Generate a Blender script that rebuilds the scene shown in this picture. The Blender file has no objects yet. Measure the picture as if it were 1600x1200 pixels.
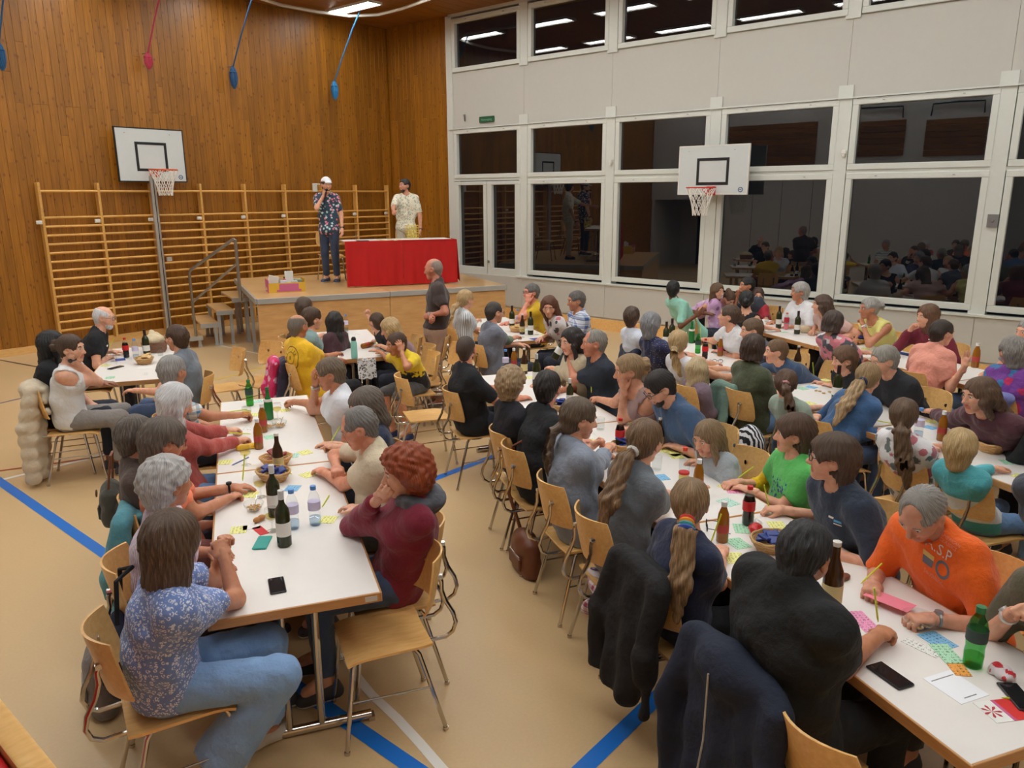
import bpy, math, random
import numpy as np
from mathutils import Vector, Matrix
random.seed(7); RNG = np.random.RandomState(5)
SC = bpy.context.scene; COL = SC.collection
rad = math.radians
# ------------------------------------------------------------------ camera, world, exposure
CAM = np.array([-12.091, -13.948, 2.496]); YAW, PIT, ROL, FPX = rad(49.522), rad(13.956), rad(-0.224), 1192.17
_F = np.array([math.sin(YAW)*math.cos(PIT), math.cos(YAW)*math.cos(PIT), -math.sin(PIT)])
_R = np.array([math.cos(YAW), -math.sin(YAW), 0.]); _U = np.cross(_R, _F)
_R2 = _R*math.cos(ROL)+_U*math.sin(ROL); _U2 = _U*math.cos(ROL)-_R*math.sin(ROL)
cam = bpy.data.cameras.new('camera'); co = bpy.data.objects.new('camera', cam); COL.objects.link(co)
cam.sensor_width = 36; cam.lens = 36*FPX/1600; cam.clip_start = .05; cam.clip_end = 200
m = Matrix.Identity(4)
for i in range(3):
    m[i][0] = _R2[i]; m[i][1] = _U2[i]; m[i][2] = -_F[i]; m[i][3] = CAM[i]
co.matrix_world = m; SC.camera = co
wd = bpy.data.worlds.new('night'); SC.world = wd; wd.use_nodes = True
wd.node_tree.nodes['Background'].inputs[0].default_value = (.010, .012, .018, 1)
wd.node_tree.nodes['Background'].inputs[1].default_value = .3
SC.view_settings.view_transform = 'Standard'; SC.view_settings.look = 'None'
SC.view_settings.gamma = 1; SC.view_settings.use_curve_mapping = False
SC.view_settings.exposure = 0.0
SC.cycles.use_denoising = True; SC.cycles.max_bounces = 6; SC.cycles.diffuse_bounces = 4; SC.cycles.transparent_max_bounces = 12
LAMP_POWER = 19.0

def ray(u, v): return _F+(u-800)/FPX*_R2-(v-600)/FPX*_U2
def at(u, v, z=.74):      # pixel of the photograph -> point at height z
    d = ray(u, v); return CAM+(z-CAM[2])/d[2]*d
def onx(u, v, x):
    d = ray(u, v); return CAM+(x-CAM[0])/d[0]*d
def ony(u, v, y):
    d = ray(u, v); return CAM+(y-CAM[1])/d[1]*d
ud = np.array([.5, .8660254]); wv = np.array([.8660254, -.5])   # along / across the table rows
def ST(s, t, z=0.): q = s*ud+t*wv; return np.array([q[0], q[1], z])

# ------------------------------------------------------------------ helpers: objects
def S(r, g, b):
    f = lambda c: (c/255/12.92 if c/255 <= .04045 else ((c/255+.055)/1.055)**2.4)
    return (f(r), f(g), f(b), 1)
def tag(o, label=None, cat=None, group=None, kind=None):
    if label: o['label'] = label
    if cat: o['category'] = cat
    if group: o['group'] = group
    if kind: o['kind'] = kind
    return o
def thing(name, label, cat, loc=(0, 0, 0), rz=0., group=None):
    o = bpy.data.objects.new(name, None); COL.objects.link(o)
    o.empty_display_size = .1
    o.location = [float(c) for c in loc]; o.rotation_euler = (0, 0, rz)
    return tag(o, label, cat, group)
def link(name, me, mat=None, parent=None):
    o = bpy.data.objects.new(name, me); COL.objects.link(o)
    if parent: o.parent = parent
    if mat is not None:
        for mm in (mat if isinstance(mat, (list, tuple)) else [mat]): me.materials.append(mm)
    return o
def dup(o, loc=None, rz=None, label=None, group=None):
    def cp(src, par):
        c = src.copy(); COL.objects.link(c); c.parent = par
        for k in src.children: cp(k, c)
        return c
    r = cp(o, None)
    if loc is not None: r.location = [float(c) for c in loc]
    if rz is not None: r.rotation_euler = (0, 0, rz)
    if label: r['label'] = label
    if group: r['group'] = group
    return r
def npmesh(name, v, loops, starts, mi=None, smooth=True):
    me = bpy.data.meshes.new(name)
    me.vertices.add(len(v)); me.vertices.foreach_set('co', np.ascontiguousarray(v, np.float32).ravel())
    me.loops.add(len(loops)); me.loops.foreach_set('vertex_index', np.ascontiguousarray(loops, np.int32))
    me.polygons.add(len(starts)); me.polygons.foreach_set('loop_start', np.ascontiguousarray(starts, np.int32))
    if mi is not None: me.polygons.foreach_set('material_index', np.ascontiguousarray(mi, np.int32))
    me.update(calc_edges=True)
    if smooth: me.shade_smooth()
    return me
class MB:
    """collects simple shapes and links them as one mesh object"""
    def __init__(s): s.v = []; s.f = []; s.m = []; s.cm = 0
    def add(s, vs, fs):
        b = len(s.v); s.v += [tuple(float(c) for c in p) for p in vs]
        s.f += [tuple(b+i for i in f) for f in fs]; s.m += [s.cm]*len(fs); return s
    def box(s, c, d, R=None, ch=0.):
        x, y, z = [q/2 for q in d]; V = []
        if ch <= 0:
            V = [(sx*x, sy*y, sz*z) for sx in (-1, 1) for sy in (-1, 1) for sz in (-1, 1)]
            Fc = [(0, 1, 3, 2), (4, 6, 7, 5), (0, 4, 5, 1), (2, 3, 7, 6), (0, 2, 6, 4), (1, 5, 7, 3)]
        else:
            rings = [(-z, -ch), (-z+ch, 0), (z-ch, 0), (z, -ch)]
            for zz, e in rings:
                a, b = x+e, y+e
                V += [(a-ch, -b, zz), (a, -b+ch, zz), (a, b-ch, zz), (a-ch, b, zz), (-a+ch, b, zz), (-a, b-ch, zz), (-a, -b+ch, zz), (-a+ch, -b, zz)]
            Fc = [tuple(range(7, -1, -1)), tuple(range(24, 32))]
            for r in range(3):
                for i in range(8): Fc.append((r*8+i, r*8+(i+1) % 8, r*8+8+(i+1) % 8, r*8+8+i))
        M = np.array(V)
        if R is not None: M = M @ np.array(R).T
        return s.add(M+np.array(c), Fc)
    def tube(s, pts, r, n=8, cap=True, closed=False):
        P = [np.array(p, float) for p in pts]; k = len(P); rr = r if isinstance(r, (list, tuple)) else [r]*k
        V = []; up = None
        for i in range(k):
            a = P[(i-1) % k] if (closed or i > 0) else P[0]; b = P[(i+1) % k] if (closed or i < k-1) else P[-1]
            t = b-a; t /= (np.linalg.norm(t)+1e-9)
            if up is None:
                up = np.array([0, 0, 1.]) if abs(t[2]) < .9 else np.array([1., 0, 0])
            up = up-t*(up@t); up /= (np.linalg.norm(up)+1e-9); sd = np.cross(t, up)
            for j in range(n):
                q = 2*math.pi*j/n; V.append(P[i]+rr[i]*(math.cos(q)*sd+math.sin(q)*up))
        Fc = []
        for i in range(k if closed else k-1):
            for j in range(n): Fc.append((i*n+j, i*n+(j+1) % n, ((i+1) % k)*n+(j+1) % n, ((i+1) % k)*n+j))
        if cap and not closed: Fc += [tuple(range(n-1, -1, -1)), tuple(range((k-1)*n, k*n))]
        return s.add(V, Fc)
    def lathe(s, prof, n=16, c=(0, 0, 0)):
        V = []
        for r, z in prof:
            for j in range(n): q = 2*math.pi*j/n; V.append((c[0]+r*math.cos(q), c[1]+r*math.sin(q), c[2]+z))
        Fc = []
        for i in range(len(prof)-1):
            for j in range(n): Fc.append((i*n+j, i*n+(j+1) % n, (i+1)*n+(j+1) % n, (i+1)*n+j))
        if prof[0][0] > 1e-4: Fc.append(tuple(range(n-1, -1, -1)))
        if prof[-1][0] > 1e-4: Fc.append(tuple(range((len(prof)-1)*n, len(prof)*n)))
        return s.add(V, Fc)
    def sheet(s, fn, nu, nv, th=0.):
        """grid surface fn(a,b)->xyz, a,b in 0..1, given thickness along -normal (z of grid)"""
        A = np.array([[fn(i/nu, j/nv) for j in range(nv+1)] for i in range(nu+1)])
        du = np.gradient(A, axis=0); dv = np.gradient(A, axis=1); nn = np.cross(du, dv); nn /= (np.linalg.norm(nn, axis=2, keepdims=True)+1e-9)
        N = (nu+1)*(nv+1); top = A.reshape(-1, 3); bot = (A-nn*th).reshape(-1, 3); ix = lambda i, j: i*(nv+1)+j
        Fc = []
        for i in range(nu):
            for j in range(nv):
                q = (ix(i, j), ix(i+1, j), ix(i+1, j+1), ix(i, j+1)); Fc.append(q)
                if th: Fc.append(tuple(N+k for k in q[::-1]))
        if th:
            rim = [ix(i, 0) for i in range(nu)]+[ix(nu, j) for j in range(nv)]+[ix(i, nv) for i in range(nu, 0, -1)]+[ix(0, j) for j in range(nv, 0, -1)]
            for a, b in zip(rim, rim[1:]+rim[:1]): Fc.append((b, a, N+a, N+b))
        return s.add(np.vstack([top, bot]) if th else top, Fc)
    def mesh(s, name, smooth=True, ang=.7):
        me = bpy.data.meshes.new(name); me.from_pydata(s.v, [], s.f)
        if any(s.m): me.polygons.foreach_set('material_index', s.m)
        me.update()
        if smooth: me.shade_smooth(); me.set_sharp_from_angle(angle=ang)
        return me
    def build(s, name, mat, parent=None, smooth=True, ang=.7): return link(name, s.mesh(name, smooth, ang), mat, parent)
def rz3(a): c, s_ = math.cos(a), math.sin(a); return np.array([[c, -s_, 0], [s_, c, 0], [0, 0, 1.]])
def ry3(a): c, s_ = math.cos(a), math.sin(a); return np.array([[c, 0, s_], [0, 1., 0], [-s_, 0, c]])
def rx3(a): c, s_ = math.cos(a), math.sin(a); return np.array([[1., 0, 0], [0, c, -s_], [0, s_, c]])

# ------------------------------------------------------------------ materials
_M = {}
class NT:
    def __init__(s, name):
        s.m = bpy.data.materials.new(name); s.m.use_nodes = True; s.t = s.m.node_tree; s.b = s.t.nodes['Principled BSDF']
    def n(s, typ, **k):
        x = s.t.nodes.new('ShaderNode'+typ)
        for a, v in k.items():
            if a.startswith('i_'): x.inputs[int(a[2:]) if a[2:].isdigit() else a[2:].replace('_', ' ')].default_value = v
            else: setattr(x, a, v)
        return x
    def l(s, a, b):
        s.t.links.new(a if not hasattr(a, 'outputs') else a.outputs[0], b); return s
    def math(s, op, a, b=None):
        x = s.n('Math', operation=op)
        for i, q in enumerate((a, b)):
            if q is None: continue
            if isinstance(q, (int, float)): x.inputs[i].default_value = q
            else: s.l(q, x.inputs[i])
        return x.outputs[0]
    def mix(s, fac, a, b, mode='MIX'):
        x = s.n('Mix', data_type='RGBA', blend_type=mode)
        for i, q in ((0, fac), (6, a), (7, b)):
            if isinstance(q, (int, float, tuple)): x.inputs[i].default_value = q
            else: s.l(q, x.inputs[i])
        return x.outputs[2]
    def ramp(s, fac, stops):
        x = s.n('ValToRGB'); e = x.color_ramp.elements
        while len(e) < len(stops): e.new(.5)
        for el, (p, c) in zip(e, stops): el.position = p; el.color = c if isinstance(c, tuple) else (c, c, c, 1)
        s.l(fac, x.inputs[0]); return x.outputs[0]
    def bump(s, h, st=.2, d=.01):
        x = s.n('Bump'); x.inputs['Strength'].default_value = st; x.inputs['Distance'].default_value = d
        s.l(h, x.inputs['Height']); s.l(x.outputs[0], s.b.inputs['Normal'])
    def coord(s, scale=(1, 1, 1), out='Object', rnd=0.):
        c = s.n('TexCoord'); mp = s.n('Mapping'); mp.inputs['Scale'].default_value = scale; s.l(c.outputs[out], mp.inputs[0])
        if rnd:
            o = s.n('ObjectInfo'); k = s.math('MULTIPLY', o.outputs['Random'], rnd)
            s.l(k, mp.inputs['Location'])
        return mp.outputs[0]
    def noise(s, vec, sc=5., det=2., rough=.5):
        x = s.n('TexNoise'); x.inputs['Scale'].default_value = sc; x.inputs['Detail'].default_value = det; x.inputs['Roughness'].default_value = rough
        s.l(vec, x.inputs['Vector']); return x.outputs[0]
    def set(s, **k):
        for a, v in k.items(): s.b.inputs[a.replace('_', ' ')].default_value = v
        return s
def flat(col, rough=.5, metal=0., name=None, **k):
    key = ('f', col, rough, metal, tuple(sorted(k.items())))
    if key not in _M:
        q = NT(name or 'plain'); q.set(Base_Color=col, Roughness=rough, Metallic=metal, **k); 
        v = q.noise(q.coord(rnd=9.), 14., 3.); c = q.mix(.035, col, q.ramp(v, [(.3, tuple(x*.7 for x in col[:3])+(1,)), (.7, tuple(min(1, x*1.3) for x in col[:3])+(1,))])); q.l(c, q.b.inputs['Base Color'])
        _M[key] = q.m
    return _M[key]
CHROME = flat(S(200, 195, 188), .16, 1., 'chrome'); STEEL = flat(S(165, 165, 165), .35, 1., 'steel')
BLACK = flat(S(22, 22, 24), .5, 0, 'black plastic'); WHITEP = flat(S(225, 222, 214), .5, 0, 'white paint')
def wood(c1, c2, c3=None, grain=(1.5, 14, 14), rough=.4, knots=0., name='wood', rnd=30., spread=.5):
    key = ('w', c1, c2, grain, rough, knots, spread)
    if key in _M: return _M[key]
    q = NT(name); vec = q.coord(grain, rnd=rnd); n1 = q.noise(vec, 3., 4., .6)
    col = q.ramp(n1, [(.3, c1), (.7, c2)])
    o = q.n('ObjectInfo'); k = q.ramp(o.outputs['Random'], [(0, 1-spread*.45), (.5, 1.), (1, 1+spread*.35)])
    col = q.mix(1., col, k, 'MULTIPLY')
    if knots:
        kv = q.coord((1/.10, 1/.10, 1/.55), rnd=40.); vo = q.n('TexVoronoi'); vo.inputs['Scale'].default_value = 1.; q.l(kv, vo.inputs['Vector'])
        # true-size distance from the knot centre
        sb = q.n('VectorMath', operation='SUBTRACT'); q.l(kv, sb.inputs[0]); q.l(vo.outputs['Position'], sb.inputs[1])
        ml = q.n('VectorMath', operation='MULTIPLY'); q.l(sb.outputs[0], ml.inputs[0]); ml.inputs[1].default_value = (.10, .0, .38)
        ln = q.n('VectorMath', operation='LENGTH'); q.l(ml.outputs[0], ln.inputs[0])
        kk = q.ramp(ln.outputs['Value'], [(.006, 1.), (.022, 0.)])
        col = q.mix(q.math('MULTIPLY', kk, knots), col, S(92, 44, 12))
    q.l(col, q.b.inputs['Base Color']); q.set(Roughness=rough); q.bump(n1, .12, .004)
    _M[key] = q.m; return q.m
PINE = wood(S(132, 82, 12), S(168, 108, 24), grain=(14, 14, .7), rough=.42, knots=.7, name='pine cladding', spread=.42)
PINE_C = wood(S(122, 74, 16), S(146, 92, 24), grain=(.5, 9, 9), rough=.5, knots=0, name='ceiling boards')
BEECH = wood(S(220, 168, 100), S(236, 190, 122), grain=(3, 16, 16), rough=.33, name='beech plywood', spread=.3)
BEECH_E = wood(S(186, 132, 78), S(204, 152, 96), grain=(2, 2, 16), rough=.4, name='beech edge', spread=.2)
BARW = wood(S(212, 156, 78), S(230, 178, 98), grain=(3, 16, 16), rough=.35, name='ash bars', spread=.3)
LAMI = flat(S(234, 229, 223), .38, 0, 'white laminate')
def fabric(pat, c1, c2=None, c3=None, sc=1., rough=.85):
    key = ('fab', pat, c1, c2, c3, sc)
    if key in _M: return _M[key]
    q = NT('cloth'); q.set(Roughness=rough, Base_Color=c1); q.b.inputs['Sheen Weight'].default_value = .15 if max(c1[:3]) > .05 else 0
    vec = q.coord((1, 1, 1)); sep = q.n('SeparateXYZ'); q.l(vec, sep.inputs[0]); col = c1
    def vor(s_, feat='F1', rand=1.):
        v = q.n('TexVoronoi', feature=feat); v.inputs['Scale'].default_value = s_; v.inputs['Randomness'].default_value = rand; q.l(vec, v.inputs['Vector']); return v
    def wave(x, per): return q.math('SINE', q.math('MULTIPLY', x, 2*math.pi/per))
    if pat == 'floral':            # petals around scattered centres, two colours
        v = vor(26*sc); a = q.ramp(v.outputs['Distance'], [(.18, 0.), (.24, 1.), (.42, 1.), (.5, 0.)]); n = q.noise(vec, 60*sc, 1.)
        a = q.math('MULTIPLY', a, q.ramp(n, [(.42, 0.), (.5, 1.)])); col = q.mix(a, c1, c2)
        if c3: w = vor(15*sc); col = q.mix(q.ramp(w.outputs['Distance'], [(.2, 1.), (.3, 0.)]), col, c3)
    elif pat == 'blooms':          # larger many coloured flowers
        v = vor(12*sc); cc = q.n('SeparateColor'); q.l(v.outputs['Color'], cc.inputs[0]); pc = q.ramp(cc.outputs[0], [(0, c2), (.45, c2), (.5, c3), (1, c3)])
        n = q.noise(vec, 45*sc, 2.); d = q.math('ADD', v.outputs['Distance'], q.math('MULTIPLY', q.math('SUBTRACT', n, .5), .45))
        col = q.mix(q.ramp(d, [(.36, 1.), (.42, 0.)]), c1, pc)
    elif pat in ('vstripe', 'hstripe'):
        x = q.math('MULTIPLY', q.math('ARCTAN2', sep.outputs[1], q.math('SUBTRACT', sep.outputs[0], .04)), .16) if pat == 'vstripe' else sep.outputs[2]
        col = q.mix(q.ramp(wave(x, .03/sc), [(.35, 0.), (.6, 1.)]), c1, c2)
    elif pat == 'check':
        a = q.ramp(wave(q.math('MULTIPLY', q.math('ARCTAN2', sep.outputs[1], q.math('SUBTRACT', sep.outputs[0], .04)), .16), .06/sc), [(.3, 0.), (.55, 1.)]); b = q.ramp(wave(sep.outputs[2], .06/sc), [(.3, 0.), (.55, 1.)])
        col = q.mix(q.math('MULTIPLY', q.math('ADD', a, b), .5), c1, c2)
        if c3: col = q.mix(q.ramp(wave(sep.outputs[2], .03/sc), [(.93, 0.), (.97, 1.)]), col, c3)
    elif pat == 'dots':
        v = vor(50*sc, rand=.2); col = q.mix(q.ramp(v.outputs['Distance'], [(.12, 1.), (.2, 0.)]), c1, c2)
    elif pat == 'geo':
        v = q.n('TexVoronoi', distance='CHEBYCHEV'); v.inputs['Scale'].default_value = 11*sc; q.l(vec, v.inputs['Vector'])
        cc = q.n('SeparateColor'); q.l(v.outputs['Color'], cc.inputs[0]); x = q.ramp(cc.outputs[0], [(0, c1), (.38, c2), (.72, c3)]); q.t.nodes[-1].color_ramp.interpolation = 'CONSTANT'; col = x
    elif pat == 'bands':           # three broad horizontal bands
        x = q.ramp(sep.outputs[2], [(0, c3), (.56, c3), (.561, c2), (.66, c2), (.72, c2), (.721, c1), (1, c1)]); q.t.nodes[-1].color_ramp.interpolation = 'CONSTANT'; col = x
    elif pat == 'melange':
        col = q.mix(q.noise(vec, 220*sc, 2.), c1, c2)
    elif pat == 'split':           # dark above, bright below with a ragged edge
        n = q.math('ADD', sep.outputs[2], q.math('MULTIPLY', q.noise(vec, 16., 3.), .22)); col = q.mix(q.ramp(n, [(.80*sc, 0.), (.81*sc, 1.)]), c2, c1)
    elif pat == 'print':           # ink print on the breast
        n = q.noise(vec, 42., 2.); a = q.ramp(n, [(.52, 0.), (.55, 1.)])
        zr = q.ramp(sep.outputs[2], [(.66*sc, 0.), (.67*sc, 1.), (.86*sc, 1.), (.87*sc, 0.)]); yr = q.ramp(q.math('ABSOLUTE', sep.outputs[1]), [(.09, 1.), (.1, 0.)])
        col = q.mix(q.math('MULTIPLY', a, q.math('MULTIPLY', zr, yr)), c1, c2)
    elif pat == 'zebra':
        w = q.n('TexWave'); w.inputs['Scale'].default_value = 12*sc; w.inputs['Distortion'].default_value = 6.; q.l(vec, w.inputs['Vector']); col = q.mix(q.ramp(w.outputs[0], [(.45, 0.), (.55, 1.)]), c1, c2)
    big = q.noise(vec, 7., 2.); 
    fine = q.noise(vec, 300., 1.)
    if isinstance(col, tuple): col = q.mix(fine, tuple(x*.88 for x in c1[:3])+(1,), tuple(min(1, x*1.1) for x in c1[:3])+(1,))
    q.l(col, q.b.inputs['Base Color']); q.bump(q.math('ADD', q.noise(vec, 11., 3.), q.math('MULTIPLY', fine, .06)), .65, .035)
    _M[key] = q.m; return q.m
def skin(c):
    key = ('skin', c)
    if key not in _M:
        q = NT('skin'); v = q.coord(); n = q.noise(v, 30., 3.); d = tuple(x*k for x, k in zip(c[:3], (.90, .78, .74)))+(1,)
        q.l(q.mix(q.ramp(n, [(.35, 0.), (.7, 1.)]), c, d), q.b.inputs['Base Color']); q.set(Roughness=.48); q.b.inputs['Subsurface Weight'].default_value = .06
        q.b.inputs['Subsurface Radius'].default_value = (.02, .008, .004); q.bump(q.noise(v, 180., 2.), .08, .004); _M[key] = q.m
    return _M[key]
def hairmat(c, c2=None):
    key = ('hair', c, c2)
    if key not in _M:
        q = NT('hair'); v = q.coord(); sp = q.n('SeparateXYZ'); q.l(v, sp.inputs[0])
        th = q.math('ARCTAN2', sp.outputs[1], q.math('ADD', sp.outputs[0], .02)); cb = q.n('CombineXYZ'); q.l(q.math('MULTIPLY', th, 9.), cb.inputs[0]); q.l(q.math('MULTIPLY', sp.outputs[2], 5.), cb.inputs[1]); q.l(q.math('MULTIPLY', sp.outputs[0], 3.), cb.inputs[2])
        n = q.noise(cb.outputs[0], 3.2, 4., .65); lo = tuple(x*.45 for x in c[:3])+(1,); hi = c2 or tuple(min(1, x*1.7+.01) for x in c[:3])+(1,)
        q.l(q.ramp(n, [(.3, lo), (.5, c), (.72, hi)]), q.b.inputs['Base Color']); q.set(Roughness=.42); q.bump(n, .6, .012); _M[key] = q.m
    return _M[key]
# ------------------------------------------------------------------ the setting
def struct(name, mb, mat, parent=None, smooth=False, label=None):
    o = mb.build(name, mat, parent, smooth); return tag(o, label, kind=None if parent else 'structure')
CZ = 6.05
def floor_mat():
    q = NT('vinyl floor'); v = q.coord(); n = q.noise(v, .9, 3.); n2 = q.noise(v, 60., 2.)
    q.l(q.mix(q.math('MULTIPLY', q.math('ADD', n, n2), .5), S(194, 162, 116), S(214, 183, 138)), q.b.inputs['Base Color']); q.set(Roughness=.36)
    q.bump(n2, .05, .002); return q.m
floor = struct('floor', MB().box((-6.9, -8.7, -.05), (15.4, 17.8, .1)), floor_mat())
def line(pts, w, col, lab):
    P = [np.array([p[0], p[1]], float) for p in pts]; V = []
    for i, p in enumerate(P):
        a = P[max(0, i-1)]; b = P[min(len(P)-1, i+1)]; t = (b-a)/np.linalg.norm(b-a); n = np.array([-t[1], t[0]])*w/2
        V += [(*(p+n), .0018), (*(p-n), .0018)]
    mb = MB().add(V, [(2*i, 2*i+1, 2*i+3, 2*i+2) for i in range(len(P)-1)])
    tag(mb.build('court_line', flat(col, .35), floor, False), lab)
BL, WH, RD, YE, DK = S(18, 112, 205), S(232, 228, 220), S(150, 60, 38), S(222, 190, 60), S(70, 62, 58)
F0 = lambda *a: [at(u, v, 0) for u, v in a]
line([(-10.17, -1.2), (-10.17, -16.5)], .085, BL, 'blue line')
line([(-10.17, -9.198), (-1, -9.198)], .085, BL, 'blue line')
line([(-9.9, -12.303), (-2, -12.303)], .085, BL, 'blue line')
line([(-10.13, -6.198), (-3, -6.198)], .05, WH, 'white line')
line(F0((538, 1020), (556, 1055), (580, 1085), (620, 1122), (655, 1160), (700, 1212)), .05, WH, 'curved white line')
line(F0((600, 694), (636, 672), (667, 653), (700, 634)), .05, WH, 'curved white line')
line(F0((-40, 741), (60, 728), (160, 713), (260, 690)), .04, RD, 'red line')
line(F0((-20, 635), (60, 616), (140, 600)), .04, S(92, 92, 130), 'blue grey line')
line(F0((-20, 559), (62, 574), (130, 585)), .04, DK, 'dark line')
line(F0((195, 606), (300, 600), (360, 588), (415, 573), (520, 548)), .04, YE, 'yellow line')
line(F0((345, 540), (400, 552), (460, 567)), .04, WH, 'white line')
# back wall: pine boards, two per course
wall_b = struct('wall_back', MB().box((-6.9, .06, CZ/2), (14.6, .06, CZ)), PINE)
def plank_mesh(w, h): return MB().box((0, 0, h/2), (w-.002, .024, h), ch=.003).mesh('plank', False)
PW = .118; pcache = {}
def planks(parent, n, place, rz, joint):
    for i in range(n):
        zj = joint + .9*((i*7) % 5-2)/2 if i % 3 else joint
        for z0, h in ((0, zj), (zj+.002, CZ-zj-.002)):
            key = round(h, 3)
            if key not in pcache: pcache[key] = plank_mesh(PW, h)
            o = link('plank', pcache[key], None, parent)
            if not pcache[key].materials: pcache[key].materials.append(PINE)
            x, y = place(i); o.location = (x, y, z0); o.rotation_euler = (0, 0, rz)
planks(wall_b, 77, lambda i: (-PW*(i+.5), .017), 0, 3.9)
wall_rw = struct('wall_right', MB().box((.06, -.99, CZ/2), (.06, 2.05, CZ)), PINE)
planks(wall_rw, 16, lambda i: (.017, -PW*(i+.5)-.03), math.pi/2, 4.1)
tr = struct('baseboard_back', MB().box((-6.9, -.012, .06), (13.8, .03, .12)), BEECH)
# ceiling with board grooves
cb = MB()
for i in range(60): cb.box((-6.9, -.15-.3*i, CZ+.02), (15.4, .292, .04))
ceil = struct('ceiling', cb, PINE_C)
# window wall
WF = flat(S(214, 216, 208), .42, 0, 'window frame paint'); WPAN = flat(S(196, 193, 184), .6, 0, 'wall panel')
def glass_mat():
    q = NT('window glass'); out = [x for x in q.t.nodes if x.type == 'OUTPUT_MATERIAL'][0]
    tr = q.n('BsdfTransparent'); tr.inputs[0].default_value = (.80, .83, .82, 1); gl = q.n('BsdfGlossy'); gl.inputs['Roughness'].default_value = .004; gl.inputs[0].default_value = (1, 1, 1, 1)
    fr = q.n('Fresnel'); fr.inputs[0].default_value = 1.85; mx = q.n('MixShader'); ge = q.n('NewGeometry'); q.l(q.math('MULTIPLY', fr, q.math('SUBTRACT', 1., ge.outputs['Backfacing'])), mx.inputs[0]); q.l(tr, mx.inputs[1]); q.l(gl, mx.inputs[2]); q.l(mx, out.inputs[0]); return q.m
GLASS = glass_mat()
wall_w = struct('wall_window', MB().box((.03, -9.7, .43), (.26, 15.4, .86)).box((.03, -9.7, 6.02), (.2, 15.4, .06)), WPAN)
yl = [-2.185-2.0135*i for i in range(8)]; yr = [a-1.655 for a in yl]
rows = [(5.02, 5.865), (2.909, 3.725), (1.008, 2.693)]
for i in range(9):
    yc = -1.985-2.0135*i
    if i: tag(MB().box((.02, yc, 2.43), (.18, .205, 3.14)).build('post', WF, wall_w, False)); MB().box((.02, yc, 5.44), (.18, .205, 1.1)).build('post', WF, wall_w, False)
    else: MB().box((.02, yc-.02, 3.02), (.18, .17, 6.0)).build('post', WF, wall_w, False)
    if i < 8: MB().box((-.005, yc-1.00675, 4.38), (.07, 2.009, 1.1)).build('panel', WPAN, wall_w, False)
    if i < 8: MB().box((-.105, yc-1.00675, .545), (.03, 2.008, .62), ch=.003).build('panel', WPAN, wall_w, False)
MB().box((-.09, -9.7, 3.825), (.02, 15.4, .02)).build('ledge', WF, wall_w, False)
MB().box((-.10, -9.95, .865), (.09, 12.2, .03)).build('ledge', WF, wall_w, False)
MB().box((.0, -9.7, 2.80), (.12, 15.4, .05)).build('transom', WF, wall_w, False)
wn = 0
def window(y0, y1, z0, z1, fw=.085):
    """frame with a pane; y0 is the far edge of the glass"""
    global wn; wn += 1
    ya, yb, za, zb = y0+fw, y1-fw, z0-fw, z1+fw; x = -.035; d = .09
    f = MB().box((x, (ya+yb)/2, zb-fw/2), (d, ya-yb, fw), ch=.006).box((x, (ya+yb)/2, za+fw/2), (d, ya-yb, fw), ch=.006)
    f.box((x, y0+fw/2, (z0+z1)/2), (d, fw, z1-z0), ch=.006).box((x, y1-fw/2, (z0+z1)/2), (d, fw, z1-z0), ch=.006)
    o = struct('window_%d' % wn, f, WF)
    MB().box((0, (y0+y1)/2, (z0+z1)/2), (.014, y0-y1+.02, z1-z0+.02)).build('pane', GLASS, o, False)
    g = MB()
    for k in (.2, .8): g.box((x-.05, y0+(y1-y0)*k, zb-fw*.5), (.012, .03, .012))
    g.build('fitting', STEEL, o, False); return o
for c in range(8):
    for r, (z0, z1) in enumerate(rows):
        if r == 2 and c == 0: continue
        window(yl[c], yr[c], z0, z1)
# double door with two glazed leaves in the first bay
dn = 0
for ya, yb, ga, gb in ((-2.10, -3.03, -2.235, -2.935), (-3.04, -3.93, -3.17, -3.79)):
    dn += 1; x = -.05; d = .08
    f = MB().box((x, (ya+yb)/2, .52), (d, ya-yb-.01, .96), ch=.006).box((x, (ya+yb)/2, 2.725), (d, ya-yb-.01, .07), ch=.006)
    f.box((x, (ya+ga)/2, 1.84), (d, ya-ga-.005, 1.70), ch=.006).box((x, (yb+gb)/2, 1.84), (d, gb-yb-.005, 1.70), ch=.006)
    o = struct('door_%d' % dn, f, WF); MB().box((0, (ga+gb)/2, 1.845), (.014, ga-gb+.02, 1.72)).build('pane', GLASS, o, False)
    if dn == 1: MB().lathe([(.0, 0), (.028, 0), (.03, .012), (.012, .02), (.012, .03), (0, .03)], 12).build('door_handle', STEEL, o).location = (-.09, -3.075, 1.13); [setattr(k, 'rotation_euler', (0, -math.pi/2, 0)) for k in o.children if k.name.startswith('door_handle')]
bw = struct('baseboard_right', MB().box((-.13, -9.5, .105), (.03, 13.3, .21)).box((-.012, -1.0, .06), (.03, 2.0, .12)), BEECH)
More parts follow.
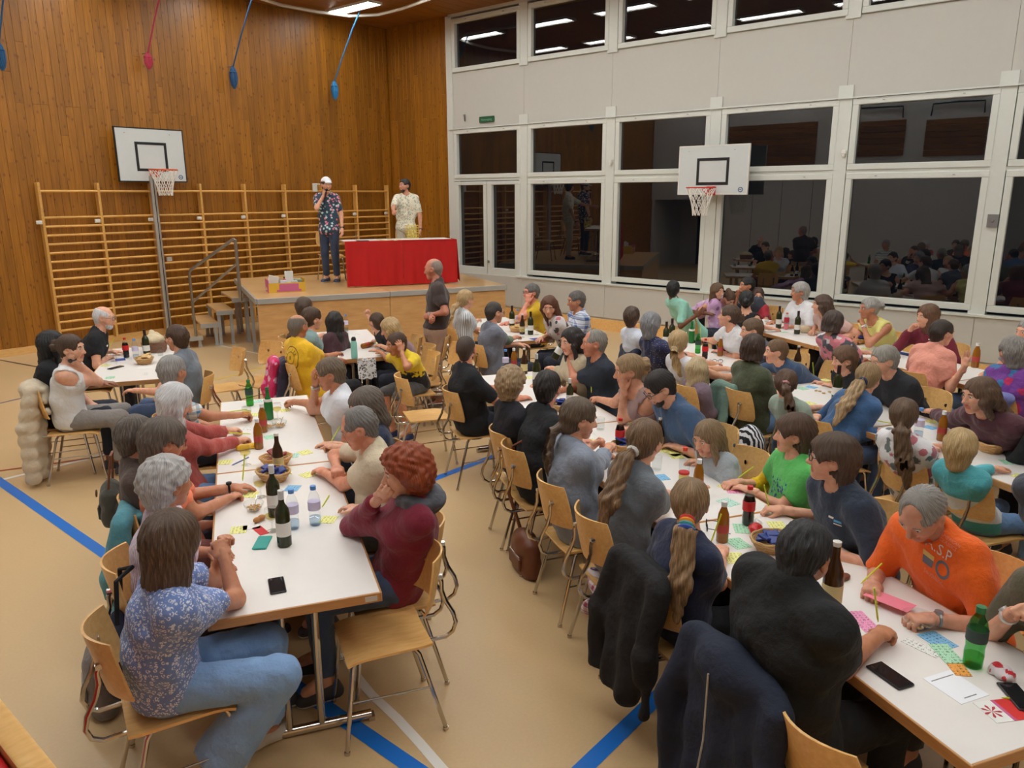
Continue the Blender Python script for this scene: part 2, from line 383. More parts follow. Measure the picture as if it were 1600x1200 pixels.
# far side of the hall, seen only in the panes: white wall, gallery boards, recess
WW = flat(S(206, 204, 200), .6, 0, 'white wall')
wl = struct('wall_left', MB().box((-11.8, -6.0, 1.15), (.1, 7.8, 2.3)).box((-11.8, -4.95, 4.2), (.1, 9.9, 3.8)).box((-12.8, -.05, 1.15), (2, .1, 2.3)).box((-12.8, -2.15, 1.15), (2, .1, 2.3)).box((-13.8, -1.1, 1.15), (.1, 2.2, 2.3)), WW)
for y in (-3.65, -4.57, -5.5, -6.4): MB().box((-11.747, y, 1.45), (.006, .012, 2.9)).build('seam', DKM := flat(S(60, 60, 60)), wl, False)
MB().box((-13.72, -1.15, 1.05), (.05, .72, 2.1)).build('dark_door', BLACK, wl, False)
SLAT = wood(S(112, 70, 28), S(138, 90, 40), grain=(9, .6, 9), name='gallery boards')
for (a, b, z0, z1) in ((-2.2, -5.5, 2.95, 4.6), (-5.9, -7.9, 3.5, 4.5), (-8.4, -9.85, 3.45, 4.5)):
    for k in range(int((z1-z0)/.16)): MB().box((-11.72, (a+b)/2, z0+.08+.16*k), (.03, a-b, .15), ch=.006).build('slat', SLAT, wl, False)
    if a < -5: MB().tube([(-11.7, a-.1, z1), (-11.7, a-.12, z1+.3), (-11.7, (a+b)/2, z1+.32), (-11.7, b+.12, z1+.3), (-11.7, b+.1, z1)], .022).build('handrail', BLACK, wl)
wf = struct('wall_front', MB().box((-6.9, -17.55, CZ/2), (15.4, .1, CZ)), WW)
wg = struct('wall_gallery', MB().box((-14.55, -8.7, CZ/2), (.1, 17.8, CZ)), WW)
tag(MB().box((-11.66, -14.6, .6), (.06, 5.8, 1.2), ch=.004).build('balustrade', BEECH), 'pale wooden balustrade board at the lower corner beside the camera', 'balustrade')
tag(MB().box((-11.755, -13.3, .59), (.12, 4.0, 1.18), ch=.01).build('gallery_bench', flat(S(196, 18, 30), .4)), 'glossy red edge behind the wooden balustrade board', 'bench')
# small fixtures on the walls
def fixture(name, lab, cat, c, d, mat, rz=0):
    o = thing(name, lab, cat, c, rz); MB().box((0, 0, 0), d, ch=min(d)*.2).build('housing', mat, o, False); return o
p = onx(761.5, 186.5, -.04); g = fixture('exit_sign', 'small green emergency exit sign on the white wall panel', 'sign', (-.06, p[1], p[2]), (.025, .40, .115), flat(S(22, 86, 50), .5))
SIGN = g
p = onx(727, 184, -.04); g = thing('wall_bracket', 'small dark metal bracket on the white panel beside the green sign', 'bracket', (-.045, p[1], p[2])); MB().box((-.01, 0, 0), (.02, .025, .13)).tube([(-.02, 0, .05), (-.05, 0, .06), (-.05, 0, .02)], .006).build('hook', STEEL, g)
p = onx(705, 264, 0); g = fixture('light_switch', 'white switch on the pine wall beside the window frame', 'switch', (-.012, p[1], p[2]), (.03, .09, .09), WHITEP); MB().box((-.018, 0, 0), (.01, .05, .06), ch=.003).build('rocker', WHITEP, g, False)
for (u, v, lb) in ((955, 255, 'white motion sensor on the window post between the two dark panes'), (1319, 241, 'white motion sensor on the window post behind the right basketball board')):
    p = onx(u, v, -.08); g = thing('motion_sensor', lb.replace('right basketball board', 'second board'), 'sensor', (-.09, p[1], p[2])); MB().box((0, 0, .03), (.05, .07, .06), ch=.01).build('housing', WHITEP, g, False); MB().lathe([(0, -.05), (.02, -.045), (.03, -.02), (.03, 0)], 10, (-.01, 0, 0)).build('lens', WHITEP, g)
p = onx(1551, 345, -.09); g = fixture('key_switch', 'square metal switch plate on the white window post', 'switch', (-.085, p[1], p[2]), (.02, .13, .17), STEEL); MB().lathe([(0, 0), (.02, 0), (.018, .02), (0, .02)], 12).build('dial', CHROME, g).rotation_euler = (0, -math.pi/2, 0)
p = ony(265, 405, -.03); fixture('socket', 'pale socket plate behind the wall bars near the steel pole', 'socket', (p[0], -.014, p[2]), (.1, .03, .08), WHITEP)
# ceiling light panels
EM = NT('light panel'); EM.set(Base_Color=(1, 1, 1, 1)); EM.b.inputs['Emission Color'].default_value = (.97, 1, .985, 1); EM.b.inputs['Emission Strength'].default_value = LAMP_POWER
fr = MB()
for sx in (-1, 1): fr.box((sx*.165, 0, -.02), (.02, 1.32, .05))
for sy in (-1, 1): fr.box((0, sy*.65, -.02), (.31, .02, .05))
frm = fr.mesh('frame', False); frm.materials.append(WHITEP); dfm = MB().box((0, 0, -.012), (.31, 1.28, .02)).mesh('diffuser', False); dfm.materials.append(EM.m)
first = None
for i, x in enumerate((-1.8, -4.2, -6.6, -9.0, -11.2)):
    for j in range(8):
        y = -1.15-1.95*j
        if first is None:
            first = thing('ceiling_light', 'bright ceiling light panel in the boarded ceiling above the blue rope', 'light', (x, y, CZ), 0, 'ceiling light panels'); link('frame', frm, None, first); link('diffuser', dfm, None, first)
        else: dup(first, (x, y, CZ), label='ceiling light panel, %s from the pine wall in the %s row from the windows' % (('first', 'second', 'third', 'fourth', 'fifth', 'sixth', 'seventh', 'eighth')[j], ('first', 'second', 'third', 'fourth', 'fifth')[i]))
tk = [onz_ for onz_ in (at(395, -6, 5.97), at(440, 8, 5.97), at(500, 19, 5.97), at(545, 25, 5.97), at(590, 23, 5.97), at(630, 13, 5.97), at(672, -2, 5.97))]
tag(MB().tube(tk, .03, 8).build('rope_track', WHITEP), 'pale curved rail under the ceiling below the light panel', 'rail')
# climbing ropes tied up as bundles
def rope(lab, u, v, col, h=.36, top=True):
    p = ony(u, v, -.22); o = thing('climbing_rope', lab, 'rope', (p[0], p[1], p[2]-h/2), 0, 'climbing ropes')
    mt = fabric('melange', col, tuple(c*.5 for c in col[:3])+(1,)); b = MB()
    for k in range(7):
        a = k*.45; w = .045+.012*(k % 3); b.tube([(w*math.cos(t)*math.cos(a), w*math.cos(t)*math.sin(a)*.8, h/2+(h*.48-.01*(k % 3))*math.sin(t)) for t in np.linspace(0, 2*math.pi, 15)[:-1]], .016, 6, closed=True)
    b.tube([(.06*math.cos(t), .05*math.sin(t), h*.72) for t in np.linspace(0, 2*math.pi, 11)[:-1]], .017, 6, closed=True); b.build('rope_bundle', mt, o)
    MB().tube([(0, 0, h*.9), (.03, -.3, h*.9+.5), (.06, -.6, h*.9+.95), (.09, -.85, CZ-p[2]+h/2)], .014, 6).build('rope', mt, o)
    MB().tube([(0, .2, h), (0, .02, h*.98), (0, 0, h*.9)], .008, 6).build('hook', STEEL, o)
rope('blue rope bundle cut by the picture edge high on the pine wall', 1, 88, S(30, 92, 140), .4); rope('pink rope bundle hanging on the pine wall', 232, 95, S(205, 60, 88), .26)
rope('dark blue rope bundle high on the pine wall between pink and bright blue', 365, 121, S(30, 84, 132), .40); rope('bright blue rope bundle hanging below the ceiling light', 523, 141, S(40, 140, 205), .38)
# wall bars
wbx = thing('wall_bars', 'row of wooden wall bars along the pine wall', 'wall bars', (0, 0, 0))
zs = [float(ony(112, 250+y/4, -.14)[2]) for y in (195, 358)]; z2 = float(ony(112, 250+1060/4, -.14)[2])
zz = [zs[0]]+list(np.linspace(zs[1], z2, 14))
pm = MB().box((0, 0, 0), (.042, .12, 2.6), ch=.006).mesh('post', False); pm.materials.append(BARW)
rm = MB().tube([(-.44, 0, 0), (.44, 0, 0)], .019, 8).mesh('rung'); rm.materials.append(BARW)
hm = MB().box((0, 0, 0), (.09, .03, .06), ch=.006).box((-.02, -.02, 0), (.03, .02, .03)).mesh('bracket', False); hm.materials.append(WHITEP)
for k in range(9):
    x = -7.451+.9*k; o = link('post', pm, None, wbx); o.location = (x, -.09, 1.41)
    if k < 8:
        for z in zz: r = link('rung', rm, None, wbx); r.location = (x+.45, -.13, z)
    r = link('bracket', hm, None, wbx); r.location = (x-.075 if k else x-.06, -.13, zz[1]-.07)
p = ony(492, 293, -.17); k_ = MB().box((0, 0, 0), (.11, .03, .17), ch=.006).box((.07, -.02, .07), (.10, .03, .02)).build('bracket', WHITEP, wbx, False); k_.location = (p[0], -.17, p[2])
# basketball boards
NETM = flat(S(236, 230, 220), .8); RIMO = flat(S(214, 88, 34), .4); RIMR = flat(S(212, 48, 34), .4); BDW = flat(S(206, 210, 208), .5)
def hoop(lab, c, rz, w, h, rimm, rim_off, edge, pole=None):
    """c = bottom centre of the board, board faces local -y"""
    o = thing('basketball_hoop', lab, 'basketball hoop', c, rz)
    b = MB().box((0, 0, h/2), (w, .03, h), ch=.003); b.build('backboard', BDW, o, False)
    e = MB(); k = .02
    for z in (0, h): e.box((0, 0, z), (w+k, .036, k))
    for x in (-w/2, w/2): e.box((x, 0, h/2), (k, .036, h))
    e.build('board_edge', edge, o, False)
    t = MB(); a, q, z0 = .56*w/1.2, .44*h/.88, .19*h/.88; z0 = h*.22
    for z in (z0, z0+q): t.box((0, -.0165, z), (a, .004, .045))
    for x in (-a/2+.0225, a/2-.0225): t.box((x, -.0162, z0+q/2), (.045, .004, q))
    t.build('target_frame', BLACK, o, False)
    MB().tube([(w*.41+.035*math.cos(s), -.017, h*.09+.035*math.sin(s)) for s in np.linspace(0, 6.283, 13)[:-1]], .006, 5, closed=True).box((w*.41, -.017, h*.09), (.03, .004, .012)).build('emblem', flat(S(60, 80, 130)), o)
    d = MB()
    for x in (-.36*w, .3*w): d.lathe([(.0, 0), (.012, 0), (.012, .006), (0, .006)], 8, (x, -.02, h*.9))
    d.build('bolt', STEEL, o)
    ry, rr, zr = -.38, .225, rim_off
    r = MB().tube([(rr*math.cos(s), ry+rr*math.sin(s), zr) for s in np.linspace(0, 6.283, 25)[:-1]], .011, 6, closed=True)
    r.box((0, -.085, zr-.01), (.13, .14, .02)).box((0, -.03, zr-.05), (.14, .03, .14)); r.tube([(-.07, -.03, zr-.1), (-.1, -.2, zr-.01)], .008).tube([(.07, -.03, zr-.1), (.1, -.2, zr-.01)], .008)
    rim = r.build('rim', rimm, o)
    n = MB()
    for sgn in (-1, 1):
        for k in range(11):
            n.tube([((rr-.115*math.sin(t*1.5))*math.cos(2*math.pi*k/11+sgn*t*1.15), ry+(rr-.115*math.sin(t*1.5))*math.sin(2*math.pi*k/11+sgn*t*1.15), zr-.43*t) for t in np.linspace(0, 1, 9)], .0065, 5)
    n.build('net', NETM, rim)
    if pole: pole(o)
    return o
def pole1(o):
    a = ony(239.5, 288, -.22); b = ony(262, 512, -.22); c = np.array(o.location); x = (a[0]+b[0])/2-c[0]
    MB().box((x, -.03, -c[2]/2+.05), (.095, .08, c[2]+.1), ch=.015).build('pole', flat(S(196, 192, 184), .38, .7, 'brushed steel'), o, False)
    MB().box((x, -.071, -c[2]/2+.05), (.012, .006, c[2]+.08)).build('groove', BLACK, o, False)
pA = ony(187, 283.5, -.2); pB = ony(291.5, 284, -.2); bwid = float(pB[0]-pA[0])
hoop('basketball hoop with black-edged white board on the pine wall', ((pA[0]+pB[0])/2, -.2, 2.738), 0, bwid, .881, RIMO, .19, BLACK, pole1)
XB = -.32; q0 = onx(1060, 303.5, XB); q1 = onx(1167, 304, XB); q2 = onx(1062, 230, XB)
def arm2(o): MB().box((0, .15, .3), (.5, .26, .06)).box((0, .15, .6), (.5, .26, .06)).build('bracket', BLACK, o, False)
hoop('basketball hoop with white board in front of the window post', (XB, (q0[1]+q1[1])/2, q0[2]), -math.pi/2, float(q0[1]-q1[1]), float(q2[2]-q0[2]), RIMR, .10, WHITEP, arm2)
# stage
A_ = at(401, 467, 1.0); B_ = at(790, 445, 1.0); sa = (B_-A_); SL = np.linalg.norm(sa); ang = math.atan2(sa[1], sa[0]); SD = 3.2; SH = 1.0
stg = thing('stage', 'low wooden stage with grey metal edge in the corner of the hall', 'stage', (A_[0], A_[1], 0), ang)
DECK = wood(S(198, 156, 104), S(214, 174, 122), grain=(1.2, 12, 12), rough=.28, name='stage deck', spread=.2); FASC = wood(S(196, 148, 92), S(214, 168, 112), grain=(1.2, 1.2, 6), rough=.4, name='stage front', spread=.15)
ALU = flat(S(172, 172, 168), .42, .25, 'aluminium')
for i in range(2):
    for j in range(3): MB().box((SL/4+i*SL/2, SD/6+j*SD/3, SH-.02), (SL/2-.006, SD/3-.004, .04), ch=.003).build('deck_board', DECK, stg, False)
    MB().box((SL/4+i*SL/2, -.012, SH-.043), (SL/2-.006, .03, .082), ch=.004).build('edge_rail', ALU, stg, False)
    MB().box((SL/4+i*SL/2, .012, (SH-.09)/2), (SL/2-.01, .02, SH-.09), ch=.002).build('front_panel', FASC, stg, False)
    MB().box((-.012+i*(SL+.024), SD/2, SH-.043), (.03, SD, .082)).build('edge_rail', ALU, stg, False)
MB().box((SL-.012, SD/2, (SH-.09)/2), (.02, SD-.04, SH-.09)).build('side_panel', FASC, stg, False)
for j in range(4): MB().box((.03, .06+j*(SD-.12)/3, (SH-.04)/2), (.05, .05, SH-.04)).box((.03, .06+j*(SD-.12)/3, .03), (.06, .06, .06)).build('leg', ALU, stg, False)
# steps up to the stage with handrail
ST4 = at(391, 463.5, .8); fw = np.array([.34, .94, 0]); lf = np.array([-.94, .34, 0]); sang = math.atan2(fw[1], fw[0])-math.pi/2
stp = thing('stage_steps', 'four wooden steps with grey metal frame beside the stage', 'steps', (ST4[0], ST4[1], 0), sang)
for k in range(4):
    z = .8-.2*k; x = -.02-.27*k
    MB().box((x-.145, .52, z-.015), (.29, 1.03, .03), ch=.003).build('tread', DECK, stp, False)
    MB().box((x-.145, -.01, z-.045), (.29, .02, .07)).box((x-.145, 1.05, z-.045), (.29, .02, .07)).build('tread_edge', ALU, stp, False)
    for y in (.03, 1.0):
        for xx in (x-.05, x-.25)[:2 if k % 2 else 1]: MB().box((xx, y, (z-.06)/2), (.05, .05, z-.06)).box((xx, y, .02), (.065, .065, .04)).build('leg', ALU, stp, False)
pa = at(306.7, 525, .2); pb = at(377, 470, .8)
def zat(p_, v):  # height above a floor spot whose picture row is v
    lo, hi = 0., 4.
    for _ in range(40):
        mid = (lo+hi)/2; d = np.array([p_[0], p_[1], mid])-CAM; vv = 600-FPX*(d@_U2)/(d@_F)
        if vv > v: lo = mid
        else: hi = mid
    return lo
za, zb = zat(pa, 424), zat(pb, 372)
hr = thing('step_handrail', 'steel handrail standing on the stage steps', 'handrail', (0, 0, 0))
for off in (0, .09):
    o_ = fw*off; ta = np.array([pa[0], pa[1], za])+o_; tb = np.array([pb[0], pb[1], zb])+o_; ba = np.array([pa[0], pa[1], .2])+o_; bb = np.array([pb[0], pb[1], .8])+o_
    MB().tube([ba, ta-(0, 0, .03), ta+(tb-ta)*.03, ta+(tb-ta)*.97, tb-(0, 0, .03), bb], .019).build('rail_tube', STEEL, hr)
    la = ba+(ta-ba)*.52; lb = bb+(tb-bb)*.60; MB().tube([la, lb], .012).build('middle_rail', STEEL, hr)
# ------------------------------------------------------------------ smooth body surfaces from blended tapered limbs
class G:
    """distance grid; shapes are blended into it and its zero surface becomes a quad mesh"""
    def __init__(s, lo, hi, h):
        s.h = h; s.lo = np.array(lo, float); s.n = np.ceil((np.array(hi)-s.lo)/h).astype(int)+2
        s.a = np.full(s.n, .3, np.float32); s.ax = [(s.lo[i]+h*np.arange(s.n[i])).astype(np.float32) for i in range(3)]
    def sl(s, lo, hi):
        i0 = np.maximum(np.floor((lo-s.lo)/s.h).astype(int), 0); i1 = np.minimum(np.ceil((hi-s.lo)/s.h).astype(int)+1, s.n)
        return None if np.any(i1-i0 < 1) else tuple(slice(a, b) for a, b in zip(i0, i1))
    def xyz(s, sl): return (s.ax[0][sl[0]][:, None, None], s.ax[1][sl[1]][None, :, None], s.ax[2][sl[2]][None, None, :])
    def put(s, sl, d, k, sub=False):
        D = s.a[sl]
        if sub: d = -d; h_ = np.clip(.5-.5*(D-d)/k, 0, 1); s.a[sl] = D+(d-D)*h_+k*h_*(1-h_)
        else: h_ = np.clip(.5+.5*(D-d)/k, 0, 1); s.a[sl] = D+(d-D)*h_-k*h_*(1-h_)
    def cone(s, a, b, ra, rb, k=.02, lat=None, rt=1., sub=False, cut=None):
        a = np.asarray(a, float); b = np.asarray(b, float); R = max(ra, rb)*max(rt, 1)+k+2.5*s.h
        sl = s.sl(np.minimum(a, b)-R, np.maximum(a, b)+R)
        if sl is None: return
        X, Y, Z = s.xyz(sl); ba = b-a; L2 = float(ba@ba)+1e-9
        x, y, z = X-np.float32(a[0]), Y-np.float32(a[1]), Z-np.float32(a[2])
        dt = x*np.float32(ba[0])+y*np.float32(ba[1])+z*np.float32(ba[2]); t = np.clip(dt/L2, 0, 1)
        d2 = (x*x+y*y+z*z)-2*t*dt+t*t*L2
        if lat is not None:
            l = x*np.float32(lat[0])+y*np.float32(lat[1])+z*np.float32(lat[2])-t*np.float32(ba@np.asarray(lat)); d2 = d2-l*l*np.float32(1-1/rt**2)
        d = np.sqrt(np.maximum(d2, 0))-(ra+(rb-ra)*t)
        if cut is not None:  # flat end: keep the side where (p-c).n<0
            c, nn = cut; d = np.maximum(d, (X-c[0])*nn[0]+(Y-c[1])*nn[1]+(Z-c[2])*nn[2])
        s.put(sl, d.astype(np.float32), k, sub)
    def ball(s, c, r, k=.02, sub=False): s.cone(c, c, r, r, k, sub=sub)
    def ell(s, c, r, k=.02, sub=False, R=None):
        c = np.asarray(c, float); r = np.asarray(r, float); q = max(r)+k+2.5*s.h; sl = s.sl(c-q, c+q)
        if sl is None: return
        X, Y, Z = s.xyz(sl); x, y, z = X-c[0], Y-c[1], Z-c[2]
        if R is not None: x, y, z = [x*R[0][i]+y*R[1][i]+z*R[2][i] for i in range(3)]
        k0 = np.sqrt((x/r[0])**2+(y/r[1])**2+(z/r[2])**2); k1 = np.sqrt((x/r[0]**2)**2+(y/r[1]**2)**2+(z/r[2]**2)**2)+1e-6
        s.put(sl, (k0*(k0-1)/k1).astype(np.float32), k, sub)
    def plane(s, c, n):  # keep the side where (p-c).n<0
        X, Y, Z = s.xyz((slice(None),)*3); s.a = np.maximum(s.a, ((X-c[0])*n[0]+(Y-c[1])*n[1]+(Z-c[2])*n[2]).astype(np.float32))
    def warp(s, fn):
        X, Y, Z = s.xyz((slice(None),)*3); s.a = s.a+fn(X, Y, Z).astype(np.float32)
    def nets(s):
        F = s.a; I = F < 0; n = s.n-1
        c = np.zeros(n, np.int8); cs = [(i, j, k) for i in (0, 1) for j in (0, 1) for k in (0, 1)]
        for i, j, k in cs: c += I[i:n[0]+i, j:n[1]+j, k:n[2]+k]
        act = (c > 0) & (c < 8); idx = np.argwhere(act); m = len(idx)
        if m == 0: return np.zeros((0, 3)), np.zeros((0, 4), int)
        vid = np.full(n, -1, np.int64); vid[act] = np.arange(m)
        V = [F[idx[:, 0]+i, idx[:, 1]+j, idx[:, 2]+k] for i, j, k in cs]; acc = np.zeros((m, 3)); cnt = np.zeros(m)
        for p in range(8):
            for b in (1, 2, 4):
                q = p | b
                if q == p: continue
                va, vb = V[p], V[q]; M = (va < 0) != (vb < 0); t = np.where(M, va/np.where(M, va-vb, 1), 0)
                o = np.array(cs[p], float); e = np.array(cs[q], float)-o; acc += M[:, None]*(o+t[:, None]*e); cnt += M
        v = s.lo+s.h*(idx+acc/cnt[:, None]); Q = []
        for ax in range(3):
            sa = [slice(None)]*3; sb = [slice(None)]*3; sa[ax] = slice(0, -1); sb[ax] = slice(1, None)
            A, B = I[tuple(sa)], I[tuple(sb)]; e = A != B; o1, o2 = (ax+1) % 3, (ax+2) % 3
            for d in (o1, o2):
                sx = [slice(None)]*3; sx[d] = slice(0, 1); e[tuple(sx)] = False; sx[d] = slice(-1, None); e[tuple(sx)] = False
            ij = np.argwhere(e)
            if not len(ij): continue
            fl = A[ij[:, 0], ij[:, 1], ij[:, 2]]; u1 = np.zeros(3, int); u2 = np.zeros(3, int); u1[o1] = 1; u2[o2] = 1
            g = lambda w: vid[w[:, 0], w[:, 1], w[:, 2]]
            q = np.stack([g(ij-u1-u2), g(ij-u2), g(ij), g(ij-u1)], 1); q[~fl] = q[~fl][:, ::-1]; Q.append(q)
        q = np.vstack(Q); return v, q[(q >= 0).all(1)]
class Bag:
    def __init__(s): s.v = []; s.q = []; s.m = []; s.n = 0
    def add(s, v, q, mi=0, T=None):
        if not len(q): return
        if T is not None: v = v @ T[0].T+T[1]
        s.v.append(v); s.q.append(q+s.n); s.m.append(np.full(len(q), mi) if np.isscalar(mi) else mi); s.n += len(v)
    def mesh(s, name):
        v = np.vstack(s.v); q = np.vstack(s.q); return npmesh(name, v, q.ravel(), np.arange(len(q))*4, np.concatenate(s.m))
def N3(v): v = np.asarray(v, float); return v/(np.linalg.norm(v)+1e-9)
def ballq(c, r, n=6):   # small quad sphere
    g = np.linspace(-1, 1, n+1); V = []; Q = []
    for ax in range(3):
        for sg in (-1, 1):
            b = len(V)
            for i in g:
                for j in g:
                    p = np.zeros(3); p[ax] = sg; p[(ax+1) % 3] = math.tan(i*.785); p[(ax+2) % 3] = math.tan(j*.785); V.append(np.array(c)+N3(p)*r)
            for i in range(n):
                for j in range(n):
                    q = [b+i*(n+1)+j, b+(i+1)*(n+1)+j, b+(i+1)*(n+1)+j+1, b+i*(n+1)+j+1]; Q.append(q if sg > 0 else q[::-1])
    return np.array(V), np.array(Q)

def head_shape(h, hs, ears=True, jaw=1., old=0.):
    g = G((-.14*hs, -.12*hs, -.24*hs), (.15*hs, .12*hs, .15*hs), h); q = lambda *p: np.array(p)*hs
    g.ell(q(-.015, 0, .028), q(.097, .077, .088), .02); g.cone(q(.03, 0, -.02), q(.047, 0, -.075), .062*hs, .040*hs*jaw, .03*hs, (0, 1, 0), 1.06)
    for s in (-1, 1): g.ball(q(.048, s*.036, -.022), .034*hs, .03*hs)
    g.ball(q(.066, 0, -.094), .024*hs*jaw, .025*hs); g.cone(q(.074, -.034, .03), q(.074, .034, .03), .016*hs, .016*hs, .02*hs)
    g.cone(q(-.02, 0, -.05), q(-.026, 0, -.115), .052*hs, .045*hs, .03*hs)
    for s in (-1, 1): g.ball(q(.102, s*.033, .008), .017*hs, .014*hs, sub=True)
    g.cone(q(.086, 0, .012), q(.108, 0, -.028), .009*hs, .0145*hs, .012*hs)
    for s in (-1, 1): g.ball(q(.097, s*.012, -.033), .0095*hs, .008*hs)
    g.cone(q(.086, -.017, -.057), q(.086, .017, -.057), .0085*hs, .0085*hs, .008*hs); g.cone(q(.084, -.013, -.068), q(.084, .013, -.068), .0095*hs, .0095*hs, .008*hs)
    if ears:
        for s in (-1, 1): g.ell(q(-.006, s*.080, -.006), q(.026, .011, .034), .008*hs); g.ball(q(.002, s*.09, -.004), .012*hs, .008*hs, sub=True)
    v, f = g.nets(); c = v[f].mean(1)/hs
    mi = ((c[:, 0] > .078) & (np.abs(c[:, 1]) < .026) & (c[:, 2] < -.050) & (c[:, 2] > -.077)).astype(int)
    return v, f, mi
_HC = {}
def hand_shape(h, curl, sc, fist=False):
    key = (h, curl, sc, fist)
    if key in _HC: return _HC[key]
    g = G((-.09*sc, -.09*sc, -.13*sc), (.23*sc, .11*sc, .05*sc), h); q = lambda *p: np.array(p)*sc
    g.cone(q(-.05, 0, 0), q(.012, 0, 0), .025*sc, .023*sc, .01, (0, 1, 0), 1.2); g.cone(q(.02, 0, 0), q(.082, 0, -.002), .016*sc, .0135*sc, .02*sc, (0, 1, 0), 2.6)
    c1, c2 = curl; L = (.074, .083, .078, .060)
    for i, y in enumerate((.031, .0105, -.0105, -.031)):
        a1 = rad(c1+i*3-3); a2 = a1+rad(c2); a3 = a2+rad(c2*.7); sp = (.10, .03, -.03, -.10)[i]*(0 if fist else 1); p0 = q(.082-.004*abs(i-1), y, -.002); l = L[i]*sc
        d = lambda a: np.array([math.cos(a), sp*math.cos(a), -math.sin(a)]); p1 = p0+d(a1)*l*.46; p2 = p1+d(a2)*l*.32; p3 = p2+d(a3)*l*.24; r = .0092*sc
        g.cone(p0, p1, r*1.05, r, .006*sc); g.cone(p1, p2, r, r*.93, .004*sc); g.cone(p2, p3, r*.93, r*.78, .004*sc)
    if c1 < 40: t = (q(.02, .028, -.006), q(.055, .056, -.014), q(.086, .064, -.022))
    else: t = (q(.02, .028, -.012), q(.056, .046, -.034), q(.088, .026, -.046))
    g.cone(t[0], t[1], .0145*sc, .011*sc, .014*sc); g.cone(t[1], t[2], .0108*sc, .0085*sc, .006*sc)
    _HC[key] = g.nets(); return _HC[key]
HANDS = {'flat': (6, 8), 'soft': (18, 26), 'grip': (48, 52), 'fist': (72, 82), 'spread': (-4, 4), 'face': (22, 30)}

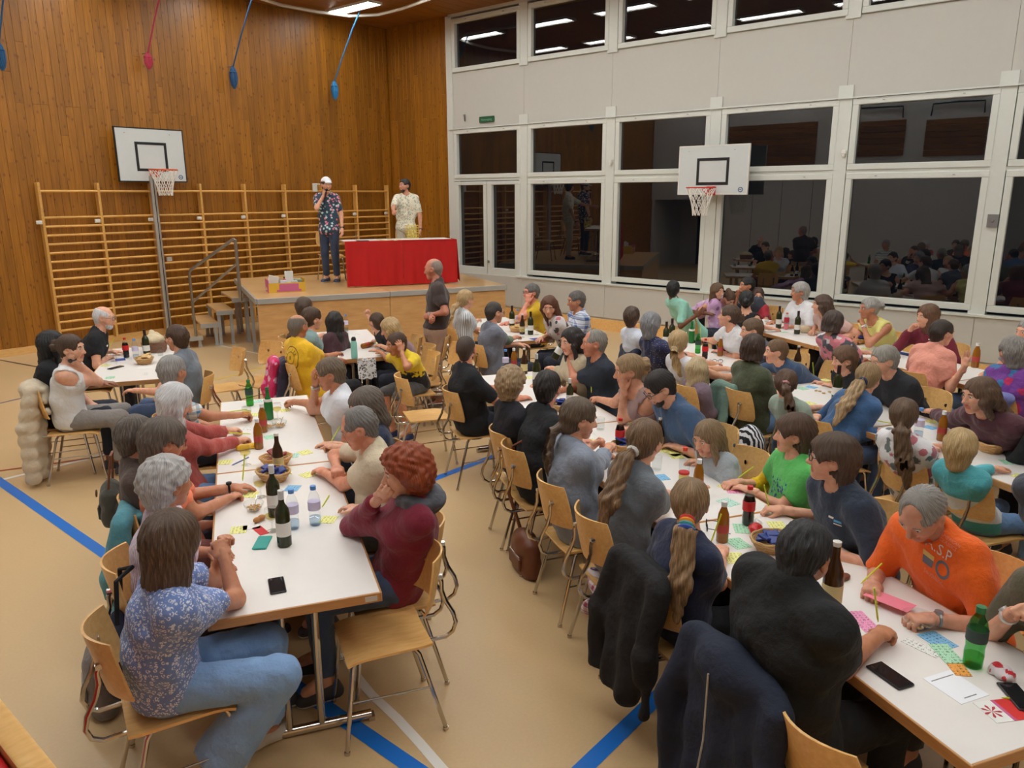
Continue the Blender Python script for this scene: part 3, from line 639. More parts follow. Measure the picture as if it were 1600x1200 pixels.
def hair_shape(style, h, hs, dn):
    """hair in the head frame; dn is the world's down direction seen from the head"""
    q = lambda *p: np.array(p)*hs; lo, hi = q(-.17, -.16, -.2), q(.15, .16, .2); dn = N3(N3(dn)+np.array([-.30 if style in ('pony', 'lowpony', 'longpony') else 0, 0, 0]))
    down = lambda p, l: np.array(p)+dn*l*hs
    if style in ('long', 'longfront', 'straightlong'): lo = np.minimum(lo, down(q(-.12, -.16, 0), .5)); hi = np.maximum(hi, down(q(-.02, .16, 0), .5))
    if style in ('pony', 'lowpony', 'longpony', 'braid'): lo = np.minimum(lo, down(q(-.27, -.15, 0), .56)); hi = np.maximum(hi, down(q(-.05, .14, 0), .52))
    if style in ('bob', 'bobshort', 'shoulder'): lo = lo-q(.02, .02, .13)
    g = G(lo, hi, h); th = {'short': .012, 'buzz': .004, 'fringe': .006, 'thin': .007, 'mop': .026, 'curly': .034, 'shortcurly': .028, 'wavyshort': .026, 'bob': .024, 'bobshort': .022, 'shoulder': .022, 'bun': .012}.get(style, .016)
    if style == 'bald': th = .003
    g.ell(q(-.015, 0, .028), q(.097, .077, .088)+th*hs, .01)
    if style in ('short', 'buzz', 'fringe', 'thin', 'mop', 'wavyshort', 'shortcurly', 'curly', 'bald'):
        g.cone(q(-.055, 0, -.01), q(-.052, 0, -.065 if style not in ('mop', 'wavyshort') else -.10), (.052+th)*hs, (.035+th)*hs, .03*hs, (0, 1, 0), 1.15)
    if style == 'curly':
        for s in (-1, 1): g.ball(q(-.045, s*.07, -.02), .058*hs, .03*hs)
        g.ball(q(-.07, 0, -.03), .07*hs, .03*hs); g.ball(q(.05, 0, .09), .04*hs, .03*hs)
    if style == 'mop': g.ell(q(.045, 0, .07), q(.05, .06, .03), .02*hs)
    if style in ('bob', 'bobshort', 'shoulder'):
        e = {'bob': -.13, 'bobshort': -.09, 'shoulder': -.18}[style]; g.cone(q(-.03, 0, -.01), q(-.04, 0, e), .088*hs, .080*hs, .02*hs, (0, 1, 0), 1.16)
    if style in ('long', 'longfront', 'straightlong'):
        L = {'long': .34, 'longfront': .36, 'straightlong': .46}[style]; a = q(-.045, 0, .0); b = down(q(-.085, 0, -.03), L*.5); c = down(q(-.10, 0, -.03), L)
        g.cone(a, b, .075*hs, .055*hs, .03*hs, (0, 1, 0), 1.5); g.cone(b, c, .055*hs, .028*hs, .03*hs, (0, 1, 0), 2.0)
        for s in (-1, 1):
            p = q(.03, s*.078, -.03); r = down(q(.02, s*.085, -.04), .2 if style != 'longfront' else .30); g.cone(q(-.01, s*.07, .03), p, .032*hs, .028*hs, .02*hs); g.cone(p, r, .028*hs, .018*hs, .02*hs)
    if style in ('pony', 'lowpony', 'longpony', 'braid'):
        z0 = {'pony': .035, 'lowpony': -.045, 'longpony': -.035, 'braid': -.07}[style]; L = {'pony': .26, 'lowpony': .22, 'longpony': .40, 'braid': .26}[style]
        a = q(-.105, 0, z0); b = a+q(-.065, 0, 0)+dn*.05*hs; c = b+dn*L*.55*hs+q(-.035, 0, 0); d = b+dn*L*hs+q(-.03, 0, 0); w = .030 if style != 'longpony' else .040
        g.cone(q(-.06, 0, z0+.01), a, .06*hs, .026*hs, .03*hs); g.cone(a, b, .022*hs, .030*hs, .01*hs); g.cone(b, c, w*hs, w*1.05*hs, .02*hs, (0, 1, 0), 1.35); g.cone(c, d, w*1.05*hs, .014*hs, .02*hs, (0, 1, 0), 1.3)
        g.cone(q(-.055, 0, -.01), q(-.06, 0, -.06), .055*hs, .035*hs, .03*hs)
    if style in ('bun', 'messybun', 'lowbun'):
        p = {'bun': q(-.105, 0, .06), 'messybun': q(-.125, 0, .03), 'lowbun': q(-.12, 0, -.01)}[style]; g.ball(p, .045*hs, .008*hs); g.cone(q(-.055, 0, -.01), q(-.06, 0, -.06), .055*hs, .035*hs, .03*hs)
        if style == 'messybun':
            for k in range(6): a = k*1.05; g.ball(p+q(-.02, .035*math.cos(a), .035*math.sin(a)-.01), .022*hs, .01*hs)
    # free the face, ears and nape
    fz = {'mop': -.055, 'longfront': -.05, 'bangs': -.06}.get(style, -.038)
    if style in ('curly', 'shortcurly'): g.ell(q(.115, 0, -.045), q(.11, .14, .115), .012*hs, sub=True)
    if style not in ('bald',): g.ell(q(.112, 0, fz), q(.082, .073 if style not in ('bob', 'bobshort', 'long', 'longfront', 'shoulder', 'straightlong') else .062, .115), .012*hs, sub=True)
    if style == 'bob': g.plane(q(0, 0, -.125), dn*1.0) if False else g.plane(down(q(0, 0, 0), .125), dn)
    if style == 'shoulder': g.plane(down(q(0, 0, 0), .18), dn)
    if style == 'bobshort': g.plane(q(0, 0, -.095), np.array([0, 0, -1.]))
    if style in ('short', 'buzz', 'fringe', 'thin', 'mop', 'bun', 'messybun', 'lowbun', 'pony', 'lowpony', 'longpony', 'braid', 'wavyshort', 'shortcurly', 'bald'):
        for s in (-1, 1): g.ell(q(.016, s*.088, -.03), q(.040, .034, .050), .01*hs, sub=True)
        g.cone(q(.05, 0, -.10), q(-.035, 0, -.2), .078*hs, .07*hs, .01*hs, sub=True)
    if style in ('fringe', 'bald'): g.ell(q(.035, 0, .115), q(.125, .064, .085), .012*hs, sub=True)
    if style == 'bald': g.ell(q(.06, 0, .06), q(.10, .09, .09), .01*hs, sub=True)
    if style == 'thin': g.ell(q(.085, 0, .085), q(.055, .05, .05), .02*hs, sub=True)
    # strands
    if style in ('curly', 'shortcurly'):
        w = 1/(.011*hs); A = (.010 if style == 'curly' else .007)*hs; g.warp(lambda X, Y, Z: A*(np.sin(X*w+2*np.sin(Z*w*.5))*np.sin(Y*w+1.3)*np.sin(Z*w)))
    elif style not in ('bald', 'buzz', 'fringe'):
        A = .0028*hs; f = 26
        g.warp(lambda X, Y, Z: A*np.sin(f*np.arctan2(Y, X+.02)+7*np.sin(Z*14))*np.clip((X*X+Y*Y)*400-.3, 0, 1)+A*np.sin(Y*190+5*np.sin(Z*11))*(X < -.1)+A*.6*np.sin(Z*75+3*np.sin(Y*30)) )
    v, f = g.nets(); return v, f
def brows(hs):
    mb = MB()
    for s in (-1, 1): mb.tube([np.array(p)*hs for p in ((.091, s*.016, .026), (.0915, s*.032, .033), (.083, s*.05, .029))], [.003*hs, .0038*hs, .0025*hs], 5)
    return mb
def beard_shape(h, hs):
    g = G(np.array((-.03, -.1, -.15))*hs, np.array((.12, .1, .02))*hs, h); q = lambda *p: np.array(p)*hs
    g.cone(q(.03, 0, -.02), q(.047, 0, -.075), .0645*hs, .0425*hs, .03*hs, (0, 1, 0), 1.06); g.ball(q(.066, 0, -.095), .0265*hs, .025*hs); g.cone(q(.088, -.02, -.047), q(.088, .02, -.047), .007*hs, .007*hs, .008*hs)
    g.cone(q(.105, -.012, -.063), q(.105, .012, -.063), .013*hs, .013*hs, .006*hs, sub=True); g.ell(q(.09, 0, .0), q(.06, .068, .048), .015*hs, sub=True); g.ell(q(.11, 0, -.02), q(.03, .045, .022), .008*hs, sub=True)
    return g.nets()
def cap_shape(h, hs):
    g = G(np.array((-.15, -.12, -.02))*hs, np.array((.22, .12, .16))*hs, h); q = lambda *p: np.array(p)*hs
    g.ell(q(-.012, 0, .035), q(.112, .092, .10), .01); g.plane(q(0, 0, .045), np.array([.25, 0, -1.])/1.03); g.cone(q(.09, 0, .062), q(.15, 0, .05), .012*hs, .012*hs, .012*hs, (0, 1, 0), 5.)
    return g.nets()

fold_ = lambda X, Y, Z: .008*np.sin(Y*46+3*np.sin(Z*30))*np.sin(X*42+Z*30)
SHOE = None
def shoe_mesh():
    global SHOE
    if SHOE is None:
        g = G((-.12, -.07, -.02), (.22, .07, .13), .009); g.cone((-.045, 0, .035), (.13, 0, .028), .036, .040, .03, (0, 1, 0), 1.05); g.cone((-.02, 0, .04), (-.025, 0, .085), .042, .038, .03); g.cone((.02, 0, .06), (.10, 0, .035), .03, .03, .03); g.plane((0, 0, 0), (0, 0, -1.)); g.plane((0, 0, .095), (0, 0, 1.))
        v, q = g.nets(); mi = (v[q].mean(1)[:, 2] < .018).astype(int); SHOE = npmesh('shoe', v, q.ravel(), np.arange(len(q))*4, mi)
    return SHOE

ROWS = {'LL': (-3.75, -30), 'LR': (-3.01, 150), 'DL': (-1.46, -30), 'DR': (-.72, 150), 'EL': (.87, -30), 'ER': (1.60, 150), 'FL': (2.83, -30), 'FR': (3.57, 150),
        'TL': (-4.99, -30), 'TR': (-4.25, 150), 'CL': (-2.68, -30), 'CR': (-1.94, 150), 'BL': (-.6, -30), 'BR': (.13, 150)}
PEOPLE = {}; SEATS = []
def IK(Sh, T, l1, l2, pole):
    d = T-Sh; D = np.linalg.norm(d); s = 1.
    if D > (l1+l2)*.985: s = min(1.22, D/((l1+l2)*.985)); 
    l1, l2 = l1*s, l2*s
    if D > (l1+l2)*.985: T = Sh+d/D*(l1+l2)*.985; d = T-Sh; D = np.linalg.norm(d)
    D = max(D, abs(l1-l2)+.02); u = N3(d); a = (l1*l1-l2*l2+D*D)/(2*D); hgt = math.sqrt(max(l1*l1-a*a, 0)); p = np.asarray(pole, float); p = p-u*(p@u); p = N3(p)
    return Sh+u*a+p*hgt, T
def P(key, label, row, hd, hair, top, sl=.55, legs=S(40, 44, 58), R='table', L='table', ds=0., hy=0., hp=8., hr=0., tw=0., by=0., sc=1., g=1., sk=S(230, 174, 144), d=.30, bust=0., belly=0., pose='sit',
      pos=None, yaw=None, elb=(0, 0), neck=.078, hem=None, chair=True, shoes=S(60, 60, 66), legskin=0., knee=None, feet=None, specs=None, beard=None, cap=None, watch=None, tie=None, sleeve=None, wide=1., hold=(None, None), seat_z=.46, floorz=0., collar=False, slouch=1., armr=1., polo=None, sw=1., wrx=0., pel=None, ER=None, EL=None, stoop=False, hood=None, cby=False, hunch=1.):
    d = .5*d+.03 if d < .9 else d-1
    u, v, z = hd; H = at(u, v, z) if pos is None or pose == 'sit' or stoop else np.array([pos[0], pos[1], z])
    if row:
        te, fa = ROWS[row]; sg = 1 if fa < 0 else -1; s_ = H[:2]@ud+ds; t_ = te-sg*d; base = ST(s_, t_); yw = rad(fa+by); SEATS.append((key, base, rad(fa+(by if cby else 0)), chair))
    else: base = np.array([pos[0], pos[1], floorz]); yw = rad(yaw)
    Rw = rz3(yw); loc = lambda p: Rw.T @ (np.asarray(p, float)-base)
    Hl = loc(H); dist = np.linalg.norm(H-CAM); hb = .0125 if dist < 4.6 else .016 if dist < 6.5 else .019 if dist < 8.5 else .023
    hh = .0052 if dist < 5 else .0066 if dist < 7 else .008 if dist < 9 else .0095; hs = 1. if sc > .92 else .94 if sc > .8 else .90
    RH = rz3(rad(hy)) @ ry3(rad(hp)) @ rx3(rad(hr)); root = thing('person', label, 'person', base, yw); PEOPLE[key] = root
    Pv = np.array([0, 0, seat_z+.088*sc]) if pose == 'sit' else np.array([0, 0, .92*sc])
    if pel is not None: Pv = Pv+np.array(pel)
    dirn = N3(Pv-Hl); Nk = Hl+RH@(np.array([-.03, 0, -.10+.02*(1-hunch)])*hs)+dirn*.07*sc*hunch; f = np.array([math.cos(rad(tw)), math.sin(rad(tw)), 0]); lt = np.array([-f[1], f[0], 0]); l0 = np.array([0, 1., 0])
    W = Pv+(Nk-Pv)*.38-np.array([.025*slouch, 0, 0])*sc; C = Pv+(Nk-Pv)*.72-f*.012*slouch; Sc = Pv+(Nk-Pv)*.905; Sd = {-1: Sc-lt*.172*sc*sw, 1: Sc+lt*.172*sc*sw}
    hip = {s: Pv+np.array([.0, s*.088*sc, 0]) for s in (-1, 1)}
    if pose == 'sit': kn = {s: Pv+np.array([.41*sc, s*.12*sc, .0]) for s in (-1, 1)}; an = {s: np.array([kn[s][0]-.02, s*.12*sc, max(.09, kn[s][2]-.43*sc)]) for s in (-1, 1)}
    else: kn = {s: np.array([.02, s*.095*sc, .49*sc]) for s in (-1, 1)}; an = {s: np.array([-.01, s*.10*sc, .085]) for s in (-1, 1)}
    if knee:
        for s, p in knee.items(): kn[s] = np.array(p, float)
    if feet:
        for s, p in feet.items(): an[s] = np.array(p, float)
    # arms
    arms = {}; hcen = Hl
    for s, spec, ho in ((-1, R, hold[0]), (1, L, hold[1])):
        pole = np.array([-.15, s*.55+elb[0 if s < 0 else 1], -1.]); mode = 'soft'; tgt = None
        if isinstance(spec, tuple): tgt = loc(at(*spec[:3])); mode = spec[3] if len(spec) > 3 else ('soft' if spec[2] < .86 else 'fist')
        elif spec == 'table': tgt = np.array([.40*sc+.04, s*.13*sc+.04*s, .775]); mode = 'soft'
        elif spec == 'lap': tgt = np.array([.27*sc, s*.09*sc, seat_z+.19*sc])
        elif spec == 'side': tgt = np.array([.04, s*.26*sc, .86*sc]); pole = np.array([-1., s*.4, 0])
        else:
            o = {'cheek': (.055, s*.068, -.055), 'chin': (.095, s*.018, -.115), 'ear': (.0, s*.10, -.01), 'mouth': (.12, s*.03, -.07), 'face': (.11, s*.03, -.01), 'mic': (.10, s*.045, -.105)}[spec]; tgt = Hl+RH@(np.array(o)*hs); mode = {'chin': 'fist', 'mouth': 'grip', 'mic': 'grip'}.get(spec, 'face'); pole = np.array([.35, s*.5+elb[0 if s < 0 else 1], -1.])
        if ho: mode = ho
        hl = .075*sc; tgt = np.array(tgt, float)
        E0, T0 = IK(Sd[s], tgt, .285*sc, .245*sc+hl, pole); fd = N3(T0-E0); wr = T0-fd*hl
        if (ER, None, EL)[s+1]: E0 = loc(at(*(ER, None, EL)[s+1])); T0 = tgt; fd = N3(T0-E0); wr = T0-fd*hl
        if mode in ('face',) : hx = N3(fd*.4+RH@np.array([.0, 0, 1.])); up = T0-Hl
        elif mode == 'spread': hx = N3(fd*.4+np.array([0, 0, 1.])); up = np.array([-1., 0, 0])
        elif tgt[2] < .9 and pose == 'sit': hx = N3(fd*np.array([1, 1, .25])); up = np.array([0, 0, 1.])
        else: hx = fd; up = np.array([0, s*.8, .35]) if mode in ('grip', 'fist') else np.array([0, s*1., .2])
        up = up-hx*(up@hx); up = N3(up); yy = np.cross(up, hx); arms[s] = (E0, wr, hx, yy, up, mode)
    allp = [Pv, Nk, Hl]+list(hip.values())+list(kn.values())+list(an.values())+[a[i] for a in arms.values() for i in (0, 1)]+list(Sd.values()); allp = np.array(allp); lo = allp.min(0)-.17; hi = allp.max(0)+.17; lo[2] = max(lo[2], -.02)
    gg = g*sc
    def torso(G_, e, drape=0.):
        G_.cone(Pv-l0*.05*gg, Pv+l0*.05*gg, .112*gg+e, .112*gg+e, .04); G_.cone(Pv, W, .108*gg+e+drape, .100*gg+e+drape, .05, l0, 1.36); G_.cone(W, C, .100*gg+e+drape, .108*gg+e, .05, lt, 1.40); G_.cone(C, Sc, .106*gg+e, .070*sc+e, .05, lt, 1.55)
        G_.cone(Sd[-1]*.86+Sd[1]*.14, Sd[1]*.86+Sd[-1]*.14, .056*sc+e, .056*sc+e, .05)
        for s in (-1, 1): G_.cone(Nk+(0, 0, .012), Sc*.3+Sd[s]*.7+np.array([0, 0, .02*sc]), .046*sc+e, .040*sc+e*.8, .04)
        if bust:
            for s in (-1, 1): G_.ball(C*.9+W*.1+f*.088*gg+lt*s*.07*sc, .06*bust*sc+e, .05)
        if belly: G_.ell(W*.7+C*.1+Pv*.2+f*.055*belly, np.array([.12, .14, .15])*belly*sc+e, .06)
    b = Bag(); B = G(lo, hi, hb); torso(B, 0.); B.cone(Nk-(0, 0, .03), Hl+RH@(np.array([-.022, 0, -.06])*hs), .058*sc, .053*hs, .03); up1, fo1 = (.049, .038) if True else 0
    for s in (-1, 1):
        E0, wr, hx, yy, up, mode = arms[s]; B.cone(Sd[s], E0, .049*sc*armr, .041*sc*armr, .06); B.cone(E0, wr, .041*sc*armr, .026*sc*(.5+.5*armr), .02); B.cone(wr, wr+hx*.03*sc, .025*sc, .022*sc, .01)
        B.cone(hip[s], kn[s], .082*gg, .056*sc, .04); B.cone(kn[s], kn[s]*.6+an[s]*.4, .055*sc, .053*sc, .03); B.cone(kn[s]*.6+an[s]*.4, an[s], .053*sc, .036*sc, .02); fw_ = N3(np.array([1., s*.15, 0])); B.cone(an[s], an[s]+fw_*.11*sc-(0, 0, .045), .036*sc, .03*sc, .02)
    b.add(*B.nets())
    hv, hq, hm = head_shape(hh, hs, True, 1. if bust == 0 else .93); b.add(hv, hq, hm if dist < 8 else 0, (RH, Hl))
    for s in (-1, 1):
        E0, wr, hx, yy, up, mode = arms[s]; hv, hq = hand_shape(min(hh, .0068) if dist > 5 else .0052, HANDS[mode], round((.98 if bust == 0 else .9)*sc, 2), mode == 'fist')
        M = np.stack([hx, yy, up], 1); vv = hv.copy(); qq = hq
        if s > 0: vv[:, 1] *= -1; qq = hq[:, ::-1]
        b.add(vv, qq, 0, (M, wr))
        for ss, ee in ((1, 0),): pass
        e, q = ballq(np.array([.0775, s*.033, .0095])*hs, .0125*hs, 5); b.add(e, q, 2, (RH, Hl)); e, q = ballq(np.array([.0835, s*.0335, .0095])*hs, .0075*hs, 4); b.add(e, q, 3, (RH, Hl))
    lip = tuple(x*y for x, y in zip(sk[:3], (.78, .48, .48)))+(1,)
    link('body', b.mesh('body'), [skin(sk), flat(lip, .4), flat(S(225, 220, 212), .25), flat(S(46, 32, 24), .2)], root)
    # shirt
    pat = top if isinstance(top, tuple) and isinstance(top[0], str) else ('plain', top); mt = fabric(*pat)
    def skirt(G_, e):
        pass
    Tg = G(np.minimum.reduce([Pv, Nk, *[a[0] for a in arms.values()], *[a[1] for a in arms.values()], *Sd.values()])-.2, np.maximum.reduce([Pv, Nk, *[a[0] for a in arms.values()], *[a[1] for a in arms.values()], *Sd.values()])+.2, hb); torso(Tg, .013, .008*wide)
    for s in (-1, 1):
        q_ = sl[0 if s < 0 else 1] if isinstance(sl, tuple) else sl; E0, wr = arms[s][:2]
        if sleeve and sleeve[0] == s: q_ = min(q_, .6)
        if q_ == 0: Tg.cone(Sd[s], Sd[s]+(E0-Sd[s])*.35, .062*sc, .054*sc, .065)
        if q_ > 0 and q_ <= 1: e_ = Sd[s]+(E0-Sd[s])*q_; n_ = N3(E0-Sd[s]); Tg.cone(Sd[s], Sd[s]+(E0-Sd[s])*1.05, .063*sc*armr, .056*sc*armr+.004*wide, .065, cut=(e_, n_))
        elif q_ > 1: e_ = E0+(wr-E0)*(q_-1); n_ = N3(wr-E0); Tg.cone(Sd[s], E0, .063*sc*armr, .056*sc*armr, .065); Tg.cone(E0, wr, .056*sc*armr, .040*sc*armr+.003*wide, .02, cut=(e_, n_))
    tdir = N3(Nk-Pv); zc = (Pv+tdir*(-.07 if hem is None else hem)*sc)[2]; Tg.plane((0, 0, zc), (0, 0, -1.))
    fr = 1/.042
    Tg.warp(lambda X, Y, Z: .005*np.sin(Z*fr*1.3+2.2*np.sin(Y*13+X*9))*np.sin(Y*11+X*15+Z*6)+.003*np.sin((X+Y)*38+Z*20))
    nb = Nk+RH@(np.array([.01, 0, .06])*sc)*.5+f*.01
    hu = N3(Hl-Nk)
    if sl != 0: Tg.cone(Nk-(0, 0, .04), Nk+hu*.025, .072*sc, .069*sc, .04)
    Tg.cone(Nk+f*.022*sc+hu*((.045 if sl != 0 else .01)*sc), (Nk+f*.022*sc+hu*((.045 if sl != 0 else .01)*sc)+hu*.15), neck*sc*.84, neck*sc*1.15, .008, sub=True)
    if sl == 0:
        for s in (-1, 1): Tg.cone(Sd[s]+lt*s*.056*sc, Sd[s]+(arms[s][0]-Sd[s])*.28+lt*s*.05*sc, .066*sc, .062*sc, .01, sub=True)
    Bg = Bag(); Bg.add(*Tg.nets()); so = link('shirt', Bg.mesh('shirt'), mt, root)
    if collar:
        cm = MB()
        for s in (-1, 1): cm.tube([Nk+(0, 0, .035*sc)-f*.066*sc, Nk+(0, 0, .03*sc)+lt*s*.06*sc, Nk+f*.065*sc+lt*s*.025*sc-(0, 0, .02)], [.014*sc, .016*sc, .018*sc], 6)
        cm.build('collar', mt, so)
    if hood:
        g_ = G(Nk-.22, Nk+.22, hb); an_ = [Nk+(0, 0, .015)+f*math.cos(t)*.085+lt*math.sin(t)*.105+np.array([0, 0, .03*math.cos(t)]) for t in np.linspace(.6, 5.68, 12)]
        for p_, q_ in zip(an_[:-1], an_[1:]): g_.cone(p_, q_, .034, .034, .02)
        g_.ell(Nk-f*.095+(0, 0, .015), (.065, .115, .055), .04); g_.cone(Nk-(0, 0, .1), Nk+(0, 0, .2), .052, .065, .015, sub=True); g_.warp(fold_); bb = Bag(); bb.add(*g_.nets()); link('hood', bb.mesh('hood'), fabric('plain', hood), so)
    if sleeve:
        s, colr = sleeve; E0, wr = arms[s][:2]; g_ = G(np.minimum.reduce([Sd[s], E0, wr])-.12, np.maximum.reduce([Sd[s], E0, wr])+.12, hb); e_ = E0+(wr-E0)*.35; n_ = N3(wr-E0); g_.cone(Sd[s], E0, .058*sc, .050*sc, .02); g_.cone(E0, wr, .052*sc, .04*sc, .02, cut=(e_, n_)); bb = Bag(); bb.add(*g_.nets()); link('long_sleeve', bb.mesh('long_sleeve'), fabric('plain', colr), root)
    # trousers
    pl = np.array([Pv, *hip.values(), *kn.values(), *an.values()]); Lg = G(pl.min(0)-.2, pl.max(0)+.2, hb); e = .012; wd_ = wide if wide > 1.2 else 1.
    Lg.cone(Pv-l0*.05*gg, Pv+l0*.05*gg, .112*gg+e*.6, .112*gg+e*.6, .04); Lg.cone(Pv, Pv+tdir*.12, .108*gg+e*.3, .10*gg+e*.3, .04, l0, 1.35)
    for s in (-1, 1):
        Lg.cone(hip[s], kn[s], .082*gg+e, .058*sc+e*wd_, .03)
        if legskin < .5:
            en = kn[s]+(an[s]-kn[s])*(.92-legskin); n_ = N3(an[s]-kn[s]); Lg.cone(kn[s], an[s], .058*sc+e*wd_, .040*sc+.016*wd_**2, .02, cut=(en, n_))
    if legskin >= .5:
        for s in (-1, 1): ce = hip[s]+(kn[s]-hip[s])*.92; Lg.cone(ce, ce+(kn[s]-ce)*3, .085*sc, .085*sc, .001, sub=True, cut=None) if False else None
    Lg.warp(lambda X, Y, Z: .003*np.sin(X*60+3*np.sin(Y*25))*np.sin(Z*34+Y*20))
    bb = Bag(); bb.add(*Lg.nets()); link('shorts' if legskin >= .5 else 'trousers', bb.mesh('trousers'), fabric('plain', legs) if isinstance(legs[0], float) else fabric(*legs), root)
    for s in (-1, 1):
        o = link('shoe', shoe_mesh(), None, root); 
        if len(SHOE.materials) < 2: SHOE.materials.append(flat(S(60, 60, 66), .6)); SHOE.materials.append(flat(S(215, 212, 205), .6))
        o.material_slots[0].link = 'OBJECT'; o.material_slots[0].material = flat(shoes, .6); k = .98*sc
        o.location = [float(c) for c in (an[s]-(0, 0, an[s][2]))] if an[s][2] < .13 else [float(c) for c in an[s]-(0, 0, .085*sc)]; o.rotation_euler = (0, 0, s*.15); o.scale = (k, k, k)
    # hair and face things in the head frame
    M4 = Matrix(np.vstack([np.hstack([RH, Hl[:, None]]), [0, 0, 0, 1]]).tolist()); st, hc = hair[0], hair[1]; hm_ = hairmat(hc, hair[2] if len(hair) > 2 else None)
    hv, hq = hair_shape(st, max(hh*1.0, .006), hs, RH.T@N3(N3(Pv-Nk)+np.array([0, 0, -.25]))); me = brows(hs)
    bb = Bag(); bb.add(hv, hq); bo = link('hair', bb.mesh('hair'), hm_, root); bo.matrix_local = M4
    bo = me.build('eyebrows', flat(tuple(x*.8 for x in hc[:3])+(1,), .7), root); bo.matrix_local = M4
    if beard: hv, hq = beard_shape(hh, hs); bb = Bag(); bb.add(hv, hq); o = link('beard', bb.mesh('beard'), hairmat(beard), root); o.matrix_local = M4
    if cap: hv, hq = cap_shape(hh, hs); bb = Bag(); bb.add(hv, hq, (hv[hq].mean(1)[:, 0] < -.01).astype(int)); o = link('cap', bb.mesh('cap'), [fabric('plain', cap[0]), fabric('plain', cap[1])], root); o.matrix_local = M4
    if tie is not None:
        z0 = {'pony': .035, 'lowpony': -.045, 'longpony': -.035, 'braid': -.07}.get(st, 0); tr_ = .024; tb = MB(); tr0 = tr_
        tl_ = tie if isinstance(tie, list) else [tie]; da = np.array([-.065, 0, 0])+N3(RH.T@N3(N3(Pv-Nk)+np.array([0, 0, -.25]))+np.array([-.30, 0, 0]))*.05; t1_ = N3(da); t2_ = np.array([0, 1., 0]); t3_ = np.cross(t1_, t2_)
        for k, c_ in enumerate(tl_): tb.cm = k; cc_ = np.array([-.105, 0, z0])+da*(.15+.26*k); rr_ = .024+.004*k; tb.tube([(cc_+t2_*rr_*math.cos(a)+t3_*rr_*math.sin(a))*hs for a in np.linspace(0, 6.283, 15)[:-1]], .013*hs, 6, closed=True)
        o = tb.build('hair_tie', [fabric('plain', c_) for c_ in (tie if isinstance(tie, list) else [tie])], root); o.matrix_local = M4
    if specs:
        gb = MB()
        for s in (-1, 1): gb.tube([np.array([.107-.012*(abs(math.cos(a)) if math.cos(a)*s > 0 else 0), s*.034+.024*math.cos(a), .007+.018*math.sin(a)])*hs for a in np.linspace(0, 6.283, 13)[:-1]], .0022, 5, closed=True).tube([np.array(p)*hs for p in ((.097, s*.058, .012), (.05, s*.079, .012), (-.012, s*.086, .008))], .0022, 5)
        gb.tube([np.array(p)*hs for p in ((.107, -.010, .012), (.112, 0, .015), (.107, .010, .012))], .0022, 5); o = gb.build('glasses', flat(specs, .3), root); o.matrix_local = M4
    if watch:
        s, colr = watch; E0, wr, hx, yy, up, mode = arms[s]; c_ = wr-hx*.02*sc; wb = MB().tube([c_+yy*.031*sc*math.cos(a)+up*.027*sc*math.sin(a) for a in np.linspace(0, 6.283, 17)[:-1]], .007, 5, closed=True); wb.tube([c_+up*.022*sc, c_+up*.036*sc], .017*sc, 12); wb.build('wristwatch', flat(colr, .3, .6), root)
    root['ref'] = 0; del root['ref']
    arms['head'] = (Hl, RH); arms['base'] = (base, Rw, Nk, C, W, Pv, f, lt); return root, arms
# ------------------------------------------------------------------ the people
HB = S(74, 52, 36); HDK = S(34, 26, 22); HBK = S(16, 15, 17); HG = S(150, 146, 142); HW = S(216, 214, 216); HDG = S(96, 84, 74); HBL = S(190, 158, 112); HLB = S(128, 96, 64); HRED = S(150, 66, 30)
TAN = S(200, 138, 104); PAL = S(232, 180, 152); DKS = S(128, 84, 60)
NAVY = S(30, 40, 66); BLK = S(24, 26, 31); JEAN = S(106, 142, 186); JEAND = S(66, 86, 120); GREYT = S(112, 120, 130); BEIGE = S(214, 192, 156); WHT = S(226, 226, 226); KH = S(166, 132, 108)
ARMS = {}
def PP(*a, **k):
    r_ = P(*a, **k); ARMS[a[0]] = r_[1]; return r_
# table at the pine wall
PP('longblack', 'person with very long straight black hair sitting with back turned beside the pine wall', 'TL', (82, 538, 1.2), ('straightlong', HBK), BLK, sl=.5, hy=10, sk=S(150, 100, 74), bust=.9, L='table', R=(150, 573, .78))
PP('tank', 'person in white strappy top with a messy brown bun, hand at ear', 'TL', (112, 545, 1.2), ('messybun', HB), WHT, sl=0, legs=('melange', S(128, 122, 118), S(150, 144, 140)), bust=1., hy=-18, hp=4, R='ear', L=(153, 640, .58, 'soft'), ds=.10, d=1.05, neck=.10, sk=PAL, tw=-8, wide=1.5, watch=(-1, S(60, 60, 60)), ER=(154, 597, .86))
PP('baldblack', 'bald person with white stubble and glasses in black t-shirt writing by the wall bars', 'TL', (163, 496, 1.22), ('fringe', HW), BLK, sl=.6, hy=-10, hp=12, R=(172, 556, .78, 'grip'), L=(187, 550, .78), specs=S(90, 90, 95), beard=HW, g=1.08, d=.27)
PP('greytee', 'dark-haired person in grey t-shirt seen from behind, beside two empty chairs', 'TR', (276, 528, 1.22), ('short', HB), GREYT, sl=.6, hy=-25, hp=5, g=1.08, legs=JEAND, by=-15, R='lap', L='table')
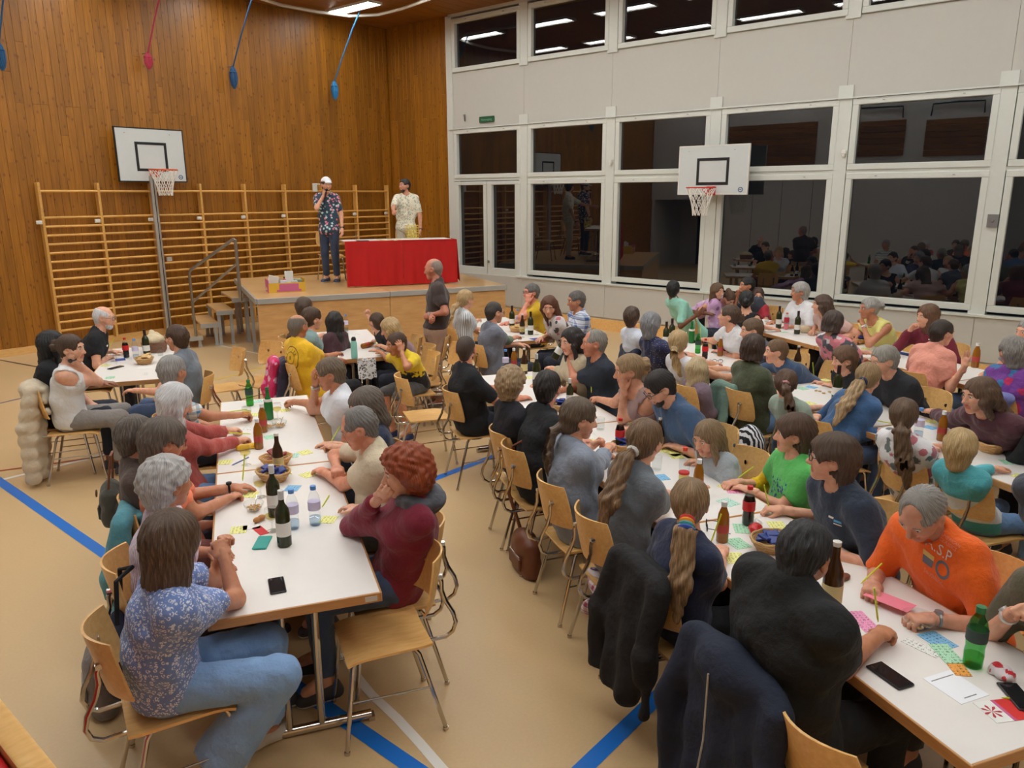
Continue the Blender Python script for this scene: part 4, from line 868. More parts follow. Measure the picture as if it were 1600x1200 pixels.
# long table in front, window-ward side empty chair
PP('plaid', 'grey-haired tanned person in a checked shirt at the far end of the front table', 'LL', (270, 580, 1.2), ('short', HG), ('check', S(222, 222, 214), S(60, 120, 160), S(206, 160, 60)), sl=.7, hy=48, hp=10, sk=TAN, R=(388, 648, .80, 'grip'), L='lap', d=.34)
PP('redcardi', 'person with long white hair in a coral red cardigan writing at the front table', 'LL', (274, 628, 1.19), ('long', HW), S(178, 78, 70), sl=1.9, hy=6, hp=26, hr=8, R=(385, 686, .785, 'grip'), L=(370, 672, .785, 'grip'), bust=.9, legs=JEAN, d=.34, tie=None)
PP('brownshirt', 'grey-haired person in a dark brown shirt behind the orange shirt', 'LL', (214, 682, 1.2), ('short', HDG, S(150, 144, 138)), S(84, 66, 60), sl=.8, hy=36, hp=8, R='lap', L='lap', d=.40, bust=.7)
PP('orangetop', 'person with short grey-brown hair and glasses in an apricot orange top', 'LL', (257, 690, 1.2), ('mop', HDG, S(146, 126, 108)), S(250, 132, 92), sl=.55, hy=16, hp=14, R=(371, 772, .785, 'grip'), L=(384, 758, .785), bust=.9, specs=S(120, 40, 36), sk=TAN, watch=(1, BLK), legs=S(150, 92, 84), d=.32)
PP('curlywhite', 'person with short curly white hair in a pink and white striped shirt', 'LL', (262, 755, 1.2), ('shortcurly', S(190, 186, 184), S(226, 224, 222)), ('vstripe', S(226, 212, 226), S(176, 146, 176), None, 2.2), sl=.8, hy=34, hp=6, R=(352, 880, .79), L=(350, 862, .78), bust=1., g=1.05, sk=TAN, legs=S(52, 48, 52), d=.33)
PP('bluefloral', 'person with a brown bob in a blue floral blouse and wide jeans, hands clasped', 'LL', (270, 848, 1.21), ('bob', S(92, 70, 54), S(140, 116, 96)), ('floral', S(112, 138, 200), S(226, 230, 240), None, 2.4), sl=.62, hy=42, hp=6, R=(343, 846, 1.0, 'fist'), L=(352, 838, 1.0, 'fist'), bust=1., legs=('melange', S(120, 156, 202), S(136, 170, 212)), sk=TAN, knee={-1: (.42, -.20, .53), 1: (.44, .08, .53)}, feet={-1: (.10, -.08, .085), 1: (.36, .10, .085)}, ER=(368, 936, .785), EL=(338, 905, .785), wide=2.3, shoes=S(206, 200, 190), d=.30, legskin=.1, ds=.14, by=12, cby=True, elb=(-.2, -.2))
PP('handface', 'person in white top hiding the face with one hand at the front table', 'LR', (515, 584, 1.2), ('short', S(110, 92, 74), S(160, 140, 116)), ('plain', S(226, 228, 234)), sl=.5, hy=-6, hp=16, L='face', R=(447, 628, .80, 'grip'), EL=(489, 641, .785), bust=1., sk=TAN, watch=(1, S(180, 180, 180)), legs=NAVY, d=.34)
PP('navyglasses', 'person with straight grey bangs and glasses in a navy top, between white and beige shirts', 'LR', (572, 636, 1.14), ('bob', S(104, 92, 82), S(140, 128, 116)), NAVY, sl=1., hy=14, hp=22, L=(513, 697, .785, 'grip'), R=(505, 690, .785), bust=1., specs=S(110, 110, 112), d=.34)
PP('beigetee', 'balding grey-haired person in a beige t-shirt with folded arms on the front table', 'LR', (560, 668, 1.19), ('thin', S(128, 124, 120)), ('plain', S(216, 200, 170)), sl=.62, hy=-6, hp=24, L=(499, 733, .79), EL=(537, 757, .79), R=(527, 735, .86), ER=(522, 712, .80), g=1.1, belly=.9, legs=S(60, 58, 56), d=.36, sk=S(226, 158, 128))
PP('redhair', 'person with curly red hair in a burgundy rain jacket, fist at mouth', 'LR', (633, 738, 1.2), ('curly', HRED, S(190, 96, 48)), ('plain', S(128, 26, 52)), sl=1.86, hy=-4, hp=8, L='mouth', R=(545, 790, .80), bust=.9, g=1.04, legs=JEAND, hem=-.28, sk=PAL, d=.24, ds=.2, neck=.06, wide=1.2, hood=S(86, 88, 96), EL=(549, 822, .785))
# table in front of the stage
PP('yellowback', 'balding person in a yellow t-shirt with a round print on the back', 'CL', (466, 510, 1.22), ('fringe', S(120, 108, 96)), ('plain', S(242, 190, 28)), sl=.7, hy=20, hp=4, by=24, g=1.15, R=(541, 553, .785), L='table', d=.34, legs=BLK, sk=TAN)
PP('greygreen', 'person with tied brown hair in a grey green top beside the yellow t-shirt', 'CL', (488, 498, 1.2), ('lowpony', HB), S(132, 160, 160), sl=1., hy=22, hp=6, R=(515, 535, .785), L=(522, 521, .785), bust=.9, ds=.25)
PP('hiddenbrown', 'brown-haired person mostly hidden behind the grey green top', 'CL', (476, 480, 1.2), ('short', S(84, 66, 52)), BLK, hy=40, ds=.0)
PP('darkgirl', 'child with long dark hair in a dark top seen from behind at the stage', None, (523, 502, 1.08), ('long', HDK), S(70, 36, 44), sl=1., sc=.82, pos=tuple(at(523, 502, 1.08)[:2]-np.array([.02, .04])), yaw=-75, hy=120, R='lap', L='lap')
PP('raisedhand', 'dark-haired child in black raising a fist in front of the stage', 'CR', (588, 503, 1.06), ('short', HB), BLK, sl=.6, sc=.8, hy=-60, hp=0, R=(573, 487, 1.12, 'fist'), L='table', d=.28)
PP('blondegirl', 'child with long blond hair leaning over the table by the stage', 'CR', (609, 513, 1.08), ('longfront', HBL, S(222, 196, 150)), S(150, 120, 130), sl=.5, sc=.84, hy=-10, hp=22, R=(570, 530, .785), L=(575, 538, .785), d=.30, bust=0)
PP('jersey', 'child in a black and yellow jersey and grey shorts, hand over the ear', 'CR', (619, 537, 1.02), ('short', HB), ('split', S(238, 204, 30), S(26, 26, 30), None, 1.), sl=.7, sc=.86, hy=-20, hp=14, L='ear', R=(590, 547, .785), legs=S(86, 84, 84), legskin=1., shoes=S(30, 44, 84), d=.18, by=30, ds=.16, sk=TAN, knee={-1: (.36, -.10, .50), 1: (.36, .12, .50)}, feet={-1: (.30, -.06, .10), 1: (.26, .14, .12)}, elb=(0, .5))
# small table below the windows near the stage
PP('stripepony', 'person with blond ponytail in a white and black striped blouse in front of the stage', 'BL', (728, 468, 1.2), ('lowpony', HBL), ('vstripe', S(232, 234, 234), S(110, 116, 130), None, 1.6), sl=.6, hy=20, hp=5, bust=.9, R=(758, 500, .78), L='table', d=.4)
PP('greyvest', 'balding dark-haired person in a grey vest over a green shirt, back turned', 'BL', (773, 488, 1.2), ('thin', S(62, 56, 52)), ('plain', S(112, 116, 130)), sl=.75, hy=10, hp=8, R=(818, 527, .785), L='table', g=1.12, specs=S(60, 60, 60), sleeve=(-1, S(112, 134, 110)), d=.40)
PP('yellowpolo', 'grey-haired person with glasses in a mustard polo shirt leaning on one hand', 'BR', (830, 457, 1.2), ('short', S(104, 100, 96)), S(206, 166, 24), sl=.65, hy=5, hp=2, L='cheek', R='table', specs=S(60, 60, 60), collar=True, sk=S(226, 150, 124))
PP('longbrown', 'person with very long auburn hair in a white floral blouse below the window', 'BR', (858, 479, 1.2), ('straightlong', S(92, 52, 32), S(130, 80, 52)), ('blooms', S(214, 206, 204), S(70, 66, 70), S(196, 110, 120)), sl=.55, hy=60, hp=16, bust=.9, R='table', L=(866, 520, .785))
PP('blueplaid', 'grey-haired person in a blue and white checked shirt below the window', 'BR', (900, 470, 1.22), ('short', S(96, 90, 86)), ('check', S(220, 226, 236), S(70, 100, 160), S(40, 70, 130), .6), sl=.7, hy=-5, hp=8, L=(868, 520, .785), R=(858, 516, .785), d=.42, ds=-.05, sk=TAN)
# long middle table: backs to the camera
PP('buzzblack', 'broad person with shaved dark hair in a black shirt, back turned near the standing person', 'DL', (728, 546, 1.2), ('buzz', S(70, 54, 44)), BLK, sl=.9, hy=60, hp=6, g=1.22, sw=1.12, R='table', L='table', sk=S(222, 150, 118), d=.34)
PP('curlyblonde', 'person with curly grey blond hair in a black top', 'DL', (799, 600, 1.19), ('shortcurly', S(164, 134, 98), S(210, 184, 146)), S(26, 25, 34), sl=1.2, hy=46, hp=8, g=1.08, bust=.9, R='lap', L='table')
PP('blackpolo', 'person with short dark hair in a black polo shirt beside curly blond hair', 'DL', (856, 606, 1.22), ('short', HDK), BLK, sl=.9, hy=44, hp=8, g=1.12, sw=1.06, collar=True, R='table', L='table', sk=S(214, 150, 124), ds=-.06, d=.36)
PP('greybraid', 'person with a brown braid in a long grey knitted cardigan, looking sideways', 'DL', (905, 654, 1.2), ('braid', S(96, 78, 62), S(140, 120, 100)), ('melange', S(112, 122, 140), S(152, 160, 174)), sl=1.5, hy=-8, hp=12, g=1.12, bust=1., wide=1.3, R=(960, 690, .86, 'grip'), L=(938, 688, .92, 'fist'), hem=-.30, legs=BLK, shoes=S(34, 36, 44), d=.36, ds=-.04)
PP('greypony', 'person with long wavy brown ponytail in a grey t-shirt', 'DL', (1008, 690, 1.2), ('longpony', S(112, 84, 58), S(164, 132, 96)), ('melange', S(100, 108, 116), S(116, 122, 130)), sl=.9, hy=30, hp=10, R=(1040, 768, .79), L='table', bust=.8, tie=S(230, 230, 225), legs=BLK, d=.34, ds=-.05)
PP('navypony', 'child with blond ponytail in rainbow hair tie and navy t-shirt', 'DL', (1078, 786, 1.13), ('longpony', S(140, 110, 78), S(190, 160, 120)), S(28, 38, 70), sl=.8, sc=.92, hy=52, hp=4, R=(1128, 852, .80, 'grip'), L=(1098, 840, .79, 'grip'), tie=[S(226, 70, 60), S(236, 150, 40), S(60, 150, 150), S(50, 80, 170)], legs=BLK, d=.34)
PP('bigblack', 'large person with black hair and black t-shirt writing near the camera', 'DL', (1256, 868, 1.25), ('short', S(20, 20, 22), S(74, 74, 76)), S(24, 26, 28), sl=.74, hy=26, hp=34, g=1.34, sw=1.2, R=(1385, 984, .80, 'grip'), ER=(1312, 1040, .80), hunch=.45, L=(1325, 1005, .79), legs=S(18, 18, 20), sk=S(196, 134, 98), d=.42, armr=1.25, ds=.02, belly=.9)
# long middle table: facing the camera
PP('drinker', 'dark-haired person in beige cardigan behind the person who is drinking', 'DR', (893, 533, 1.19), ('long', HDK), S(196, 180, 150), sl=1.7, hy=10, hp=10, R='table', L=(842, 574, .785), bust=.9, d=.30)
PP('greylong', 'balding person with long grey hair in navy t-shirt lifting a beer bottle', 'DR', (928, 536, 1.22), ('thin', S(140, 134, 126)), S(36, 44, 56), sl=.8, hy=-14, hp=4, R='table', L=(884, 528, 1.16, 'grip'), g=1.08, sk=S(206, 138, 108), d=.36, EL=(897, 592, .88), ds=-.04)
PP('mauve', 'person with messy blond bun in a mauve sleeveless top, chin on hand', 'DR', (982, 579, 1.2), ('messybun', S(150, 120, 84), S(196, 166, 124)), S(150, 122, 118), sl=0, hy=-16, hp=10, L='cheek', EL=(972, 655, .785), R=(928, 622, .80, 'grip'), bust=1., sk=S(216, 158, 126), neck=.1, d=.34)
PP('bluetee', 'dark-haired bearded person with black glasses in a blue t-shirt looking down', 'DR', (1030, 606, 1.19), ('short', HDK), S(62, 88, 122), sl=.85, hy=-4, hp=34, R=(978, 668, .80, 'grip'), L=(1046, 694, .785), g=1.18, sw=1.08, specs=BLK, beard=HDK, legs=NAVY, d=.40, ds=-.05)
PP('greygirl', 'child with loose long brown hair in a grey top beside an amber bottle', 'DR', (1106, 684, 1.0), ('longfront', S(134, 108, 78), S(176, 146, 108)), S(166, 174, 180), sl=1.2, sc=.78, hy=12, hp=18, R=(1083, 716, .79), L='table', d=.12)
PP('greenboy', 'child in bright green t-shirt with one yellow sleeve turned sideways', 'DR', (1240, 678, 1.13), ('mop', S(84, 60, 42)), ('print', S(92, 190, 96), S(30, 60, 130)), sl=.7, sc=.9, hy=-32, hp=2, R=(1137, 752, .79, 'grip'), L=(1156, 757, .785), sleeve=(-1, S(242, 200, 10)), d=.36, tw=-10)
PP('navyboy', 'young person with brown hair and glasses in a dark navy t-shirt writing', 'DR', (1300, 716, 1.20), ('mop', S(82, 62, 46)), S(42, 54, 72), sl=.95, hy=-38, hp=0, g=1.16, R=(1200, 792, .79, 'grip'), L=(1262, 848, .80), specs=BLK, watch=(1, BLK), d=.38, tw=-6)
PP('orangeshirt', 'grey-haired person in a bright orange shirt with emblem looking down', 'DR', (1440, 802, 1.16), ('thin', S(150, 146, 140)), ('plain', S(250, 104, 12)), sl=.95, hy=10, hp=42, hr=-6, g=1.12, R=(1362, 918, .80, 'grip'), L=(1430, 962, .80, 'grip'), watch=(1, S(150, 150, 150)), collar=True, sk=S(214, 156, 128), legs=S(70, 70, 76), d=.36, armr=1.1, ds=-.04)
PP('edgearm', 'person at the picture edge with an olive top and a white wristband', 'DR', (1668, 872, 1.2), ('bob', HB), S(92, 86, 66), sl=.9, hy=0, hp=6, R=(1592, 948, .98, 'fist'), L='table', bust=.8, watch=(-1, S(225, 225, 225)), d=.40)
# next long table
PP('whiteback', 'dark-haired person in white t-shirt seen from behind', 'EL', (987, 496, 1.2), ('short', HB), S(214, 220, 232), sl=.9, hy=50, hp=4, legs=NAVY, R='table', L='table')
PP('navydots', 'silver-haired person in a navy dotted blouse, back turned', 'EL', (1017, 508, 1.2), ('wavyshort', S(128, 128, 132), S(190, 190, 194)), ('dots', S(34, 40, 78), S(190, 190, 210)), sl=.8, hy=46, hp=6, bust=.8, g=1.05)
PP('whitetank', 'person with blond low ponytail in a white tank top, back turned', 'EL', (1060, 536, 1.12), ('lowpony', S(190, 158, 110), S(222, 194, 150)), S(226, 226, 232), sl=0, hy=40, hp=6, bust=.9, sk=S(222, 168, 134), neck=.1, tie=S(210, 190, 150))
PP('blondkid', 'small child with wavy white-blond hair on a chair', 'EL', (1090, 577, .98), ('long', S(204, 180, 138), S(232, 212, 176)), S(128, 108, 122), sl=1.4, sc=.72, hy=40, hp=6, d=1.55, R='lap', L='lap')
PP('olive', 'person with dark brown bob in an olive t-shirt, back turned', 'EL', (1177, 545, 1.2), ('bobshort', S(66, 46, 36)), S(76, 82, 58), sl=.85, hy=34, hp=6, legs=JEAN, bust=.8, R=(1215, 610, .785), L='table', d=.36)
PP('sagegirl', 'child with brown ponytail and pink hair tie in a sage t-shirt', 'EL', (1228, 600, 1.06), ('pony', S(92, 66, 48)), S(150, 166, 152), sl=.7, sc=.84, hy=46, hp=2, tie=S(226, 160, 165), R=(1277, 645, .79, 'grip'), d=.30, legs=S(150, 160, 176))
PP('denim', 'child with long blond ponytail leaning over the table in a denim jacket', 'EL', (1356, 592, 1.08), ('longpony', S(150, 120, 82), S(200, 168, 120)), ('melange', S(48, 84, 128), S(64, 102, 146)), sl=1.9, sc=.94, hy=30, hp=20, R=(1392, 672, .79), L='table', legs=JEAND, d=.36, tie=S(30, 50, 90), ds=-.12)
PP('floralgirl', 'child with brown ponytail in a white rose-print dress on a chair', 'EL', (1412, 650, 1.1), ('longpony', S(98, 74, 54), S(140, 112, 84)), ('blooms', S(228, 226, 228), S(190, 110, 120), S(110, 120, 120)), sl=.6, sc=.9, hy=38, hp=4, R=(1460, 700, .79), L='table', d=.36, legs=('blooms', S(228, 226, 228), S(190, 110, 120), S(110, 120, 120)))
PP('blondboy', 'small blond child in a teal and white striped sweater and jeans', 'EL', (1500, 700, 1.02), ('mop', S(196, 164, 112), S(226, 198, 150)), ('bands', S(84, 176, 186), S(226, 228, 230), S(66, 160, 170)), sl=1.85, sc=.76, hy=36, hp=4, R=(1475, 705, .80), L='table', legs=JEAN, d=.28, knee={-1: (.26, -.16, .52), 1: (.30, .1, .52)}, feet={-1: (.22, -.18, .28), 1: (.26, .1, .28)})
PP('edgegrey', 'person in dark grey cut off by the picture edge behind the orange shirt', 'EL', (1655, 720, 1.2), ('short', HDK), S(64, 68, 80), sl=1.8, hy=20, hp=6, legs=S(64, 68, 80), d=.46, g=1.1)
PP('whitebun', 'person with brown bun in a white t-shirt laughing towards the stage', 'ER', (1139, 494, 1.2), ('lowbun', S(82, 60, 44)), S(228, 228, 230), sl=.6, hy=-38, hp=-4, R=(1096, 530, .80, 'grip'), L=(1118, 546, .785), bust=1., d=.34)
PP('hiddenbehind', 'brown-haired person hidden behind the olive t-shirt', 'ER', (1174, 516, 1.14), ('short', S(104, 80, 58)), S(70, 76, 90), hy=-20, d=.36)
PP('profileboy', 'child with short brown hair and blue top in profile beside the olive t-shirt', 'ER', (1212, 549, 1.04), ('short', S(112, 84, 58)), S(58, 80, 112), sl=.7, sc=.84, hy=-22, hp=4, d=.36, R='table', L=(1215, 580, .785))
PP('writingboy', 'child in a black t-shirt writing with a yellow pencil beside a wine bottle', 'ER', (1318, 562, 1.05), ('mop', S(104, 74, 50)), BLK, sl=.7, sc=.86, hy=-12, hp=8, R=(1276, 592, .79, 'grip'), L=(1293, 597, .785), d=.34)
PP('greyman', 'grey-haired person in a dark t-shirt behind the denim jacket', 'ER', (1381, 563, 1.17), ('short', S(150, 144, 134)), S(36, 38, 44), sl=.85, hy=-14, hp=16, R=(1345, 610, .785), L=(1372, 622, .785), d=.36, g=1.05)
PP('maroon', 'person with very long straight brown hair in a maroon hoodie', 'ER', (1530, 618, 1.17), ('longfront', S(96, 70, 50), S(140, 108, 80)), S(86, 46, 56), sl=1.9, hy=-14, hp=8, R=(1446, 640, .79), L=(1478, 662, .80), bust=.9, d=.36)
PP('edgeblack', 'person at the picture edge with black sleeves holding a green pencil', 'ER', (1640, 648, 1.17), ('shoulder', HB), BLK, sl=1.8, hy=-10, hp=12, R=(1574, 690, .79, 'grip'), L=(1594, 702, .785), d=.40)
# table along the windows
PP('mint', 'person with black hair in a mint green shirt, back turned below the window', 'FL', (1052, 452, 1.22), ('short', HBK), S(150, 208, 188), sl=.9, hy=44, hp=4, sk=DKS, R=(1095, 488, .95, 'soft'), L='table', d=.5, collar=True)
PP('lilacgirl', 'child in a lilac flowered dress standing and looking at the camera', None, (1121, 455, 1.13), ('shoulder', S(104, 76, 54)), ('blooms', S(206, 160, 204), S(150, 100, 160), S(226, 200, 220)), sl=.5, sc=.68, pose='stand', stoop=True, pos=tuple(at(1121, 455, 1.13)[:2]), yaw=-70, hy=-40, hp=6, hem=-.45, legs=('blooms', S(206, 160, 204), S(150, 100, 160), S(226, 200, 220)), L='side', R=(1104, 495, .70, 'soft'), legskin=.6)
PP('lilacbend', 'child in a lilac dress bending down between mint shirt and standing child', None, (1139, 466, 1.02), ('bun', S(92, 66, 48)), ('blooms', S(206, 166, 208), S(160, 110, 170), S(226, 200, 220)), sl=.4, sc=.70, pos=tuple(ST(-8.12, 3.08)[:2]), yaw=-112, hy=0, hp=50, R='side', L='side', slouch=4, pose='stand', stoop=True, pel=(0, 0, .08), hem=-.35, legskin=.6)
PP('blacktank', 'person with dark updo in a black sleeveless top leaning at the window table', 'FL', (1166, 470, 1.2), ('lowbun', HBK), BLK, sl=0, hy=50, hp=6, bust=.9, R=(1190, 512, .785), L='table', neck=.1, d=.40)
PP('geopink', 'person with dark bob in a pink, grey and white patterned blouse, back turned', 'FL', (1302, 505, 1.2), ('bobshort', S(74, 58, 50)), ('geo', S(226, 136, 146), S(96, 96, 104), S(228, 220, 220), 1.25), sl=.95, hy=20, hp=10, bust=1., g=1.2, R=(1350, 560, .785), L='table', d=.42)
PP('peach', 'person with short dark hair in a peach t-shirt raising a spread hand', 'FL', (1472, 520, 1.2), ('short', S(56, 44, 36)), S(232, 156, 136), sl=.75, hy=-14, hp=8, R=(1514, 562, 1.02, 'spread'), L='table', bust=.8, d=.40, legs=JEAN)
PP('floralgrey', 'grey-haired person with glasses in a bright purple flowered blouse at the picture edge', 'FL', (1582, 550, 1.2), ('wavyshort', S(134, 128, 122), S(186, 182, 176)), ('blooms', S(120, 60, 150), S(196, 40, 90), S(60, 120, 170)), sl=.7, hy=70, hp=4, bust=1., g=1.15, d=.42, specs=S(90, 60, 50))
PP('handmouth', 'dark-haired bearded person with hand before the mouth below the window', 'FR', (1167, 446, 1.2), ('short', HBK), S(60, 66, 78), sl=.7, hy=-10, hp=4, R='mouth', L=(1195, 487, .785), beard=HBK, sk=TAN, elb=(.4, 0))
PP('redchild', 'brown-haired child in a red top in front of a bearded person', 'FR', (1184, 462, 1.06), ('shoulder', S(78, 56, 46)), S(176, 42, 58), sl=.6, sc=.8, hy=60, hp=4, d=.2)
PP('whitegrey', 'person with short grey hair in a loose white t-shirt below the window', 'FR', (1249, 456, 1.2), ('wavyshort', S(168, 164, 158), S(214, 210, 206)), S(228, 228, 232), sl=.9, hy=-18, hp=4, bust=1., g=1.12, sk=TAN, wide=1.3)
PP('longgirl', 'person with long straight dark brown hair in profile beside the loose white t-shirt', 'FR', (1284, 476, 1.16), ('longfront', S(82, 60, 46)), S(206, 170, 160), sl=.6, hy=-28, hp=2, bust=.8, d=.24)
PP('yellowtank', 'grey-haired person with a bun in a pale yellow sleeveless top, hand at chin', 'FR', (1358, 482, 1.2), ('messybun', S(160, 156, 150), S(206, 202, 196)), S(232, 224, 134), sl=0, hy=-18, hp=4, L='chin', R='table', bust=1., sk=TAN, watch=(1, S(230, 230, 230)), d=.34)
PP('maroonjacket', 'brown-haired person in a maroon jacket over black, fist at the nose', 'FR', (1449, 494, 1.2), ('shoulder', S(106, 74, 50)), S(116, 24, 44), sl=1.9, hy=-14, hp=8, R='mouth', L='table', bust=.9, d=.34)
PP('edgeface', 'person half hidden at the picture edge by the window wall', 'FR', (1606, 518, 1.2), ('short', HG), S(120, 120, 130), hy=-10)
# standing people
bp_ = at(683, 634, 0)
_, A1 = PP('standing', 'bald person standing in a dark brown polo shirt and beige trousers', None, (668, 425, 1.655), ('bald', S(150, 130, 120)), S(64, 50, 46), sl=.75, pose='stand', pos=(bp_[0], bp_[1]), yaw=150, hy=-30, hp=10, g=1.06, legs=('melange', S(166, 134, 112), S(178, 146, 124)), L=(664, 494, 1.12, 'fist'), R=(672, 500, 1.10, 'fist'), watch=(1, S(170, 170, 170)), shoes=S(120, 104, 92), sk=S(206, 138, 112), hem=.04, collar=True, tw=-10)
hp_ = at(519, 441, 1.0)
_, A2 = PP('capman', 'person in white cap and flowered shirt speaking into a microphone on the stage', None, (513, 290, 2.67), ('short', HB), ('blooms', S(40, 66, 84), S(226, 130, 150), S(190, 212, 212), 1.7), sl=.8, pose='stand', pos=(hp_[0], hp_[1]), yaw=-150, floorz=1.0, hy=40, hp=8, legs=('melange', S(44, 54, 76), S(56, 68, 92)), R='mic', L='side', cap=(S(226, 226, 230), S(206, 150, 140)), shoes=S(52, 66, 96), beard=S(90, 66, 50), hem=-.22, watch=(1, BLK), collar=True)
b2 = CAM[:2]+1.045*(np.array([-2.934, -3.71])-CAM[:2])
_, A3 = PP('creamshirt', 'dark-haired bearded person in a cream patterned shirt behind the red table', None, (632, 290, 2.655), ('short', HDK), ('floral', S(226, 218, 194), S(150, 156, 140)), sl=.85, pose='stand', pos=(b2[0], b2[1]), yaw=-125, floorz=1.0, hy=-52, hp=0, legs=S(206, 198, 176), R=(613, 338, 2.14, 'fist'), L=(657, 366, 1.80, 'soft'), beard=S(60, 46, 38), hem=-.2, watch=(1, BLK), collar=True, sk=S(206, 146, 118))
# ------------------------------------------------------------------ furniture
def chair_proto():
    o = thing('plywood_chair', '', 'chair')
    def seat(a, b): x = -.20+.40*a; y = (-.195+.39*b)*(1-.04*(1-a)); return (x, y, .462-.010*math.sin(math.pi*b)*(1-a*.5)-.018*max(0, a-.75)**2*16+.004*(a < .08))
    so = MB().sheet(seat, 10, 8, .012).build('seat', BEECH, o); bmesh_ = MB().lathe([(.007, 0), (.007, .002), (0, .002)], 6).mesh('bolt'); bmesh_.materials.append(BLACK)
    for x in (-.1, .1):
        for y in (-.1, .1): k_ = link('bolt', bmesh_, None, so); k_.location = (x, y, .4535)
    def back(a, b): w = .165+.045*math.sin(math.pi*min(1, .25+.62*b)); c = 2*a-1; return (-.235-.055*b+.085*c*c-.015, -w*c*(1-.10*(b < .05)-.04*(b > .95)), .60+.265*b)
    MB().sheet(back, 12, 8, .010).build('backrest', BEECH, o)
    for s in (-1, 1):
        y = s*.105; MB().tube([(-.252, y, .755), (-.262, y, .752), (-.272, y, .73), (-.272, y, .68), (-.290, y, .62), (-.325, y, .555), (-.338, y, .50), (-.322, y, .455), (-.285, y, .432), (-.22, y, .432), (-.10, y*1.1, .438)], .0105, 8).tube([(-.244, y, .755), (-.275, y, .752)], .015, 8).build('back_support', CHROME, o)
        for a, b in ((( .17, s*.165, .436), (.225, s*.205, .012)), ((-.13, s*.165, .436), (-.245, s*.205, .012))):
            MB().tube([(a[0]*.6, a[1]*.75, .440), (a[0]*.92, a[1]*.97, .438), (a[0]+(b[0]-a[0])*.06, a[1]+(b[1]-a[1])*.06, .415), b], .0108, 8).tube([(b[0], b[1], .016), (b[0]*1.003, b[1]*1.003, 0)], .014, 8).build('leg', CHROME, o)
        MB().tube([(.195, s*.183, .245), (-.185, s*.183, .235)], .005, 6).build('stretcher', CHROME, o)
    return o
CH0 = chair_proto(); CHN = 0
def chair(p, rz, label):
    global CHN; CHN += 1
    if CHN == 1: CH0.location = (p[0], p[1], p[2] if len(p) > 2 else 0); CH0.rotation_euler = (0, 0, rz); o = CH0
    else: o = dup(CH0, (p[0], p[1], p[2] if len(p) > 2 else 0), rz)
    o['label'] = label; o['group'] = 'plywood chairs with chrome legs'; return o
SHORT = dict(longblack='person with very long black hair', tank='person in the white strappy top', baldblack='bald person by the wall bars', greytee='person in grey t-shirt beside empty chairs', plaid='person in checked shirt at the front table', redcardi='person in the coral cardigan', brownshirt='person in the brown shirt', orangetop='person in the apricot orange top', curlywhite='person in the pink striped shirt', bluefloral='person in the blue floral blouse',
 handface='person hiding the face', navyglasses='person with grey bangs and glasses', beigetee='person with folded arms in beige', redhair='person with curly red hair', yellowback='person in the yellow t-shirt', greygreen='person in the grey green top', hiddenbrown='brown-haired person beside the stage front', raisedhand='child raising a fist', blondegirl='child with long blond hair by the stage', jersey='child in the black and yellow jersey',
 stripepony='person in the striped blouse', greyvest='person in the grey vest', yellowpolo='person in the mustard polo', longbrown='person with very long auburn hair', blueplaid='person in the blue checked shirt', buzzblack='broad person with shaved hair', curlyblonde='person with curly grey blond hair', blackpolo='person in the black polo', greybraid='person in the long grey cardigan', greypony='person in grey with long wavy ponytail', navypony='child with the rainbow hair tie', bigblack='large person in black t-shirt',
 drinker='dark-haired person in beige cardigan', greylong='person lifting a bottle', mauve='person in the mauve top', bluetee='bearded person in the blue t-shirt', greygirl='child with loose long hair in grey', greenboy='child with one yellow sleeve', navyboy='young person writing in navy', orangeshirt='person in the bright orange shirt', edgearm='person with olive top and white wristband', whiteback='dark-haired person in white t-shirt', navydots='person in the navy dotted blouse', whitetank='person in the white tank top',
 blondkid='small child with white-blond hair', olive='person in the olive t-shirt', sagegirl='child with pink hair tie', denim='child in the denim jacket', floralgirl='child in the rose-print dress', blondboy='child in the striped teal sweater', edgegrey='person in dark grey at the edge', whitebun='laughing person in white t-shirt', hiddenbehind='person hidden behind the olive t-shirt', profileboy='child in blue in profile', writingboy='child writing in black', greyman='grey-haired person in dark t-shirt', maroon='person in the maroon hoodie', edgeblack='person with black sleeves at the edge',
 mint='person in the mint shirt', blacktank='person in the black sleeveless top', geopink='person in the patterned pink blouse', peach='person in the peach t-shirt', floralgrey='person in the purple flowered blouse', handmouth='bearded person below the window', redchild='child in the red top', whitegrey='person in the loose white t-shirt', longgirl='person with long dark hair in profile', yellowtank='person in the pale yellow top', maroonjacket='person in the maroon jacket', edgeface='person half hidden at the edge')
CHAIR = {}
for key, base, fa, want in SEATS:
    if want: CHAIR[key] = chair(base+np.array([math.cos(fa), math.sin(fa), 0])*.035, fa, 'plywood chair with chrome legs under the '+SHORT[key])
R150, RM30 = rad(150), rad(-30)
chair(at(597, 988, .46)*np.array([1, 1, 0]), rad(152), 'empty plywood chair at the near corner of the front table')
chair(ST(-9.45, -3.80), rad(165), 'empty plywood chair seen from behind past the grey t-shirt person')
chair(ST(-9.25, -3.38), rad(190), 'empty plywood chair in side view next to another empty chair')
chair(at(668, 648, .46)*np.array([1, 1, 0]), rad(-30), 'empty plywood chair behind the standing person')
chair(ST(-8.75, -1.45), rad(150), 'empty plywood chair close to the stage front beside the standing person')
chair(ST(-9.35, -1.50), rad(150), 'empty plywood chair behind the blond child by the stage')
chair(ST(-9.95, -1.48), rad(150), 'empty plywood chair just behind the yellow jersey child')
pz = at(1258, 1140, .84); chair((pz[0]+.22, pz[1]-.13), rad(-30), 'empty plywood chair cut off below the large black t-shirt person')
